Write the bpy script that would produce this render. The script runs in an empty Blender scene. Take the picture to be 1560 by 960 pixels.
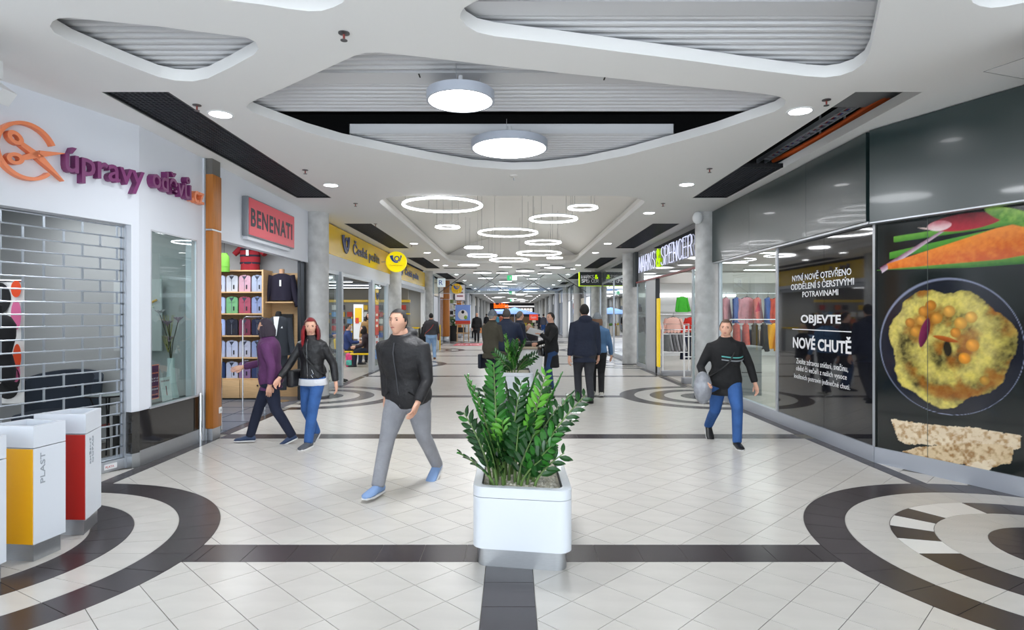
import bpy, bmesh, math, random
import numpy as np
from mathutils import Vector, Matrix
random.seed(7)
SC = bpy.context.scene
COL = SC.collection
PI = math.pi
F = 926.0; EYE = 1.6; CZ = 3.6          # focal length in px (1560 wide), eye height, ceiling height

# ---------------------------------------------------------------- camera, world, light, exposure
cam = bpy.data.objects.new('camera', bpy.data.cameras.new('camera')); COL.objects.link(cam)
cam.location = (0, 0, EYE); cam.rotation_euler = (PI/2, 0, 0)
cam.data.sensor_width = 36; cam.data.lens = 36*F/1560; cam.data.clip_start = .05; cam.data.clip_end = 400
SC.camera = cam
w = bpy.data.worlds.new('daylight'); SC.world = w; w.use_nodes = True
w.node_tree.nodes['Background'].inputs[0].default_value = (.84, .92, 1, 1)
w.node_tree.nodes['Background'].inputs[1].default_value = 3.3
SC.view_settings.view_transform = 'Standard'; SC.view_settings.look = 'None'
SC.view_settings.exposure = 0.45; SC.view_settings.gamma = 1.0
SC.cycles.max_bounces = 7; SC.cycles.diffuse_bounces = 4; SC.cycles.glossy_bounces = 3
SC.cycles.transparent_max_bounces = 10; SC.cycles.sample_clamp_indirect = 6
SC.cycles.caustics_reflective = False; SC.cycles.caustics_refractive = False
K_DOWN, K_RING, K_AREA, K_SHOP = 9, 14, 100, 120

def area(name, loc, size, power, rot=(0, 0, 0), col=(.93, .965, 1), sy=None, spread=PI):
    l = bpy.data.lights.new(name, 'AREA'); l.energy = power; l.color = col; l.size = size; l.spread = spread
    if sy: l.shape = 'RECTANGLE'; l.size_y = sy
    o = bpy.data.objects.new(name, l); COL.objects.link(o); o.location = loc; o.rotation_euler = rot
    return o

# ---------------------------------------------------------------- materials
def srgb(h):
    if isinstance(h, str):
        h = h.lstrip('#'); c = [int(h[i:i+2], 16)/255 for i in (0, 2, 4)]
    else: c = h
    return tuple(x/12.92 if x <= .04045 else ((x+.055)/1.055)**2.4 for x in c)+(1,)
MATS = {}
def M(name, col='808080', rough=.5, metal=0, emit=0, var=0, nscale=8, bump=0, bscale=60, spec=.5, stretch=(1, 1, 1), coat=0, per=0, col2=None):
    if name in MATS: return MATS[name]
    m = bpy.data.materials.new(name); MATS[name] = m; m.use_nodes = True
    nt = m.node_tree; N = nt.nodes; L = nt.links; b = N['Principled BSDF']
    c = srgb(col); b.inputs['Base Color'].default_value = c
    b.inputs['Roughness'].default_value = rough; b.inputs['Metallic'].default_value = metal
    b.inputs['Specular IOR Level'].default_value = spec
    if coat: b.inputs['Coat Weight'].default_value = coat; b.inputs['Coat Roughness'].default_value = .05
    m.diffuse_color = c
    if emit:
        b.inputs['Emission Color'].default_value = c; b.inputs['Emission Strength'].default_value = emit
    src = None
    if var or bump:
        tc = N.new('ShaderNodeTexCoord'); mp = N.new('ShaderNodeMapping'); mp.inputs['Scale'].default_value = stretch
        L.new(tc.outputs['Object'], mp.inputs[0])
    if var or col2:
        n = N.new('ShaderNodeTexNoise'); n.inputs['Scale'].default_value = nscale; n.inputs['Detail'].default_value = 5
        L.new(mp.outputs[0], n.inputs['Vector'])
        r = N.new('ShaderNodeValToRGB'); r.color_ramp.elements[0].position = .3; r.color_ramp.elements[1].position = .7
        if col2: r.color_ramp.elements[0].color = srgb(col2); r.color_ramp.elements[1].color = c
        else:
            r.color_ramp.elements[0].color = tuple(x*(1-var) for x in c[:3])+(1,)
            r.color_ramp.elements[1].color = tuple(min(1, x*(1+var)) for x in c[:3])+(1,)
        L.new(n.outputs[0], r.inputs[0]); src = r.outputs[0]
    if per:
        oi = N.new('ShaderNodeObjectInfo'); mr = N.new('ShaderNodeMapRange')
        mr.inputs['To Min'].default_value = 1-per; mr.inputs['To Max'].default_value = 1+per*.6
        L.new(oi.outputs['Random'], mr.inputs[0])
        hs = N.new('ShaderNodeHueSaturation'); L.new(mr.outputs[0], hs.inputs['Value'])
        if src: L.new(src, hs.inputs['Color'])
        else: hs.inputs['Color'].default_value = c
        src = hs.outputs[0]
    if src: L.new(src, b.inputs['Base Color'])
    if bump:
        n2 = N.new('ShaderNodeTexNoise'); n2.inputs['Scale'].default_value = bscale; n2.inputs['Detail'].default_value = 4
        L.new(mp.outputs[0], n2.inputs['Vector'])
        bp = N.new('ShaderNodeBump'); bp.inputs['Strength'].default_value = bump; bp.inputs['Distance'].default_value = .01 if bscale > 20 else .025
        L.new(n2.outputs[0], bp.inputs['Height']); L.new(bp.outputs[0], b.inputs['Normal'])
    return m
def glass(name, tint='f4faf8', refl=1.0, rough=.0, ior=1.5):
    if name in MATS: return MATS[name]
    m = bpy.data.materials.new(name); MATS[name] = m; m.use_nodes = True
    nt = m.node_tree; N = nt.nodes; L = nt.links; N.clear()
    o = N.new('ShaderNodeOutputMaterial'); t = N.new('ShaderNodeBsdfTransparent'); t.inputs[0].default_value = srgb(tint)
    g = N.new('ShaderNodeBsdfGlossy'); g.inputs['Roughness'].default_value = rough; g.inputs[0].default_value = (.95, .97, 1, 1)
    f = N.new('ShaderNodeFresnel'); f.inputs[0].default_value = ior
    mm = N.new('ShaderNodeMath'); mm.operation = 'MULTIPLY'; mm.use_clamp = True; mm.inputs[1].default_value = refl
    ge = N.new('ShaderNodeNewGeometry'); iv = N.new('ShaderNodeMath'); iv.operation = 'SUBTRACT'; iv.inputs[0].default_value = 1; L.new(ge.outputs['Backfacing'], iv.inputs[1])
    m2 = N.new('ShaderNodeMath'); m2.operation = 'MULTIPLY'; L.new(f.outputs[0], m2.inputs[0]); L.new(iv.outputs[0], m2.inputs[1])      # the pane reflects once, at its front face
    mx = N.new('ShaderNodeMixShader'); L.new(m2.outputs[0], mm.inputs[0]); L.new(mm.outputs[0], mx.inputs[0])
    L.new(t.outputs[0], mx.inputs[1]); L.new(g.outputs[0], mx.inputs[2]); L.new(mx.outputs[0], o.inputs[0])
    return m
WHITE = M('white_paint', 'e0e4ec', .55, bump=.03, bscale=30)
CEIL = M('ceiling_paint', 'eeeeed', .6)
CREAM = M('cream_paint', 'e0deda', .6)
STEEL = M('brushed_steel', 'b9bcc0', .32, .9, var=.06, nscale=30, stretch=(1, 1, 20))
ALU = M('aluminium', 'c4c8ce', .35, .6)
CHROME = M('chrome', 'd8dade', .12, 1)
WOOD = M('warm_wood', 'b8722e', .42, var=.14, nscale=5, stretch=(6, 6, .5), bump=.03)
PLY = M('light_beech', 'd3ae80', .5, var=.08, nscale=6, stretch=(1, 1, 8))
BLACK = M('black_paint', '0c0c0e', .7)
BGLOSS = M('black_gloss', '141517', .1)
GRAN = M('black_granite', '2b2928', .08, var=.2, nscale=60, spec=.6)
CONC = M('bare_concrete', 'bfc0c0', .75, var=.16, nscale=5, bump=.25, bscale=25)
GLASS = glass('clear_glass', 'f2f8f6', .75)
LED = M('led_white', 'fbfcff', .5, emit=K_RING)
LEDS = M('soft_led_white', 'fbfcff', .5, emit=5)
LWHITE = M('satin_white', 'eef0f2', .3)

# ---------------------------------------------------------------- geometry collector
class G:
    def __init__(s, M=None): s.v = []; s.f = []; s.sm = []; s.M = M; s.mi = []; s.cm = 0
    def add(s, vs, fs, smooth=False):
        o = len(s.v)
        if s.M is not None: vs = [s.M @ Vector(p) for p in vs]
        s.v += [tuple(p) for p in vs]
        for f in fs: s.f.append([i+o for i in f]); s.sm.append(smooth); s.mi.append(s.cm)
        return s
    def box(s, x0, y0, z0, x1, y1, z1):
        vs = [(x, y, z) for z in (z0, z1) for y in (y0, y1) for x in (x0, x1)]
        return s.add(vs, [(0, 2, 3, 1), (4, 5, 7, 6), (0, 1, 5, 4), (1, 3, 7, 5), (3, 2, 6, 7), (2, 0, 4, 6)])
    def cbox(s, cx, cy, cz, sx, sy, sz): return s.box(cx-sx/2, cy-sy/2, cz-sz/2, cx+sx/2, cy+sy/2, cz+sz/2)
    def rbox(s, x0, y0, z0, x1, y1, z1, r=.01, seg=2):
        bm = bmesh.new(); bmesh.ops.create_cube(bm, size=1)
        for v in bm.verts:
            v.co = Vector(((x0+x1)/2+v.co.x*(x1-x0), (y0+y1)/2+v.co.y*(y1-y0), (z0+z1)/2+v.co.z*(z1-z0)))
        bmesh.ops.bevel(bm, geom=bm.edges[:], offset=r, segments=seg, affect='EDGES', profile=.5)
        bm.verts.index_update(); s.add([v.co.copy() for v in bm.verts], [[v.index for v in f.verts] for f in bm.faces], False); bm.free(); return s
    def loft(s, rings, closed=True, caps=True, smooth=True):
        n = len(rings[0]); vs = [p for r in rings for p in r]; fs = []
        for i in range(len(rings)-1):
            for j in range(n if closed else n-1):
                k = (j+1) % n; fs.append((i*n+j, i*n+k, (i+1)*n+k, (i+1)*n+j))
        s.add(vs, fs, smooth)
        if caps and closed:
            o = len(s.v)-len(vs)
            for f in (list(range(n))[::-1], [(len(rings)-1)*n+j for j in range(n)]):
                s.f.append([i+o for i in f]); s.sm.append(False); s.mi.append(s.cm)
        return s
    def tube(s, pts, r, n=8, caps=True, sq=1.0):
        pts = [Vector(p) for p in pts]
        rs = r if isinstance(r, (list, tuple)) else [r]*len(pts); rings = []; prev = None
        for i, p in enumerate(pts):
            a = pts[max(i-1, 0)]; b = pts[min(i+1, len(pts)-1)]; d = (b-a).normalized()
            if prev is None:
                u = d.orthogonal() if abs(d.z) > .999 or True else None
                up = Vector((0, 0, 1)) if abs(d.z) < .95 else Vector((0, 1, 0)); u = d.cross(up).normalized()
            else: u = (prev-d*prev.dot(d)).normalized()
            prev = u; v = d.cross(u)
            rings.append([p+(u*math.cos(t)+v*math.sin(t)*sq)*rs[i] for t in [2*PI*k/n for k in range(n)]])
        return s.loft(rings, caps=caps)
    def lathe(s, prof, cx=0, cy=0, n=24, caps=True, smooth=True):
        return s.loft([[(cx+r*math.cos(2*PI*k/n), cy+r*math.sin(2*PI*k/n), z) for k in range(n)] for r, z in prof], caps=caps, smooth=smooth)
    def prism(s, poly, z0, z1):
        n = len(poly); vs = [(x, y, z0) for x, y in poly]+[(x, y, z1) for x, y in poly]
        return s.add(vs, [list(range(n))[::-1], list(range(n, 2*n))]+[(i, (i+1) % n, (i+1) % n+n, i+n) for i in range(n)])
    def ell(s, c, r, n=12, m=8, R=None):
        c = Vector(c); vs = []; fs = []
        for i in range(m+1):
            a = PI*i/m
            for j in range(n):
                b = 2*PI*j/n; p = Vector((r[0]*math.sin(a)*math.cos(b), r[1]*math.sin(a)*math.sin(b), r[2]*math.cos(a)))
                vs.append(c+((R @ p) if R else p))
        for i in range(m):
            for j in range(n): k = (j+1) % n; fs.append((i*n+j, (i+1)*n+j, (i+1)*n+k, i*n+k))
        return s.add(vs, fs, True)
    def torus(s, c, R, r, n=48, m=8, rz=1.0):
        c = Vector(c); vs = []; fs = []
        for i in range(n):
            a = 2*PI*i/n
            for j in range(m):
                b = 2*PI*j/m; q = R+r*math.cos(b); vs.append(c+Vector((q*math.cos(a), q*math.sin(a), r*rz*math.sin(b))))
        for i in range(n):
            for j in range(m): i2 = (i+1) % n; k = (j+1) % m; fs.append((i*m+j, i2*m+j, i2*m+k, i*m+k))
        return s.add(vs, fs, True)
    def mesh(s, name):
        me = bpy.data.meshes.new(name); me.from_pydata(s.v, [], s.f); me.validate()
        if len(me.polygons) == len(s.sm): me.polygons.foreach_set('use_smooth', s.sm); me.polygons.foreach_set('material_index', s.mi)
        me.update(); me.set_sharp_from_angle(angle=.75); return me
    def obj(s, name, mat, parent=None, loc=None, label=None, kind=None, rz=None, fixn=True):
        me = s.mesh(name)
        if fixn:
            bm = bmesh.new(); bm.from_mesh(me); bmesh.ops.recalc_face_normals(bm, faces=bm.faces[:]); bm.to_mesh(me); bm.free()
            if len(me.polygons) < 40000: me.set_sharp_from_angle(angle=.75)
        return link(name, me, mat, parent, loc, label, kind, rz)
def link(name, me, mat=None, parent=None, loc=None, label=None, kind=None, rz=None):
    o = bpy.data.objects.new(name, me); COL.objects.link(o)
    if mat is not None:
        for m in (mat if isinstance(mat, (list, tuple)) else [mat]): me.materials.append(m)
    if parent is not None: o.parent = parent
    if loc is not None: o.location = loc
    if rz is not None: o.rotation_euler = (0, 0, rz)
    if label: o['label'] = label
    if kind: o['kind'] = kind
    return o
def thing(name, label, cat, loc=(0, 0, 0), rz=0, group=None):
    o = bpy.data.objects.new(name, None); COL.objects.link(o); o.empty_display_size = .1
    o.location = loc; o.rotation_euler = (0, 0, rz); o['label'] = label; o['category'] = cat
    if group: o['group'] = group
    return o
def tag(o, label, cat, group=None):
    o['label'] = label; o['category'] = cat
    if group: o['group'] = group
    return o
ORD = ['first', 'second', 'third', 'fourth', 'fifth', 'sixth', 'seventh', 'eighth', 'ninth', 'tenth', 'eleventh', 'twelfth', 'thirteenth', 'fourteenth', 'fifteenth', 'sixteenth', 'seventeenth', 'eighteenth', 'nineteenth', 'twentieth']
def dup(root, loc=None, rz=None, label=None, group=None, mats=None):
    r = root.copy(); COL.objects.link(r)
    if loc is not None: r.location = loc
    if rz is not None: r.rotation_euler = (0, 0, rz)
    if label: r['label'] = label
    if group: r['group'] = group
    def rec(a, b):
        for ch in list(a.children):
            c = ch.copy(); COL.objects.link(c); c.parent = b; swap(c); rec(ch, c)
    def swap(c):
        if mats and c.type == 'MESH':
            for sl in c.material_slots:
                if sl.material and sl.material.name in mats:
                    n = mats[sl.material.name]; sl.link = 'OBJECT'; sl.material = n
    swap(r); rec(root, r); return r
def struct(name, g, mat, parent=None, label=None):
    o = g.obj(name, mat, parent, label=label)
    if parent is None: o['kind'] = 'structure'
    return o
def frame(o, u, n):
    """matrix: local x = u (along), local y = n (normal), z up, origin o"""
    u = Vector((u[0], u[1], 0)).normalized(); n = Vector((n[0], n[1], 0)).normalized()
    return Matrix(((u.x, n.x, 0, o[0]), (u.y, n.y, 0, o[1]), (0, 0, 1, o[2] if len(o) > 2 else 0), (0, 0, 0, 1)))
def at(px, py, D): return Vector(((px-780)/F*D, D, EYE+(480-py)/F*D))
def dep(px, X=3.94): return X*F/abs(px-780)
def cpt(px, py, z=CZ):
    D = (z-EYE)*F/(480-py); return ((px-780)/F*D, D)

# text: flat or extruded lettering fitted to a box; local x = reading direction, y = up, z = towards the reader
def textmesh(s, depth=.0, bold=0, space=1.0):
    cu = bpy.data.curves.new('text', 'FONT'); cu.body = s; cu.extrude = depth/2; cu.offset = bold; cu.resolution_u = 3
    cu.space_character = space; cu.align_x = 'LEFT'
    o = bpy.data.objects.new('text', cu); COL.objects.link(o)
    dg = bpy.context.evaluated_depsgraph_get(); me = bpy.data.meshes.new_from_object(o.evaluated_get(dg))
    bpy.data.objects.remove(o); return me
def text(s, M4, w, h, mat, parent, depth=.002, bold=0, space=1.0, split=False, name='lettering', center=False):
    """M4 maps the unit box (x 0..w, y 0..h) to the world"""
    me = textmesh(s, 1.0, bold, space); n = len(me.vertices); co = np.empty(n*3); me.vertices.foreach_get('co', co); co = co.reshape(-1, 3)
    a = co.min(0); b = co.max(0)
    sx = w/(b[0]-a[0]); sy = h/(b[1]-a[1])
    if center: k = min(sx, sy); ox = (w-k*(b[0]-a[0]))/2; oy = (h-k*(b[1]-a[1]))/2; sx = sy = k
    else: ox = oy = 0
    co[:, 0] = (co[:, 0]-a[0])*sx+ox; co[:, 1] = (co[:, 1]-a[1])*sy+oy; co[:, 2] = (co[:, 2]+.5)*depth
    R = np.array(M4); co = co @ R[:3, :3].T+R[:3, 3]
    me.vertices.foreach_set('co', co.ravel()); me.update()
    if not split:
        return link(name, me, mat, parent)
    bm = bmesh.new(); bm.from_mesh(me); bmesh.ops.remove_doubles(bm, verts=bm.verts[:], dist=1e-6); bm.verts.ensure_lookup_table()
    ax = Vector(R[:3, 0]).normalized(); seen = set(); isl = []
    for v in bm.verts:
        if v.index in seen: continue
        st = [v]; seen.add(v.index); c = []
        while st:
            q = st.pop(); c.append(q)
            for e in q.link_edges:
                t = e.other_vert(q)
                if t.index not in seen: seen.add(t.index); st.append(t)
        xs = [ax.dot(q.co) for q in c]; isl.append([min(xs), max(xs), c])
    isl.sort(key=lambda t: t[0]-t[1]); grp = []
    for a0, a1, c in isl:
        for g in grp:
            ov = min(a1, g[1])-max(a0, g[0])
            if ov > .55*(a1-a0): g[2].append(c); break
        else: grp.append([a0, a1, [c]])
    grp.sort(key=lambda t: t[0]); out = []
    for a0, a1, cs in grp:
        idx = {}; vs = []; fs = set()
        for c in cs:
            for q in c: idx[q] = len(vs); vs.append(tuple(q.co))
            for q in c:
                for f in q.link_faces: fs.add(f)
        m2 = bpy.data.meshes.new('letter'); m2.from_pydata(vs, [], [[idx[q] for q in f.verts] for f in fs])
        out.append(link('letter', m2, mat, parent))
    bm.free(); return out
def tframe(o, right, up=(0, 0, 1)):
    r = Vector(right).normalized(); u = Vector(up).normalized(); n = r.cross(u)
    return Matrix(((r.x, u.x, n.x, o[0]), (r.y, u.y, n.y, o[1]), (r.z, u.z, n.z, o[2]), (0, 0, 0, 1)))
RW = (0, -1, 0); LW = (0, 1, 0)     # reading directions on the right and the left wall

# ================================================================ FLOOR
fl = struct('floor', G().box(-14, -4, -.25, 14, 106, -.004), M('floor_grout', '77746f', .8))
BEI = M('beige_tile', 'cac6c0', .25, var=.035, nscale=3, stretch=(1, 3, 1), per=.035, spec=.55)
DRK = M('dark_tile', '383134', .27, var=.22, nscale=5, stretch=(1, 4, 1), per=.16, spec=.5)
WHT = M('white_tile', 'e8e6e2', .2)
SP = 3.93; B0, BW = 3.938, .296; GAP = .0022
circles = [(sx*3.83, 4.08+2*SP*k) for k in range(7) for sx in (-1, 1)]
def clip(poly, a, b, c):          # keep a*x+b*y<=c
    out = []
    for i in range(len(poly)):
        p = poly[i]; q = poly[(i+1) % len(poly)]; dp = a*p[0]+b*p[1]-c; dq = a*q[0]+b*q[1]-c
        if dp <= 0: out.append(p)
        if dp*dq < 0: t = dp/(dp-dq); out.append((p[0]+t*(q[0]-p[0]), p[1]+t*(q[1]-p[1])))
    return out
def rect(poly, x0, x1, y0, y1):
    for a, b, c in ((1, 0, x1), (-1, 0, -x0), (0, 1, y1), (0, -1, -y0)):
        if len(poly) < 3: return []
        poly = clip(poly, a, b, c)
    return poly
def outside(poly, cx, cy, R):
    pts = []
    for i in range(len(poly)):
        p = poly[i]; q = poly[(i+1) % len(poly)]
        for k in range(8): t = k/8; pts.append((p[0]+t*(q[0]-p[0]), p[1]+t*(q[1]-p[1])))
    ins = [math.hypot(x-cx, y-cy) < R for x, y in pts]
    if not any(ins): return poly
    if all(ins): return []
    n = len(pts); s = next(i for i in range(n) if not ins[i] and ins[(i+1) % n]); out = []; i = 0; corners = set((round(x, 5), round(y, 5)) for x, y in poly)
    def cross(p, q):
        lo, hi = 0., 1.
        ip = math.hypot(p[0]-cx, p[1]-cy) < R
        for _ in range(18):
            m = (lo+hi)/2; x = p[0]+m*(q[0]-p[0]); y = p[1]+m*(q[1]-p[1])
            if (math.hypot(x-cx, y-cy) < R) == ip: lo = m
            else: hi = m
        return (x, y)
    k = 0
    while k < n:
        i = (s+k) % n; p = pts[i]
        if not ins[i]:
            if (round(p[0], 5), round(p[1], 5)) in corners: out.append(p)
            if ins[(i+1) % n]:
                A = cross(p, pts[(i+1) % n]); j = k+1
                while j < n+1 and ins[(s+j) % n]: j += 1
                Bp = cross(pts[(s+j-1) % n], pts[(s+j) % n])
                a0 = math.atan2(A[1]-cy, A[0]-cx); a1 = math.atan2(Bp[1]-cy, Bp[0]-cx); d = (a1-a0+PI) % (2*PI)-PI
                m = max(1, int(abs(d)/.05))
                out += [(cx+R*math.cos(a0+d*t/m), cy+R*math.sin(a0+d*t/m)) for t in range(m+1)]
                k = j; continue
        k += 1
    return out
def parea(p): return abs(sum(p[i][0]*p[(i+1) % len(p)][1]-p[(i+1) % len(p)][0]*p[i][1] for i in range(len(p))))/2
def wallx(side, y):               # |x| of the shop fronts at depth y
    if side < 0: return 3.9 if y > 6.42 else 3.94+.339*(6.42-y)
    return 3.9 if y > 6.6 else 3.95+.4393*(6.6-y)
def visible(p):
    x = sum(q[0] for q in p)/len(p); y = sum(q[1] for q in p)/len(p)
    return y > 2.9 and abs(x) < y*.86+.2
pieces = {'b': [], 'd': []}
Dg = .408
rects = []
for k in range(-2, 13):
    y0, y1 = B0+BW+SP*k, B0+SP*(k+1)
    for x0, x1, ax in ((-7, -3.94, -.167), (-3.79, -.167, -.167), (.13, 3.79, .13), (3.94, 7, .13)):
        if y1 > 11.8 and abs(x0) < 1 or y1 > 11.8 and abs(x1) < 1:
            if x0 < -1: x1 = -.02
            if x1 > 1: x0 = -.02; ax = -.167
        if abs(x0+x1)/2 > 4 and y0 > 6: continue
        rects.append((x0+GAP, x1-GAP, y0+GAP, y1-GAP, ax))
for x0, x1, y0, y1, ax in rects:
    h = Dg/2
    for i in range(int((x0-ax)/h)-2, int((x1-ax)/h)+3):
        for j in range(int((y0-3.6)/h)-2, int((y1-3.6)/h)+3):
            if (i+j) % 2 == 0: continue     # cell centres are the odd lattice points
            cx, cy = ax+i*h, 3.6+j*h; r = h-GAP*1.4
            p = rect([(cx-r, cy), (cx, cy-r), (cx+r, cy), (cx, cy+r)], x0, x1, y0, y1)
            if len(p) < 3: continue
            if cy < 7.5 and abs(cx) > wallx(cx, cy): continue
            for c in circles:
                if p and abs(cx-c[0]) < 2.2 and abs(cy-c[1]) < 2.2: p = outside(p, c[0], c[1], 1.69+GAP)
            if len(p) >= 3 and parea(p) > 2e-4: pieces['b'].append(p)
def box4(x0, x1, y0, y1): return [(x0+GAP, y0+GAP), (x1-GAP, y0+GAP), (x1-GAP, y1-GAP), (x0+GAP, y1-GAP)]
def dark(p):
    for c in circles:
        x = sum(q[0] for q in p)/len(p); y = sum(q[1] for q in p)/len(p)
        if p and abs(x-c[0]) < 2.3 and abs(y-c[1]) < 2.3: p = outside(p, c[0], c[1], 1.69+GAP)
        if len(p) < 3: return
    if parea(p) > 2e-4: pieces['d'].append(p)
for k in range(-1, 13):
    y = B0+SP*k
    for i in range(-13, 13): dark(box4(-.018+.2915*i, -.018+.2915*(i+1), y, y+BW))
    for sx in (-1, 1):
        for i in range(14):
            y2 = y+BW+i*(SP-BW)/14 if i < 13 else y+BW+13*(SP-BW)/14
            dark(box4(min(sx*3.79, sx*3.94), max(sx*3.79, sx*3.94), y2, y2+(SP-BW)/14))
    if y < 8.5:
        for i in range(12): dark(box4(-.167, .13, y+BW+i*(SP-BW)/12, y+BW+(i+1)*(SP-BW)/12))
rings = [(1.40, 1.69, 'd'), (1.10, 1.40, 'b'), (.82, 1.10, 'd'), (.50, .82, 'b'), (.22, .50, 'd')]
pieces['w'] = []
for ci, (cx, cy) in enumerate(circles):
    for r0, r1, kd in rings:
        n = 36 if r1 > 1.2 else 24 if r1 > .9 else 18
        for i in range(n):
            a0, a1 = 2*PI*i/n, 2*PI*(i+1)/n; am = (a0+a1)/2; x = cx+(r0+r1)/2*math.cos(am); y = cy+(r0+r1)/2*math.sin(am)
            if abs(x) > wallx(x, y)+.05: continue
            g0, g1 = GAP/r0, GAP/r1; m = 3; k2 = kd
            if ci == 1 and abs(r0-.82) < .01:
                k2 = {6: 'w', 7: 'w', 9: 'w', 11: 'w'}.get(i, 'd')
            p = [(cx+(r0+GAP)*math.cos(a0+g0+(a1-a0-2*g0)*t/m), cy+(r0+GAP)*math.sin(a0+g0+(a1-a0-2*g0)*t/m)) for t in range(m+1)]
            p += [(cx+(r1-GAP)*math.cos(a1-g1-(a1-a0-2*g1)*t/m), cy+(r1-GAP)*math.sin(a1-g1-(a1-a0-2*g1)*t/m)) for t in range(m+1)]
            pieces[k2].append(p)
for key, mat, nm, lim in (('b', BEI, 'beige_tile', 300), ('d', DRK, 'dark_tile', 295), ('w', WHT, 'white_tile', 50)):
    ps = pieces[key]
    vis = sorted([p for p in ps if visible(p)], key=lambda p: -parea(p)/(sum(q[1] for q in p)/len(p))**3)
    rest = [p for p in ps if not visible(p)]+vis[lim:]
    for p in vis[:lim]:
        cx = sum(q[0] for q in p)/len(p); cy = sum(q[1] for q in p)/len(p)
        G().prism([(x-cx, y-cy) for x, y in p], -.008, 0).obj(nm, mat, fl, (cx, cy, 0))
    if rest:
        g = G()
        for p in rest: g.prism(p, -.008, 0)
        g.obj(nm, mat, fl, kind='stuff')

# ================================================================ CEILING
PX = lambda L: [cpt(x, y) for x, y in L]
cutA = PX([(x/3, y/3) for x, y in [(228,120),(240,98),(270,84),(320,81),(400,90),(700,118),(950,150),(1120,170),(1165,190),(1183,222),(1160,250),(1050,310),(950,358),(880,372),(800,368),(720,350),(600,305),(450,245),(330,195),(250,150)]])
cutB = PX([(375,163),(379,158),(390,152),(433,134),(520,94),(540,85),(557,80.5),(580,80),(653,88),(753,100),(853,111),(953,121),(1040,131),(1107,137),(1157,142),(1187,147),(1197,153),(1195,161),(1180,170),(1140,183),(1090,200),(1040,214),(953,237),(887,250),(820,257.5),(780,258.7),(720,254),(653,243),(587,230),(520,216),(467,201),(417,183),(385,171)])
cutC = PX([(701,27),(702,20),(707,12),(722,3),(740,-4),(860,-30),(1100,-70),(1250,-85),(1330,-80),(1347,-55),(1342,0),(1338,20),(1332,50),(1325,80),(1317,96),(1300,108),(1280,115),(1257,118),(1227,116),(1140,105),(1040,91),(953,80),(853,67),(753,55),(727,49),(710,39)])
cutD = PX([(320,-4),(343,0),(400,7),(440,13.5),(470,17),(490,16.5),(508,11),(522,4),(530,-6),(520,-40),(480,-80),(380,-70),(300,-30)])
cutE = PX([(1478,-4),(1482,4),(1492,9),(1510,12),(1530,10),(1560,4),(1620,-12),(1680,-60),(1600,-90),(1490,-60)])
def oval(x0, x1, y0, y1, r, n=8):
    out = []
    for cx, cy, a in ((x1-r, y1-r, 0), (x0+r, y1-r, 90), (x0+r, y0+r, 180), (x1-r, y0+r, 270)):
        out += [(cx+r*math.cos(math.radians(a+90*i/n)), cy+r*math.sin(math.radians(a+90*i/n))) for i in range(n+1)]
    return out
VX, VY0, VY1 = 2.36, 10.2, 23.5
vault = oval(-VX, VX, VY0, VY1, .7)
gr = []
for k in range(0, 6):
    y = 5.45+7.85*k; y1 = y+4.95
    for sx in (-1, 1): gr.append((min(sx*3.08, sx*3.68), max(sx*3.08, sx*3.68), y, y1))
def curve_slab(name, outer, holes, z, th, mat, parent=None):
    cu = bpy.data.curves.new(name, 'CURVE'); cu.dimensions = '2D'; cu.fill_mode = 'BOTH'; cu.extrude = th/2
    for L in [outer]+holes:
        sp = cu.splines.new('POLY'); sp.points.add(len(L)-1)
        for i, (x, y) in enumerate(L): sp.points[i].co = (x, y, 0, 1)
        sp.use_cyclic_u = True
    o = bpy.data.objects.new(name, cu); COL.objects.link(o)
    dg = bpy.context.evaluated_depsgraph_get(); me = bpy.data.meshes.new_from_object(o.evaluated_get(dg)); bpy.data.objects.remove(o)
    for v in me.vertices: v.co.z += z+th/2
    ob = link(name, me, mat, parent)
    if parent is None: ob['kind'] = 'structure'
    return ob
outer = [(-8, -4), (8, -4), (8, 6.5), (3.98, 6.7), (3.98, 106), (-3.98, 106), (-3.98, 6.6), (-8, 6.4)]
ceil = curve_slab('ceiling', outer, [cutA, cutB, cutC, cutD, cutE, vault]+[[(a, c), (b, c), (b, d), (a, d)] for a, b, c, d in gr], CZ, .1, CEIL)
# dark service void above the cut-outs
g = G(); g.box(-8.2, -4, 4.9, 8.2, 106, 5.0); g.box(-8.2, 10.0, 3.7, 8.2, 10.08, 4.9)
for sx in (-1, 1): g.box(min(sx*5.5, sx*5.4), 6.4, 3.62, max(sx*5.5, sx*5.4), 106, 4.9); g.box(min(sx*8.2, sx*8.1), -4, 3.62, max(sx*8.2, sx*8.1), 6.6, 4.9)
struct('ceiling_void', g, M('void_black', '121214', .9), ceil)
# slats
SLAT = M('slat_white', 'd2d3d6', .4)
prof = [(-.041, .07), (-.036, .035), (-.022, .004), (-.012, 0), (.012, 0), (.022, .004), (.036, .035), (.041, .07)]
def slat_mesh(x0, x1, y, z=3.735, pr=prof): return G().loft([[(x, y+a, z+b) for a, b in pr] for x in (x0, x1)], smooth=False)
def flatpanel(x0, x1, y0, y1, z=3.73): return G().box(x0, y0, z, x1, y1, z+.06)
def slat_run(y0, y1, x0, x1, pitch=.115):
    y = y0+pitch/2
    while y < y1: slat_mesh(x0, x1, y).obj('slat', SLAT, ceil); y += pitch
P_ = .1
slat_run(4.33, 5.34, -4.1, 3.4, P_); flatpanel(-3.4, 3.1, 5.345, 5.6).obj('ceiling_panel', SLAT, ceil); flatpanel(-4.1, 3.5, 4.13, 4.325).obj('ceiling_panel', SLAT, ceil)
slat_run(5.61, 6.44, -2.95, 2.95, P_); slat_run(7.18, 8.6, -1.91, 1.9, P_)
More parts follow.
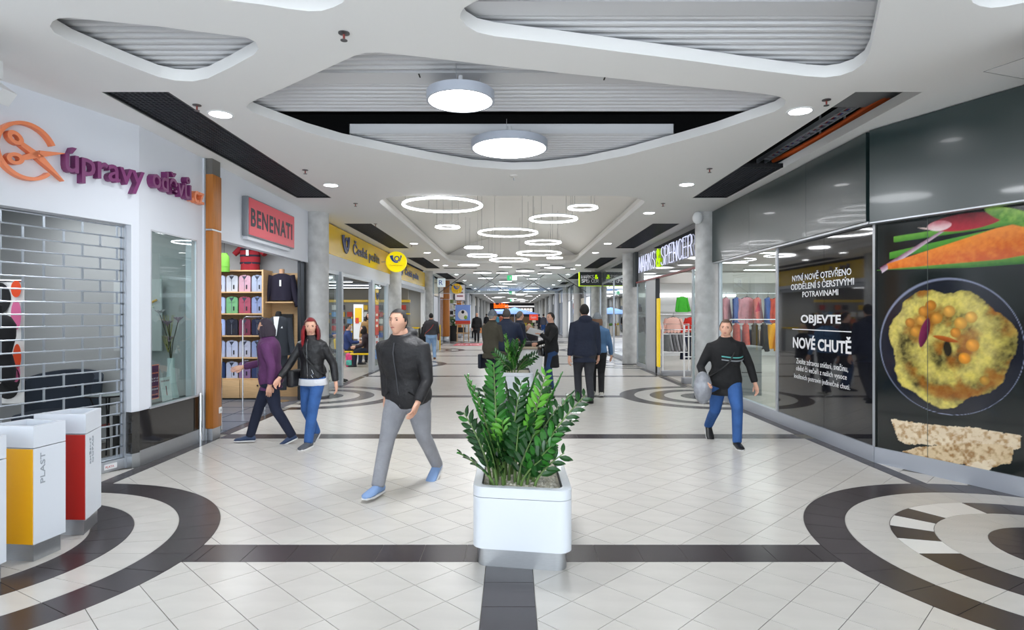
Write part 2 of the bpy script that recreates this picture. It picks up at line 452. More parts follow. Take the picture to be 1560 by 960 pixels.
G().box(-1.92, 7.155, 3.735, 1.91, 7.175, 3.85).obj('ceiling_panel', SLAT, ceil); G().box(-1.92, 7.155, 3.735, -1.91, 8.6, 3.85).obj('ceiling_panel', SLAT, ceil); G().box(1.9, 7.155, 3.735, 1.91, 8.6, 3.85).obj('ceiling_panel', SLAT, ceil)
slat_run(3.1, 4.12, -2.4, 4.3, P_)
G().box(-4.1, 2.9, 3.80, 4.2, 6.44, 3.81).obj('backing_panel', M('slat_gap_shade', '77797c', .6), ceil); G().box(-1.9, 7.18, 3.80, 1.89, 8.6, 3.81).obj('backing_panel', M('slat_gap_shade', '77797c', .6), ceil)  # sheets coloured grey to put the shade between the slats into colour
for px, py in ((639, 115), (921, 119)):
    x, y = cpt(px, py, 3.73); G().box(x-.006, y-.04, 3.725, x+.006, y+.04, 3.731).obj('slot', BLACK, ceil)
# ducts, pipes and cable trays in the voids
g = G()
for i in range(9): x = -2.4+.6*i+random.uniform(-.1, .1); g.tube([(x, 6.5, 3.9), (x+random.uniform(-.2, .2), 6.7, 4.7)], .012, 5)
g.tube([(-2.7, 6.55, 4.1), (2.7, 6.65, 4.15)], .03, 6)
g.obj('hanger_rods', M('dull_metal', '55565a', .5, .7), ceil, kind='stuff')
g = G()
for i in range(3): g.tube([(3.9-.05*i, 5.7, 3.92), (3.86-.04*i, 6.2, 3.82), (3.82-.04*i, 6.9, 3.77), (3.76-.03*i, 7.7, 3.75), (3.7, 8.6, 3.78)], .03, 8)
g.obj('orange_cable', M('orange_plastic', 'c4551c', .5), ceil, kind='stuff')
g = G(); g.box(3.74, 5.5, 3.92, 3.76, 9.3, 3.98); g.box(3.86, 5.5, 3.92, 3.88, 9.3, 3.98)
for i in range(24): g.box(3.74, 5.6+.15*i, 3.92, 3.88, 5.63+.15*i, 3.935)
g.obj('cable_tray', ALU, ceil)
cm = [M('cable_red', 'c0463e', .5), M('cable_blue', '4a6cc0', .5), M('cable_grey', 'e5e5e8', .5)]
for i in range(6): G().tube([(3.77+.018*i, 5.5+.5*j, 3.95+.008*math.sin(i+2*j)) for j in range(8)], .009, 5).obj('cable', cm[i % 3], ceil)
for y in (5.9, 6.6, 7.5, 8.1): G().box(4.1, y, 3.75, 4.12, y+.02, 4.85).obj('hanger', STEEL, ceil)
G().box(4.7, 5.9, 3.75, 5.2, 7.6, 4.7).obj('air_duct', M('duct_dark', '3a3d36', .6), ceil)
GB = M('grille_black', '3d3f45', .45, .3)
for a, b, c, d in gr:
    if c > 34: continue
    y0 = 8.25 if (a > 0 and c < 6) else c
    g = G(); st = .05 if c < 14 else .09
    n = int((d-y0)/st)
    for i in range(1, n): g.box(a, y0+i*st-.004, 3.62, b, y0+i*st+.004, 3.65)
    for i in range(1, int((b-a)/st)): g.box(a+i*st-.004, y0, 3.62, a+i*st+.004, d, 3.65)
    g.obj('vent_grille', GB, ceil, kind='stuff')
    g = G()
    for (x0, x1, yy0, yy1) in ((a, a+.02, y0, d), (b-.02, b, y0, d), (a, b, y0, y0+.02), (a, b, d-.02, d)): g.box(x0, yy0, 3.605, x1, yy1, 3.66)
    g.obj('grille_frame', M('frame_dark', '2a2b2e', .4, .5), ceil)
# vault: lip and arched top with perforated plasterboard
g = G(); ins = oval(-VX-.12, VX+.12, VY0-.12, VY1+.12, .8)
g.loft([[(x, y, CZ+.1) for x, y in vault], [(x, y, CZ+.3) for x, y in ins]], caps=False, smooth=True)
struct('trim_vault_lip', g, CREAM, ceil)
g = G()
def arch(x): return CZ+.3+.78*(1-(x/(VX+.2))**2)
xs = [-(VX+.2)+i*(2*VX+.4)/24 for i in range(25)]
g.loft([[(x, y, arch(x)) for x in xs] for y in np.linspace(VY0-.15, VY1+.15, 14)], closed=False, caps=False)
vm = M('vault_plaster', 'd3d0c8', .65)
nt = vm.node_tree; N = nt.nodes; L = nt.links; b = N['Principled BSDF']
tc = N.new('ShaderNodeTexCoord'); sep = N.new('ShaderNodeSeparateXYZ'); L.new(tc.outputs['Object'], sep.inputs[0])
def mth(op, a, b_=None, clampv=False):
    m = N.new('ShaderNodeMath'); m.operation = op; m.use_clamp = clampv
    for i, v in enumerate((a, b_)):
        if v is None: continue
        if isinstance(v, (int, float)): m.inputs[i].default_value = v
        else: L.new(v, m.inputs[i])
    return m.outputs[0]
X, Y = sep.outputs[0], sep.outputs[1]
ax = mth('ABSOLUTE', X)
inx = mth('MULTIPLY', mth('GREATER_THAN', ax, .38), mth('LESS_THAN', ax, 1.65))
iny = mth('LESS_THAN', mth('ADD', Y, mth('MULTIPLY', ax, 1.3)), 16.2)
cell = mth('MULTIPLY', mth('GREATER_THAN', mth('FRACT', mth('MULTIPLY', ax, 8.)), .22), mth('GREATER_THAN', mth('FRACT', mth('MULTIPLY', Y, 4.2)), .16))
fac = mth('MULTIPLY', mth('MULTIPLY', inx, iny), cell)
mx = N.new('ShaderNodeMix'); mx.data_type = 'RGBA'; L.new(fac, mx.inputs[0]); mx.inputs[6].default_value = srgb('e2e0da'); mx.inputs[7].default_value = srgb('b6b3ac')
L.new(mx.outputs[2], b.inputs['Base Color'])
struct('ceiling_vault', g, vm, ceil)
g = G(); g.add([(x, VY1+.15, arch(x)) for x in xs]+[(xs[0], VY1+.15, CZ+.1), (xs[-1], VY1+.15, CZ+.1)], [list(range(25))+[26, 25]])
g.add([(x, VY0-.15, arch(x)) for x in xs]+[(xs[0], VY0-.15, CZ+.1), (xs[-1], VY0-.15, CZ+.1)], [list(range(25))+[26, 25]])
struct('wall_vault_end', g, CREAM, ceil)
# access hatch outline near the top right
g = G(); a, b_, c = cpt(1498, 109), cpt(1560, 88), cpt(1560, 120)
for p, q in ((a, b_), (a, c)): g.tube([(p[0], p[1], CZ-.001), (q[0], q[1], CZ-.001)], .003, 4)
g.obj('hatch_joint', M('joint_grey', '8f8f8e', .7), ceil)
# ================================================================ COLUMNS, FAR CORRIDOR
def column(sx, y, mat=CONC, r=.225, top=CZ, label=None, wood=False):
    g = G(); n = 32
    zs = [0, .02, .8, 1.62, 1.63, 1.64, 2.5, top]
    g.loft([[(r*(1 if z != 1.63 else .99)*math.cos(2*PI*k/n), r*(1 if z != 1.63 else .99)*math.sin(2*PI*k/n), z) for k in range(n)] for z in zs])
    o = g.obj('concrete_column' if not wood else 'wood_clad_column', mat, None, (sx*3.83, y, 0)); return o
YC = [4.08+2*SP*k for k in range(13)]
names = {(-1, 0): 'bare concrete column beside the recycling bins', (1, 0): 'bare concrete column in front of the food poster',
 (-1, 1): 'bare concrete column between the clothes shop and the yellow post office', (1, 1): 'bare concrete column with worn plaster behind the man in the black jacket',
 (-1, 2): 'bare concrete column behind the round yellow post horn sign', (1, 2): 'bare concrete column with flaking yellow paint beside the big shop sign',
 (-1, 3): 'bare concrete column behind the woman with the red bag strap', (1, 3): 'bare concrete column below the black hanging sign'}
for k in range(13):
    for sx in (-1, 1):
        wood = sx < 0 and k in (4, 5)
        if k < 4:
            o = column(sx, YC[k]); tag(o, names[(sx, k)], 'column')
            if k in (1, 2):
                G().torus((0, 0, .02), .235, .008, 32, 6).obj('base_ring', M('seal_grey', '6e6d6c', .8), o)
        elif wood:
            w0 = thing('wood_clad_column', 'orange wood column with a pale base, %s' % ('nearer of two on the left' if k == 4 else 'farther of two on the left, beyond the easel'), 'column', (-3.83-.06*(k == 4), YC[k], 0))
            g = G(); g.rbox(-.24, -.24, .35, .24, .24, 2.5, .03); g.obj('wood_panel', WOOD, w0)
            G().rbox(-.24, -.24, 2.53, .24, .24, CZ, .03).obj('wood_panel', WOOD, w0)
            G().rbox(-.24, -.24, 0, .24, .24, .35, .02).obj('base', STEEL, w0)
        else:
            tag(column(sx, YC[k], M('pale_concrete', 'c9c9c8', .7)), 'pale column along the far part of the %s wall' % ('left' if sx < 0 else 'right'), 'column', 'far columns on the %s' % ('left' if sx < 0 else 'right'))
tb = G(Matrix.Translation((3.83-.235*.8, YC[1]-.235*.6, 3.5))); tb.ell((-.05, -.04, -.02), (.1, .1, .12), 14, 10); tb.box(-.02, -.02, 0, .1, .1, .1)
tag(tb.obj('security_camera', LWHITE), 'white dome camera high on the concrete column right of the big sign', 'camera')

# ---------------------------------------------------------------- setting beyond the third bay
FW = M('far_wall', 'c6cad0', .4); FG = M('far_window', '8f9aa5', .12, spec=.8); FB = M('far_warm', 'd8d0bd', .5)
for sx, nm in ((-1, 'left'), (1, 'right')):
    y0 = YC[3]+.3
    g = G(); g.box(min(sx*4.25, sx*4.15), y0, 0, max(sx*4.25, sx*4.15), 104, CZ); wl = struct('wall_%s' % nm, g, FW)
    for k in range(3, 13):
        for j in range(3):
            a = YC[k]+.35+j*2.45; b = a+2.2
            if sx < 0 and k in (3, 4) and j < 3: 
                if k == 4: continue
            m = [FG, FW, M('shop_glow', 'eef2f6', .5, emit=.35), FG, FB][(k*3+j*2+(sx > 0)) % 5]
            p = G().box(min(sx*4.15, sx*3.98), a, .12, max(sx*4.15, sx*3.98), b, 2.55).obj('shop_window', m, wl)
            G().box(min(sx*4.0, sx*3.9), a-.12, 0, max(sx*4.0, sx*3.9), a+.0, CZ).obj('pier', ALU if j else LWHITE, wl)
            fm = [LWHITE, FW, M('far_dark_fascia', '2c3036', .15), LWHITE, FB][(k+j+2*(sx > 0)) % 5]
            G().box(min(sx*4.15, sx*3.96), a, 2.6, max(sx*4.15, sx*3.96), b, 3.45).obj('fascia_panel', fm, wl)
            G().box(min(sx*4.15, sx*3.97), a, 0, max(sx*4.15, sx*3.97), b, .11).obj('baseboard', ALU, wl)
# end shop
ew = struct('wall_back', G().box(-5, 104, 0, 5, 104.2, 4.9), M('end_wall', '1d2027', .4))
G().box(-3.8, 103.7, 3.3, 3.8, 103.98, 4.0).obj('fascia_panel', M('end_fascia', '14171f', .3), ew)
G().box(-3.9, 100, 3.95, 3.9, 104, 4.05).obj('soffit', CEIL, ew)
G().box(-1.2, 103.8, 2.95, 3.8, 103.95, 3.2).obj('light_band', M('band_white', 'e8e8ea', .5, emit=.6), ew)
G().box(-3.8, 103.8, .2, 3.8, 103.95, 1.3).obj('counter_front', M('counter_warm', '9b7f5f', .5), ew)
sg = thing('shop_sign', 'orange script sign over the dark shop at the far end', 'sign', (-2.4, 103.6, 3.1))
text('Bankiština', tframe((-.7, 0, -.35), (1, 0, .02)), 2.5, .85, M('sign_orange', 'ff6a1a', .5, emit=1.2), sg, .06, bold=.03, split=True)
mb = thing('menu_screen', 'bright blue menu screen left in the dark far-end shop', 'screen', (-2.2, 103.7, 2.2))
G().rbox(-.85, -.05, -.4, .85, .05, .4, .03).obj('bezel', BLACK, mb); G().box(-.8, -.07, -.36, .8, -.05, .36).obj('screen', M('screen_blue', '8fb4ff', .4, emit=1.6), mb)
for i in range(5): G().box(-.5+.2*i, -.08, -.12, -.38+.2*i, -.07, .06).obj('picture', M('screen_pink', 'c070a0', .4, emit=.8), mb)
for i in range(9):
    lp = thing('menu_board', 'lit white picture board over the far-end counter, %s from the left' % ORD[i], 'panel', (-.9+.52*i, 103.7, 2.45), 0, 'lit picture panels over the far-end counter')
    G().box(-.23, -.05, -.3, .23, .05, .3).obj('frame', BLACK, lp); G().box(-.2, -.06, -.27, .2, -.05, .27).obj('panel', M('panel_lit', 'fff4ea', .5, emit=1.1), lp)
    G().ell((0, -.07, -.04), (.12, .02, .1), 8, 6).obj('food_picture', M(['pic_orange', 'pic_brown', 'pic_green'][i % 3], ['d9742c', '6d4a33', '7e9a55'][i % 3], .5), lp)

# ================================================================ LEFT SIDE
# --- tailor shop: angled white wall with roller grille, then a straight wall with a window
U = (-.3211, -.947); NN = (-.947, .3211)         # along the angled wall (towards the camera) / into the shop
OA = (-3.94, 6.42, 0); LA = frame(OA, U, NN)
g = G(LA); g.box(0, 0, .585, .09, .14, 3.62); g.box(.09, 0, 2.54, 4.2, .14, 3.62); g.box(2.9, 0, 0, 6, .14, 2.54)
wl = struct('wall_left', g, WHITE)
g = G(); g.box(-4.08, 6.42, .585, -3.94, 6.63, 3.62); g.box(-4.08, 6.63, 2.535, -3.94, 7.6, 3.62); g.box(-4.08, 7.6, .585, -3.94, 7.74, 3.62); g.box(-4.1, 7.74, 0, -3.92, 7.8, 3.62)
w2 = struct('wall_left', g, WHITE)
G().box(-4.1, 6.42, .15, -3.935, 6.62, .585).obj('granite_panel', GRAN, w2)
G().box(-4.1, 6.625, .17, -3.935, 7.52, .585).obj('granite_panel', GRAN, w2)
G().box(-4.1, 7.525, .17, -3.93, 7.72, .585).obj('granite_panel', M('black_stone', '16130f', .15), w2)
G(LA).box(.0, -.01, .15, .09, .13, .585).obj('granite_panel', GRAN, w2)
g = G(); g.box(-4.1, 6.42, 0, -3.93, 7.72, .165); struct('baseboard_left', g, STEEL, w2)
G(LA).box(0, -.012, 0, .09, .14, .15).obj('baseboard', STEEL, w2)
G().tube([(-3.925, 7.66, 0), (-3.925, 7.66, .62)], .018, 8).obj('corner_guard', CHROME, w2)
G().box(-3.95, 7.745, 0, -3.905, 7.765, 3.6).obj('corner_guard', STEEL, w2)
sg = g = G(); 
for a, b, c, d in ((6.63, 6.645, .585, 2.535), (7.585, 7.6, .585, 2.535)): g.box(-3.96, a, c, -3.938, b, d)
g.box(-3.96, 6.645, 2.52, -3.938, 7.585, 2.535); g.box(-4.0, 6.6, .58, -3.925, 7.62, .6)
wf = struct('window_1', g, ALU)
G().box(-3.962, 6.645, .6, -3.952, 7.585, 2.52).obj('glass_pane', glass('shop_glass', 'e4ecea', 1.5), wf)
# window contents: interior behind
IN = M('shop_grey', 'a9abab', .7, bump=.05)
g = G(); g.box(-9, 3.0, 0, -8.9, 9.0, 3.0); g.box(-9, 7.72, 0, -4.1, 7.79, 3.6)
struct('wall_tailor_shop', g, IN)
struct('ceiling_tailor_shop', G().prism([(-9, 1), (-5.95, 1), (-4.14, 6.4), (-4.14, 7.72), (-9, 7.72)], 2.95, 3.0), M('shop_ceiling', 'b9bbbb', .8))
struct('floor_tailor_shop', G(LA).box(.0, .35, -.02, 6, 5.5, .004), M('shop_floor', '8e8b86', .5))
g = G(LA); g.box(.1, 2.0, 0, 6, 2.06, 2.95); struct('wall_tailor_back', g, IN)
# roller grille
UG = .09; gl = 2.82
gt = thing('roller_grille', 'silver brick-pattern roller grille closed over the tailor shop front', 'grille', (LA @ Vector((0, .1, 0))))
gt.rotation_euler = (0, 0, math.atan2(U[1], U[0]))
# local: x along wall, y into the shop is -> the frame is mirrored, so use explicit sign
sgn = -1 if (Vector((U[0], U[1], 0)).cross(Vector((NN[0], NN[1], 0)))).z < 0 else 1
ROD = M('grille_aluminium', 'b4bcc6', .3, .75)
rows = 21; zh = 2.40/ rows
for i in range(rows+1):
    z = .1+zh*i+.02
    G().tube([(UG+.02, 0, z), (UG+gl, 0, z)], .008, 6).obj('rod', ROD, gt)
g0 = G().box(-.009, -.005, 0, .009, .005, zh); g0.tube([(-.014, 0, 0), (.014, 0, 0)], .0105, 6); g0.tube([(-.014, 0, zh), (.014, 0, zh)], .0105, 6); lm = g0.mesh('link'); lm.materials.append(ROD)
for i in range(rows):
    for j in range(13):
        x = UG+.08+.36*j+(.18 if i % 2 else 0)
        if x > UG+gl: continue
        o = bpy.data.objects.new('link', lm); COL.objects.link(o); o.parent = gt; o.location = (x, 0, .12+zh*i)
    o = bpy.data.objects.new('link', lm); COL.objects.link(o); o.parent = gt; o.location = (UG+.035, 0, .12+zh*i)
G().rbox(UG, -.025, .0, UG+gl, .025, .11, .008).obj('bottom_bar', ALU, gt); G().rbox(UG, -.03, .11, UG+gl, .0, .15, .008).obj('bottom_rail', ROD, gt)
G().box(UG-.01, -.03, 0, UG+.015, .03, 2.54).obj('guide_rail', ALU, gt); G().box(UG+gl, -.03, 0, UG+gl+.04, .03, 2.54).obj('guide_rail', ALU, gt)
ls = G().box(UG+.1, .028*sgn*-1, .03, UG+.24, .0275*sgn*-1, .085).obj('sticker', LWHITE, gt)
text('PLATA', gt.matrix_world if False else tframe((UG+.225, -.0295*sgn, .045), (-1, 0, 0)), .09, .022, M('sticker_red', 'c0272d', .5), gt, .0006)
# letters of the tailor sign
PUR = M('sign_purple', '7b2f6a', .4); ORA = M('sign_salmon', 'f08a5b', .4)
def lapt(u, z, t=0): v = LA @ Vector((u, t, z)); return (v.x, v.y, v.z)
UR = tuple(-x for x in U)
st = thing('shop_sign', 'raised purple and salmon letters with scissors emblem on the white tailor wall', 'sign', (0, 0, 0))
def pxu(px):      # distance along the angled wall seen at column px
    k = (px-780)/F; return (k*6.42+3.94)/(U[0]-k*U[1])
def zat(px, py): u = pxu(px); D = 6.42+U[1]*u; return EYE+(480-py)/F*D
def wallat(px, py, t=0): return lapt(pxu(px), zat(px, py), t)
RU = (UR[0], UR[1], 0); D0 = .075
def lsplit(s, p0, p1, z0, z1, mat, depth=.07, right=None):
    a = Vector(p0); b = Vector(p1); w_ = (b-a).length
    text(s, tframe((a.x, a.y, z0), (b-a).normalized() if right is None else right), w_, z1-z0, mat, st, depth, bold=.014, split=True)
a = lapt(pxu(92), 0); b = lapt(pxu(213), 0)
zt = zat(92, 218); lsplit('úpravy', a, b, zat(150, 286)+.0, zat(105, 226), PUR)
a = lapt(pxu(223), 0) if pxu(223) > 0 else (-3.94, 6.42, 0)
a = (-3.94, dep(223), 0); b = (-3.94, dep(283), 0)
zf = lambda px, py: EYE+(480-py)/F*dep(px)
lsplit('oděvů', a, b, zf(255, 296), zf(262, 267)+.03, PUR, right=LW)
a = (-3.94, dep(284), 0); b = (-3.94, dep(303), 0)
lsplit('.cz', a, b, zf(292, 309), zf(292, 291), ORA, right=LW)
# scissors emblem
cx_, cz_ = pxu(36), zat(36, 231); Re = .255
Rm = G(frame(lapt(cx_, cz_, 0), UR, (-NN[0], -NN[1])))      # x = reading direction, y = out of the wall
def arcband(G_, R0, R1, a0, a1, d=.06, n=40):
    rs = []
    for i in range(n+1):
        t = math.radians(a0+(a1-a0)*i/n); c_, s_ = math.cos(t), math.sin(t)
        rs.append([(R0*c_, 0, R0*s_), (R0*c_, d, R0*s_), (R1*c_, d, R1*s_), (R1*c_, 0, R1*s_)])
    return G_.loft(rs, smooth=False)
arcband(Rm, Re-.03, Re, 25, 318); Rm.obj('ring', ORA, st)
Rm = G(Rm.M)
def handle(gx, gz, ang):
    c_, s_ = math.cos(math.radians(ang)), math.sin(math.radians(ang))
    rs = []
    for i in range(25):
        t = 2*PI*i/24; rs.append([(gx+(a_*math.cos(t))*c_-(b_*math.sin(t))*s_, y_, gz+(a_*math.cos(t))*s_+(b_*math.sin(t))*c_) for a_, b_, y_ in ((.032, .022, 0), (.032, .022, .06), (.07, .052, .06), (.07, .052, 0))])
    Rm.loft(rs, smooth=False)
def blade(p, q, w0, w1):
    p = Vector((p[0], 0, p[1])); q = Vector((q[0], 0, q[1])); d = (q-p).normalized(); n_ = Vector((-d.z, 0, d.x))
    Rm.loft([[tuple(c+n_*s*w+Vector((0, y, 0))) for s, y in ((-1, 0), (-1, .06), (1, .06), (1, 0))] for c, w in ((p, w0), (q, w1))], smooth=False)
handle(-.1, .09, -35); handle(-.1, -.09, 10); Rm.obj('scissor_handle', ORA, st); Rm = G(Rm.M)
blade((-.05, .05), (.1, -.03), .02, .028); blade((.1, -.03), (.31, -.2), .03, .002); Rm.obj('scissor_blade', ORA, st); Rm = G(Rm.M)
blade((-.04, -.07), (.1, .0), .02, .03); blade((.1, 0), (.32, .06), .03, .002); Rm.obj('scissor_blade', ORA, st)
G(Rm.M).ell((.09, .065, -.02), (.012, .008, .012), 8, 6).obj('pivot', ORA, st)

# pilaster of warm wood
pt = thing('wood_pilaster', 'tall orange wood pilaster with steel foot between tailor and menswear shop', 'pilaster', (-3.87, 7.86, 0))
G().rbox(-.07, -.11, .145, .06, .12, 2.68, .012).obj('wood_panel', WOOD, pt); G().rbox(-.07, -.11, 2.70, .06, .12, 3.4, .012).obj('wood_panel', WOOD, pt)
G().box(-.07, -.1, 0, .045, .11, .145).obj('base', STEEL, pt); G().box(-.07, -.1, 3.4, .045, .11, 3.6).obj('top_cap', M('cap_grey', '6c6a66', .6), pt)
G().box(-.07, -.11, 2.68, .05, .115, 2.70).obj('joint_strip', ALU, pt)
G().rbox(.06, .03, .32, .075, .1, .4, .004).obj('socket', LWHITE, pt); G().cbox(.077, .065, .36, .003, .03, .03).obj('socket_inset', M('socket_grey', 'b8b8b8', .5), pt)

# --- menswear shop
g = G(); g.box(-4.06, 7.98, 2.615, -3.94, 11.75, 3.62); w3 = struct('wall_left', g, WHITE)
struct('wall_menswear_back', G().box(-8, 12.0, 0, -3.94, 12.15, 3.6), M('mens_wall', 'a3a5a8', .7))
struct('wall_menswear_side', G().box(-8, 7.9, 0, -7.9, 12, 3.6), M('mens_wall', 'a3a5a8', .7))
struct('ceiling_menswear', G().box(-8, 7.85, 3.1, -4.0, 12.1, 3.16), M('shop_ceiling', 'b9bbbb', .8))
ff = struct('floor_menswear', G().box(-8, 7.95, -.02, -3.95, 12, .003), M('blue_grey_tile', '5f6673', .3, var=.08, nscale=3))
for i in range(5): G().tube([(-7.9, 8.4+.7*i, .004), (-3.95, 8.4+.7*i, .004)], .004, 4).obj('tile_joint', M('dark_joint', '3c414b', .7), ff)
for i in range(5): G().tube([(-4.5-.7*i, 8, .004), (-4.5-.7*i, 12, .004)], .004, 4).obj('tile_joint', M('dark_joint', '3c414b', .7), ff)
g = G(); g.box(-4.1, 11.62, 0, -3.98, 11.75, 2.615); g.box(-4.02, 11.4, 0, -3.98, 11.45, 2.615); struct('trim_1', g, M('dark_metal', '3e4146', .4, .6))
ls = thing('shop_sign', 'red light-box sign BENENATI with dark letters on the white menswear fascia', 'sign', (-3.94, 9.8, 3.05))
G().rbox(0, -.94, -.29, .095, .94, .29, .01).obj('case', M('case_grey', '8f9399', .4, .5), ls)
G().box(.095, -.92, -.27, .1, .92, .27).obj('face', M('sign_red', 'c9404e', .35, emit=.12), ls)
text('BENENATI', tframe((.1005, -.86, -.14), LW), 1.68, .27, M('letter_dark', '2a323c', .5), ls, .002, bold=.028, split=True, space=1.15)
G().box(.0, -.9, -.34, .07, .8, -.29).obj('mounting_strip', WHITE, ls)
# shelf unit facing the corridor end
SX0, SX1, SY0, SY1 = -5.95, -4.72, 11.5, 11.98
su = thing('shelf_unit', 'tall light beech shelf unit holding folded shirts in the menswear shop', 'shelves', ((SX0+SX1)/2, 11.74, 0))
W2 = (SX1-SX0)/2
G().box(-W2, .2, 0, W2, .24, 2.46).obj('back_panel', PLY, su)
for s in (-1, 1): G().box(s*W2-.015, -.24, 0, s*W2+.015, .2, 2.46).obj('side_panel', PLY, su)
SZ = [.385, .785, 1.2, 1.62, 2.03, 2.44]
for z in SZ: G().box(-W2+.015, -.24, z-.012, W2-.015, .2, z+.012).obj('shelf', PLY, su)
for i in range(3):
    x0 = -W2+.02+i*(2*W2-.04)/3; x1 = x0+(2*W2-.04)/3-.01
    d = G().rbox(x0, -.26, .03, x1, -.24, .37, .004).obj('door', PLY, su)
    G().ell((x1-.05 if i % 2 == 0 else x0+.05, -.275, .27), (.016, .016, .016), 10, 6).obj('knob', M('knob_dark', '33343a', .3, .8), d)
G().box(-W2, -.2, 0, W2, .2, .03).obj('plinth', M('plinth', '4c4a48', .6), su)
# folded shirt
def folded_shirt(col, label, loc, group, stripe=False):
    t = thing('folded_shirt', label, 'shirt', loc, 0, group)
    m = M('shirt_%s' % col, col, .8, bump=.25, bscale=25)
    g = G(); W_, H_ = .108, .31; rg = []
    for z, w_, d in ((0, .95, .05), (.01, 1, .055), (H_*.5, 1, .05), (H_*.86, 1, .045), (H_*.93, .96, .04), (H_, .72, .035)):
        rg.append([(s*W_*w_*c, -d*e*.5-.03, z) for s, c, e in ((-1, 1, -1), (-1, 1, .6), (-1, .6, 1), (1, .6, 1), (1, 1, .6), (1, 1, -1))])
    g.loft(rg, smooth=False); g.obj('body', m, t)
    for s in (-1, 1):
        G().add([(0, -.062, H_*.74), (s*.055, -.06, H_*.98), (s*.075, -.05, H_*.84), (s*.03, -.068, H_*.66)], [(0, 1, 2, 3)]).add([(0, -.055, H_*.74), (s*.055, -.045, H_*.98), (s*.075, -.04, H_*.84), (s*.03, -.055, H_*.66)], [(0, 1, 2, 3)]).obj('collar', m, t)
    G().add([(0, -.0655, H_*.72), (.045, -.058, H_*.95), (-.045, -.058, H_*.95)], [(0, 1, 2)]).add([(0, -.06, H_*.72), (.045, -.05, H_*.95), (-.045, -.05, H_*.95)], [(0, 2, 1)]).obj('inner_collar', M('inner_collar', '3a3f50', .8), t)
    G().tube([(-.035, -.05, H_*.98), (0, -.035, H_*1.02), (.035, -.05, H_*.98)], .012, 6).obj('collar_band', m, t)
    G().box(-.004, -.0605, .02, .004, -.058, H_*.7).obj('placket', M('placket', '6f7480', .7), t)
    G().box(.03, -.062, .05, .055, -.059, .13).obj('tag', M('tag_black', '22242a', .6), t)
    return t
rowcol = [['2d3a63', '8f9cb8', '1f2430', '5b2f4a', '262a33'], ['a8b6d6', '9eaed4', 'b8bfd0', 'a9aec6', '6d7fb0'], ['232f52', '1d2a50', 'b9c2da', '8a6f92', '2a3152']]
rowcol = [['24407e', '1f3868', 'bcc4de', '8b6f9c', '31406a'], ['b7c3e2', 'aebbdf', 'bcc5e0', 'b9bdd2', '93a4cf'], ['b4c3e6', '9fb3e4', '1c2030', '6f3049', '1b2340'], ['223f86', 'a9b9e2', '6fa978', 'a34d62', '8897c0'], ['b9bfce', 'bcc6e0', 'c3c8d2', 'cda3b4', 'a8b3cc']]
cn = {'24407e': 'royal blue', '1f3868': 'navy patterned', 'bcc4de': 'pale lilac', '8b6f9c': 'mauve', '31406a': 'slate blue', 'b7c3e2': 'ice blue', 'aebbdf': 'light blue', 'bcc5e0': 'pale blue', 'b9bdd2': 'pale grey blue', '93a4cf': 'cornflower', 'b4c3e6': 'powder blue', '9fb3e4': 'sky blue', '1c2030': 'black', '6f3049': 'burgundy', '1b2340': 'midnight blue', '223f86': 'deep blue', 'a9b9e2': 'soft blue', '6fa978': 'green', 'a34d62': 'raspberry', '8897c0': 'dusty blue', 'b9bfce': 'silver grey', 'bcc6e0': 'bluish white', 'c3c8d2': 'white-grey', 'cda3b4': 'pink striped', 'a8b3cc': 'steel blue'}
rn = ['lowest', 'second lowest', 'middle', 'second highest', 'top']
for r in range(5):
    for c in range(5):
        col = rowcol[r][c]
        folded_shirt(col, '%s folded shirt on the %s shirt shelf' % (cn[col], rn[r]), (SX0+.13+.243*c+(.0), 11.62, SZ[r]+.013), 'folded shirts on the beech shelves')
# torso forms
def torso_form(name, label, loc, mats, h=.62, rz=PI, sleeves='short', stand=False, cat='mannequin'):
    t = thing(name, label, cat, loc, rz)
    return t
def garment_mesh(w=.2, h=.6, d=.1, sl=.28, slw=.055, ang=62, flare=1.0, neck=.07, segs=16, seed=0):
    """hanging top: body shell plus two sleeves, origin at the neck, hanging down -z, width along x"""
    rnd = random.Random(seed); g = G(); n = 28
    rg = []
    for z, wf, df in ((0, neck/w, .5), (-.02, .55, .55), (-.05, .85, .7), (-.1, .98, .9), (-.2, .96, 1), (-.35, .94, 1), (-h*.8, .97*flare, 1.05), (-h, 1.0*flare, 1.1)):
        q = min(1, max(0, -z/h)); ring = []
        for k in range(n):
            t = 2*PI*k/n; rr = 1+.12*q*math.sin(5*t+seed)+.06*q*math.sin(9*t+2*seed)
            ring.append((w*wf*math.cos(t)*(1+.02*q*math.sin(7*t)), d*df*math.sin(t)*rr, z))
        rg.append(ring)
    g.loft(rg); S = []
    for sd in (-1, 1):
        s = G(); S.append(s)
        a = math.radians(ang); p0 = Vector((sd*w*.82, 0, -.07)); dr = Vector((sd*math.cos(a), -.06, -math.sin(a)))
        s.tube([p0-dr*.03, p0+dr*sl*.3, p0+dr*sl*.7+Vector((0, -.01, -.01)), p0+dr*sl+Vector((0, -.02, -.02))], [slw*1.15, slw, slw*.92, slw*.85], 10, sq=.75)
    return g, S
def put(gs, name, mat, t, dz=0):
    for q in (gs if isinstance(gs, list) else [gs]):
        g = G(Matrix.Translation((0, 0, dz))); g.add(q.v, q.f, True); g.obj(name, mat, t)
RED = M('tshirt_red', '8f1a26', .85, bump=.1); NAVY = M('sweater_navy', '1f1b2e', .9, bump=.15, bscale=90); SKIN0 = M('form_beige', 'd8a985', .5)
t = thing('bust_form', 'torso form in a red and navy striped T-shirt on top of the shirt shelves', 'mannequin', (-5.05, 11.72, 2.46))
b_, s_ = garment_mesh(.2, .5, .11, .17, .075, 40, .9)
put(b_, 'tshirt', RED, t, .5)
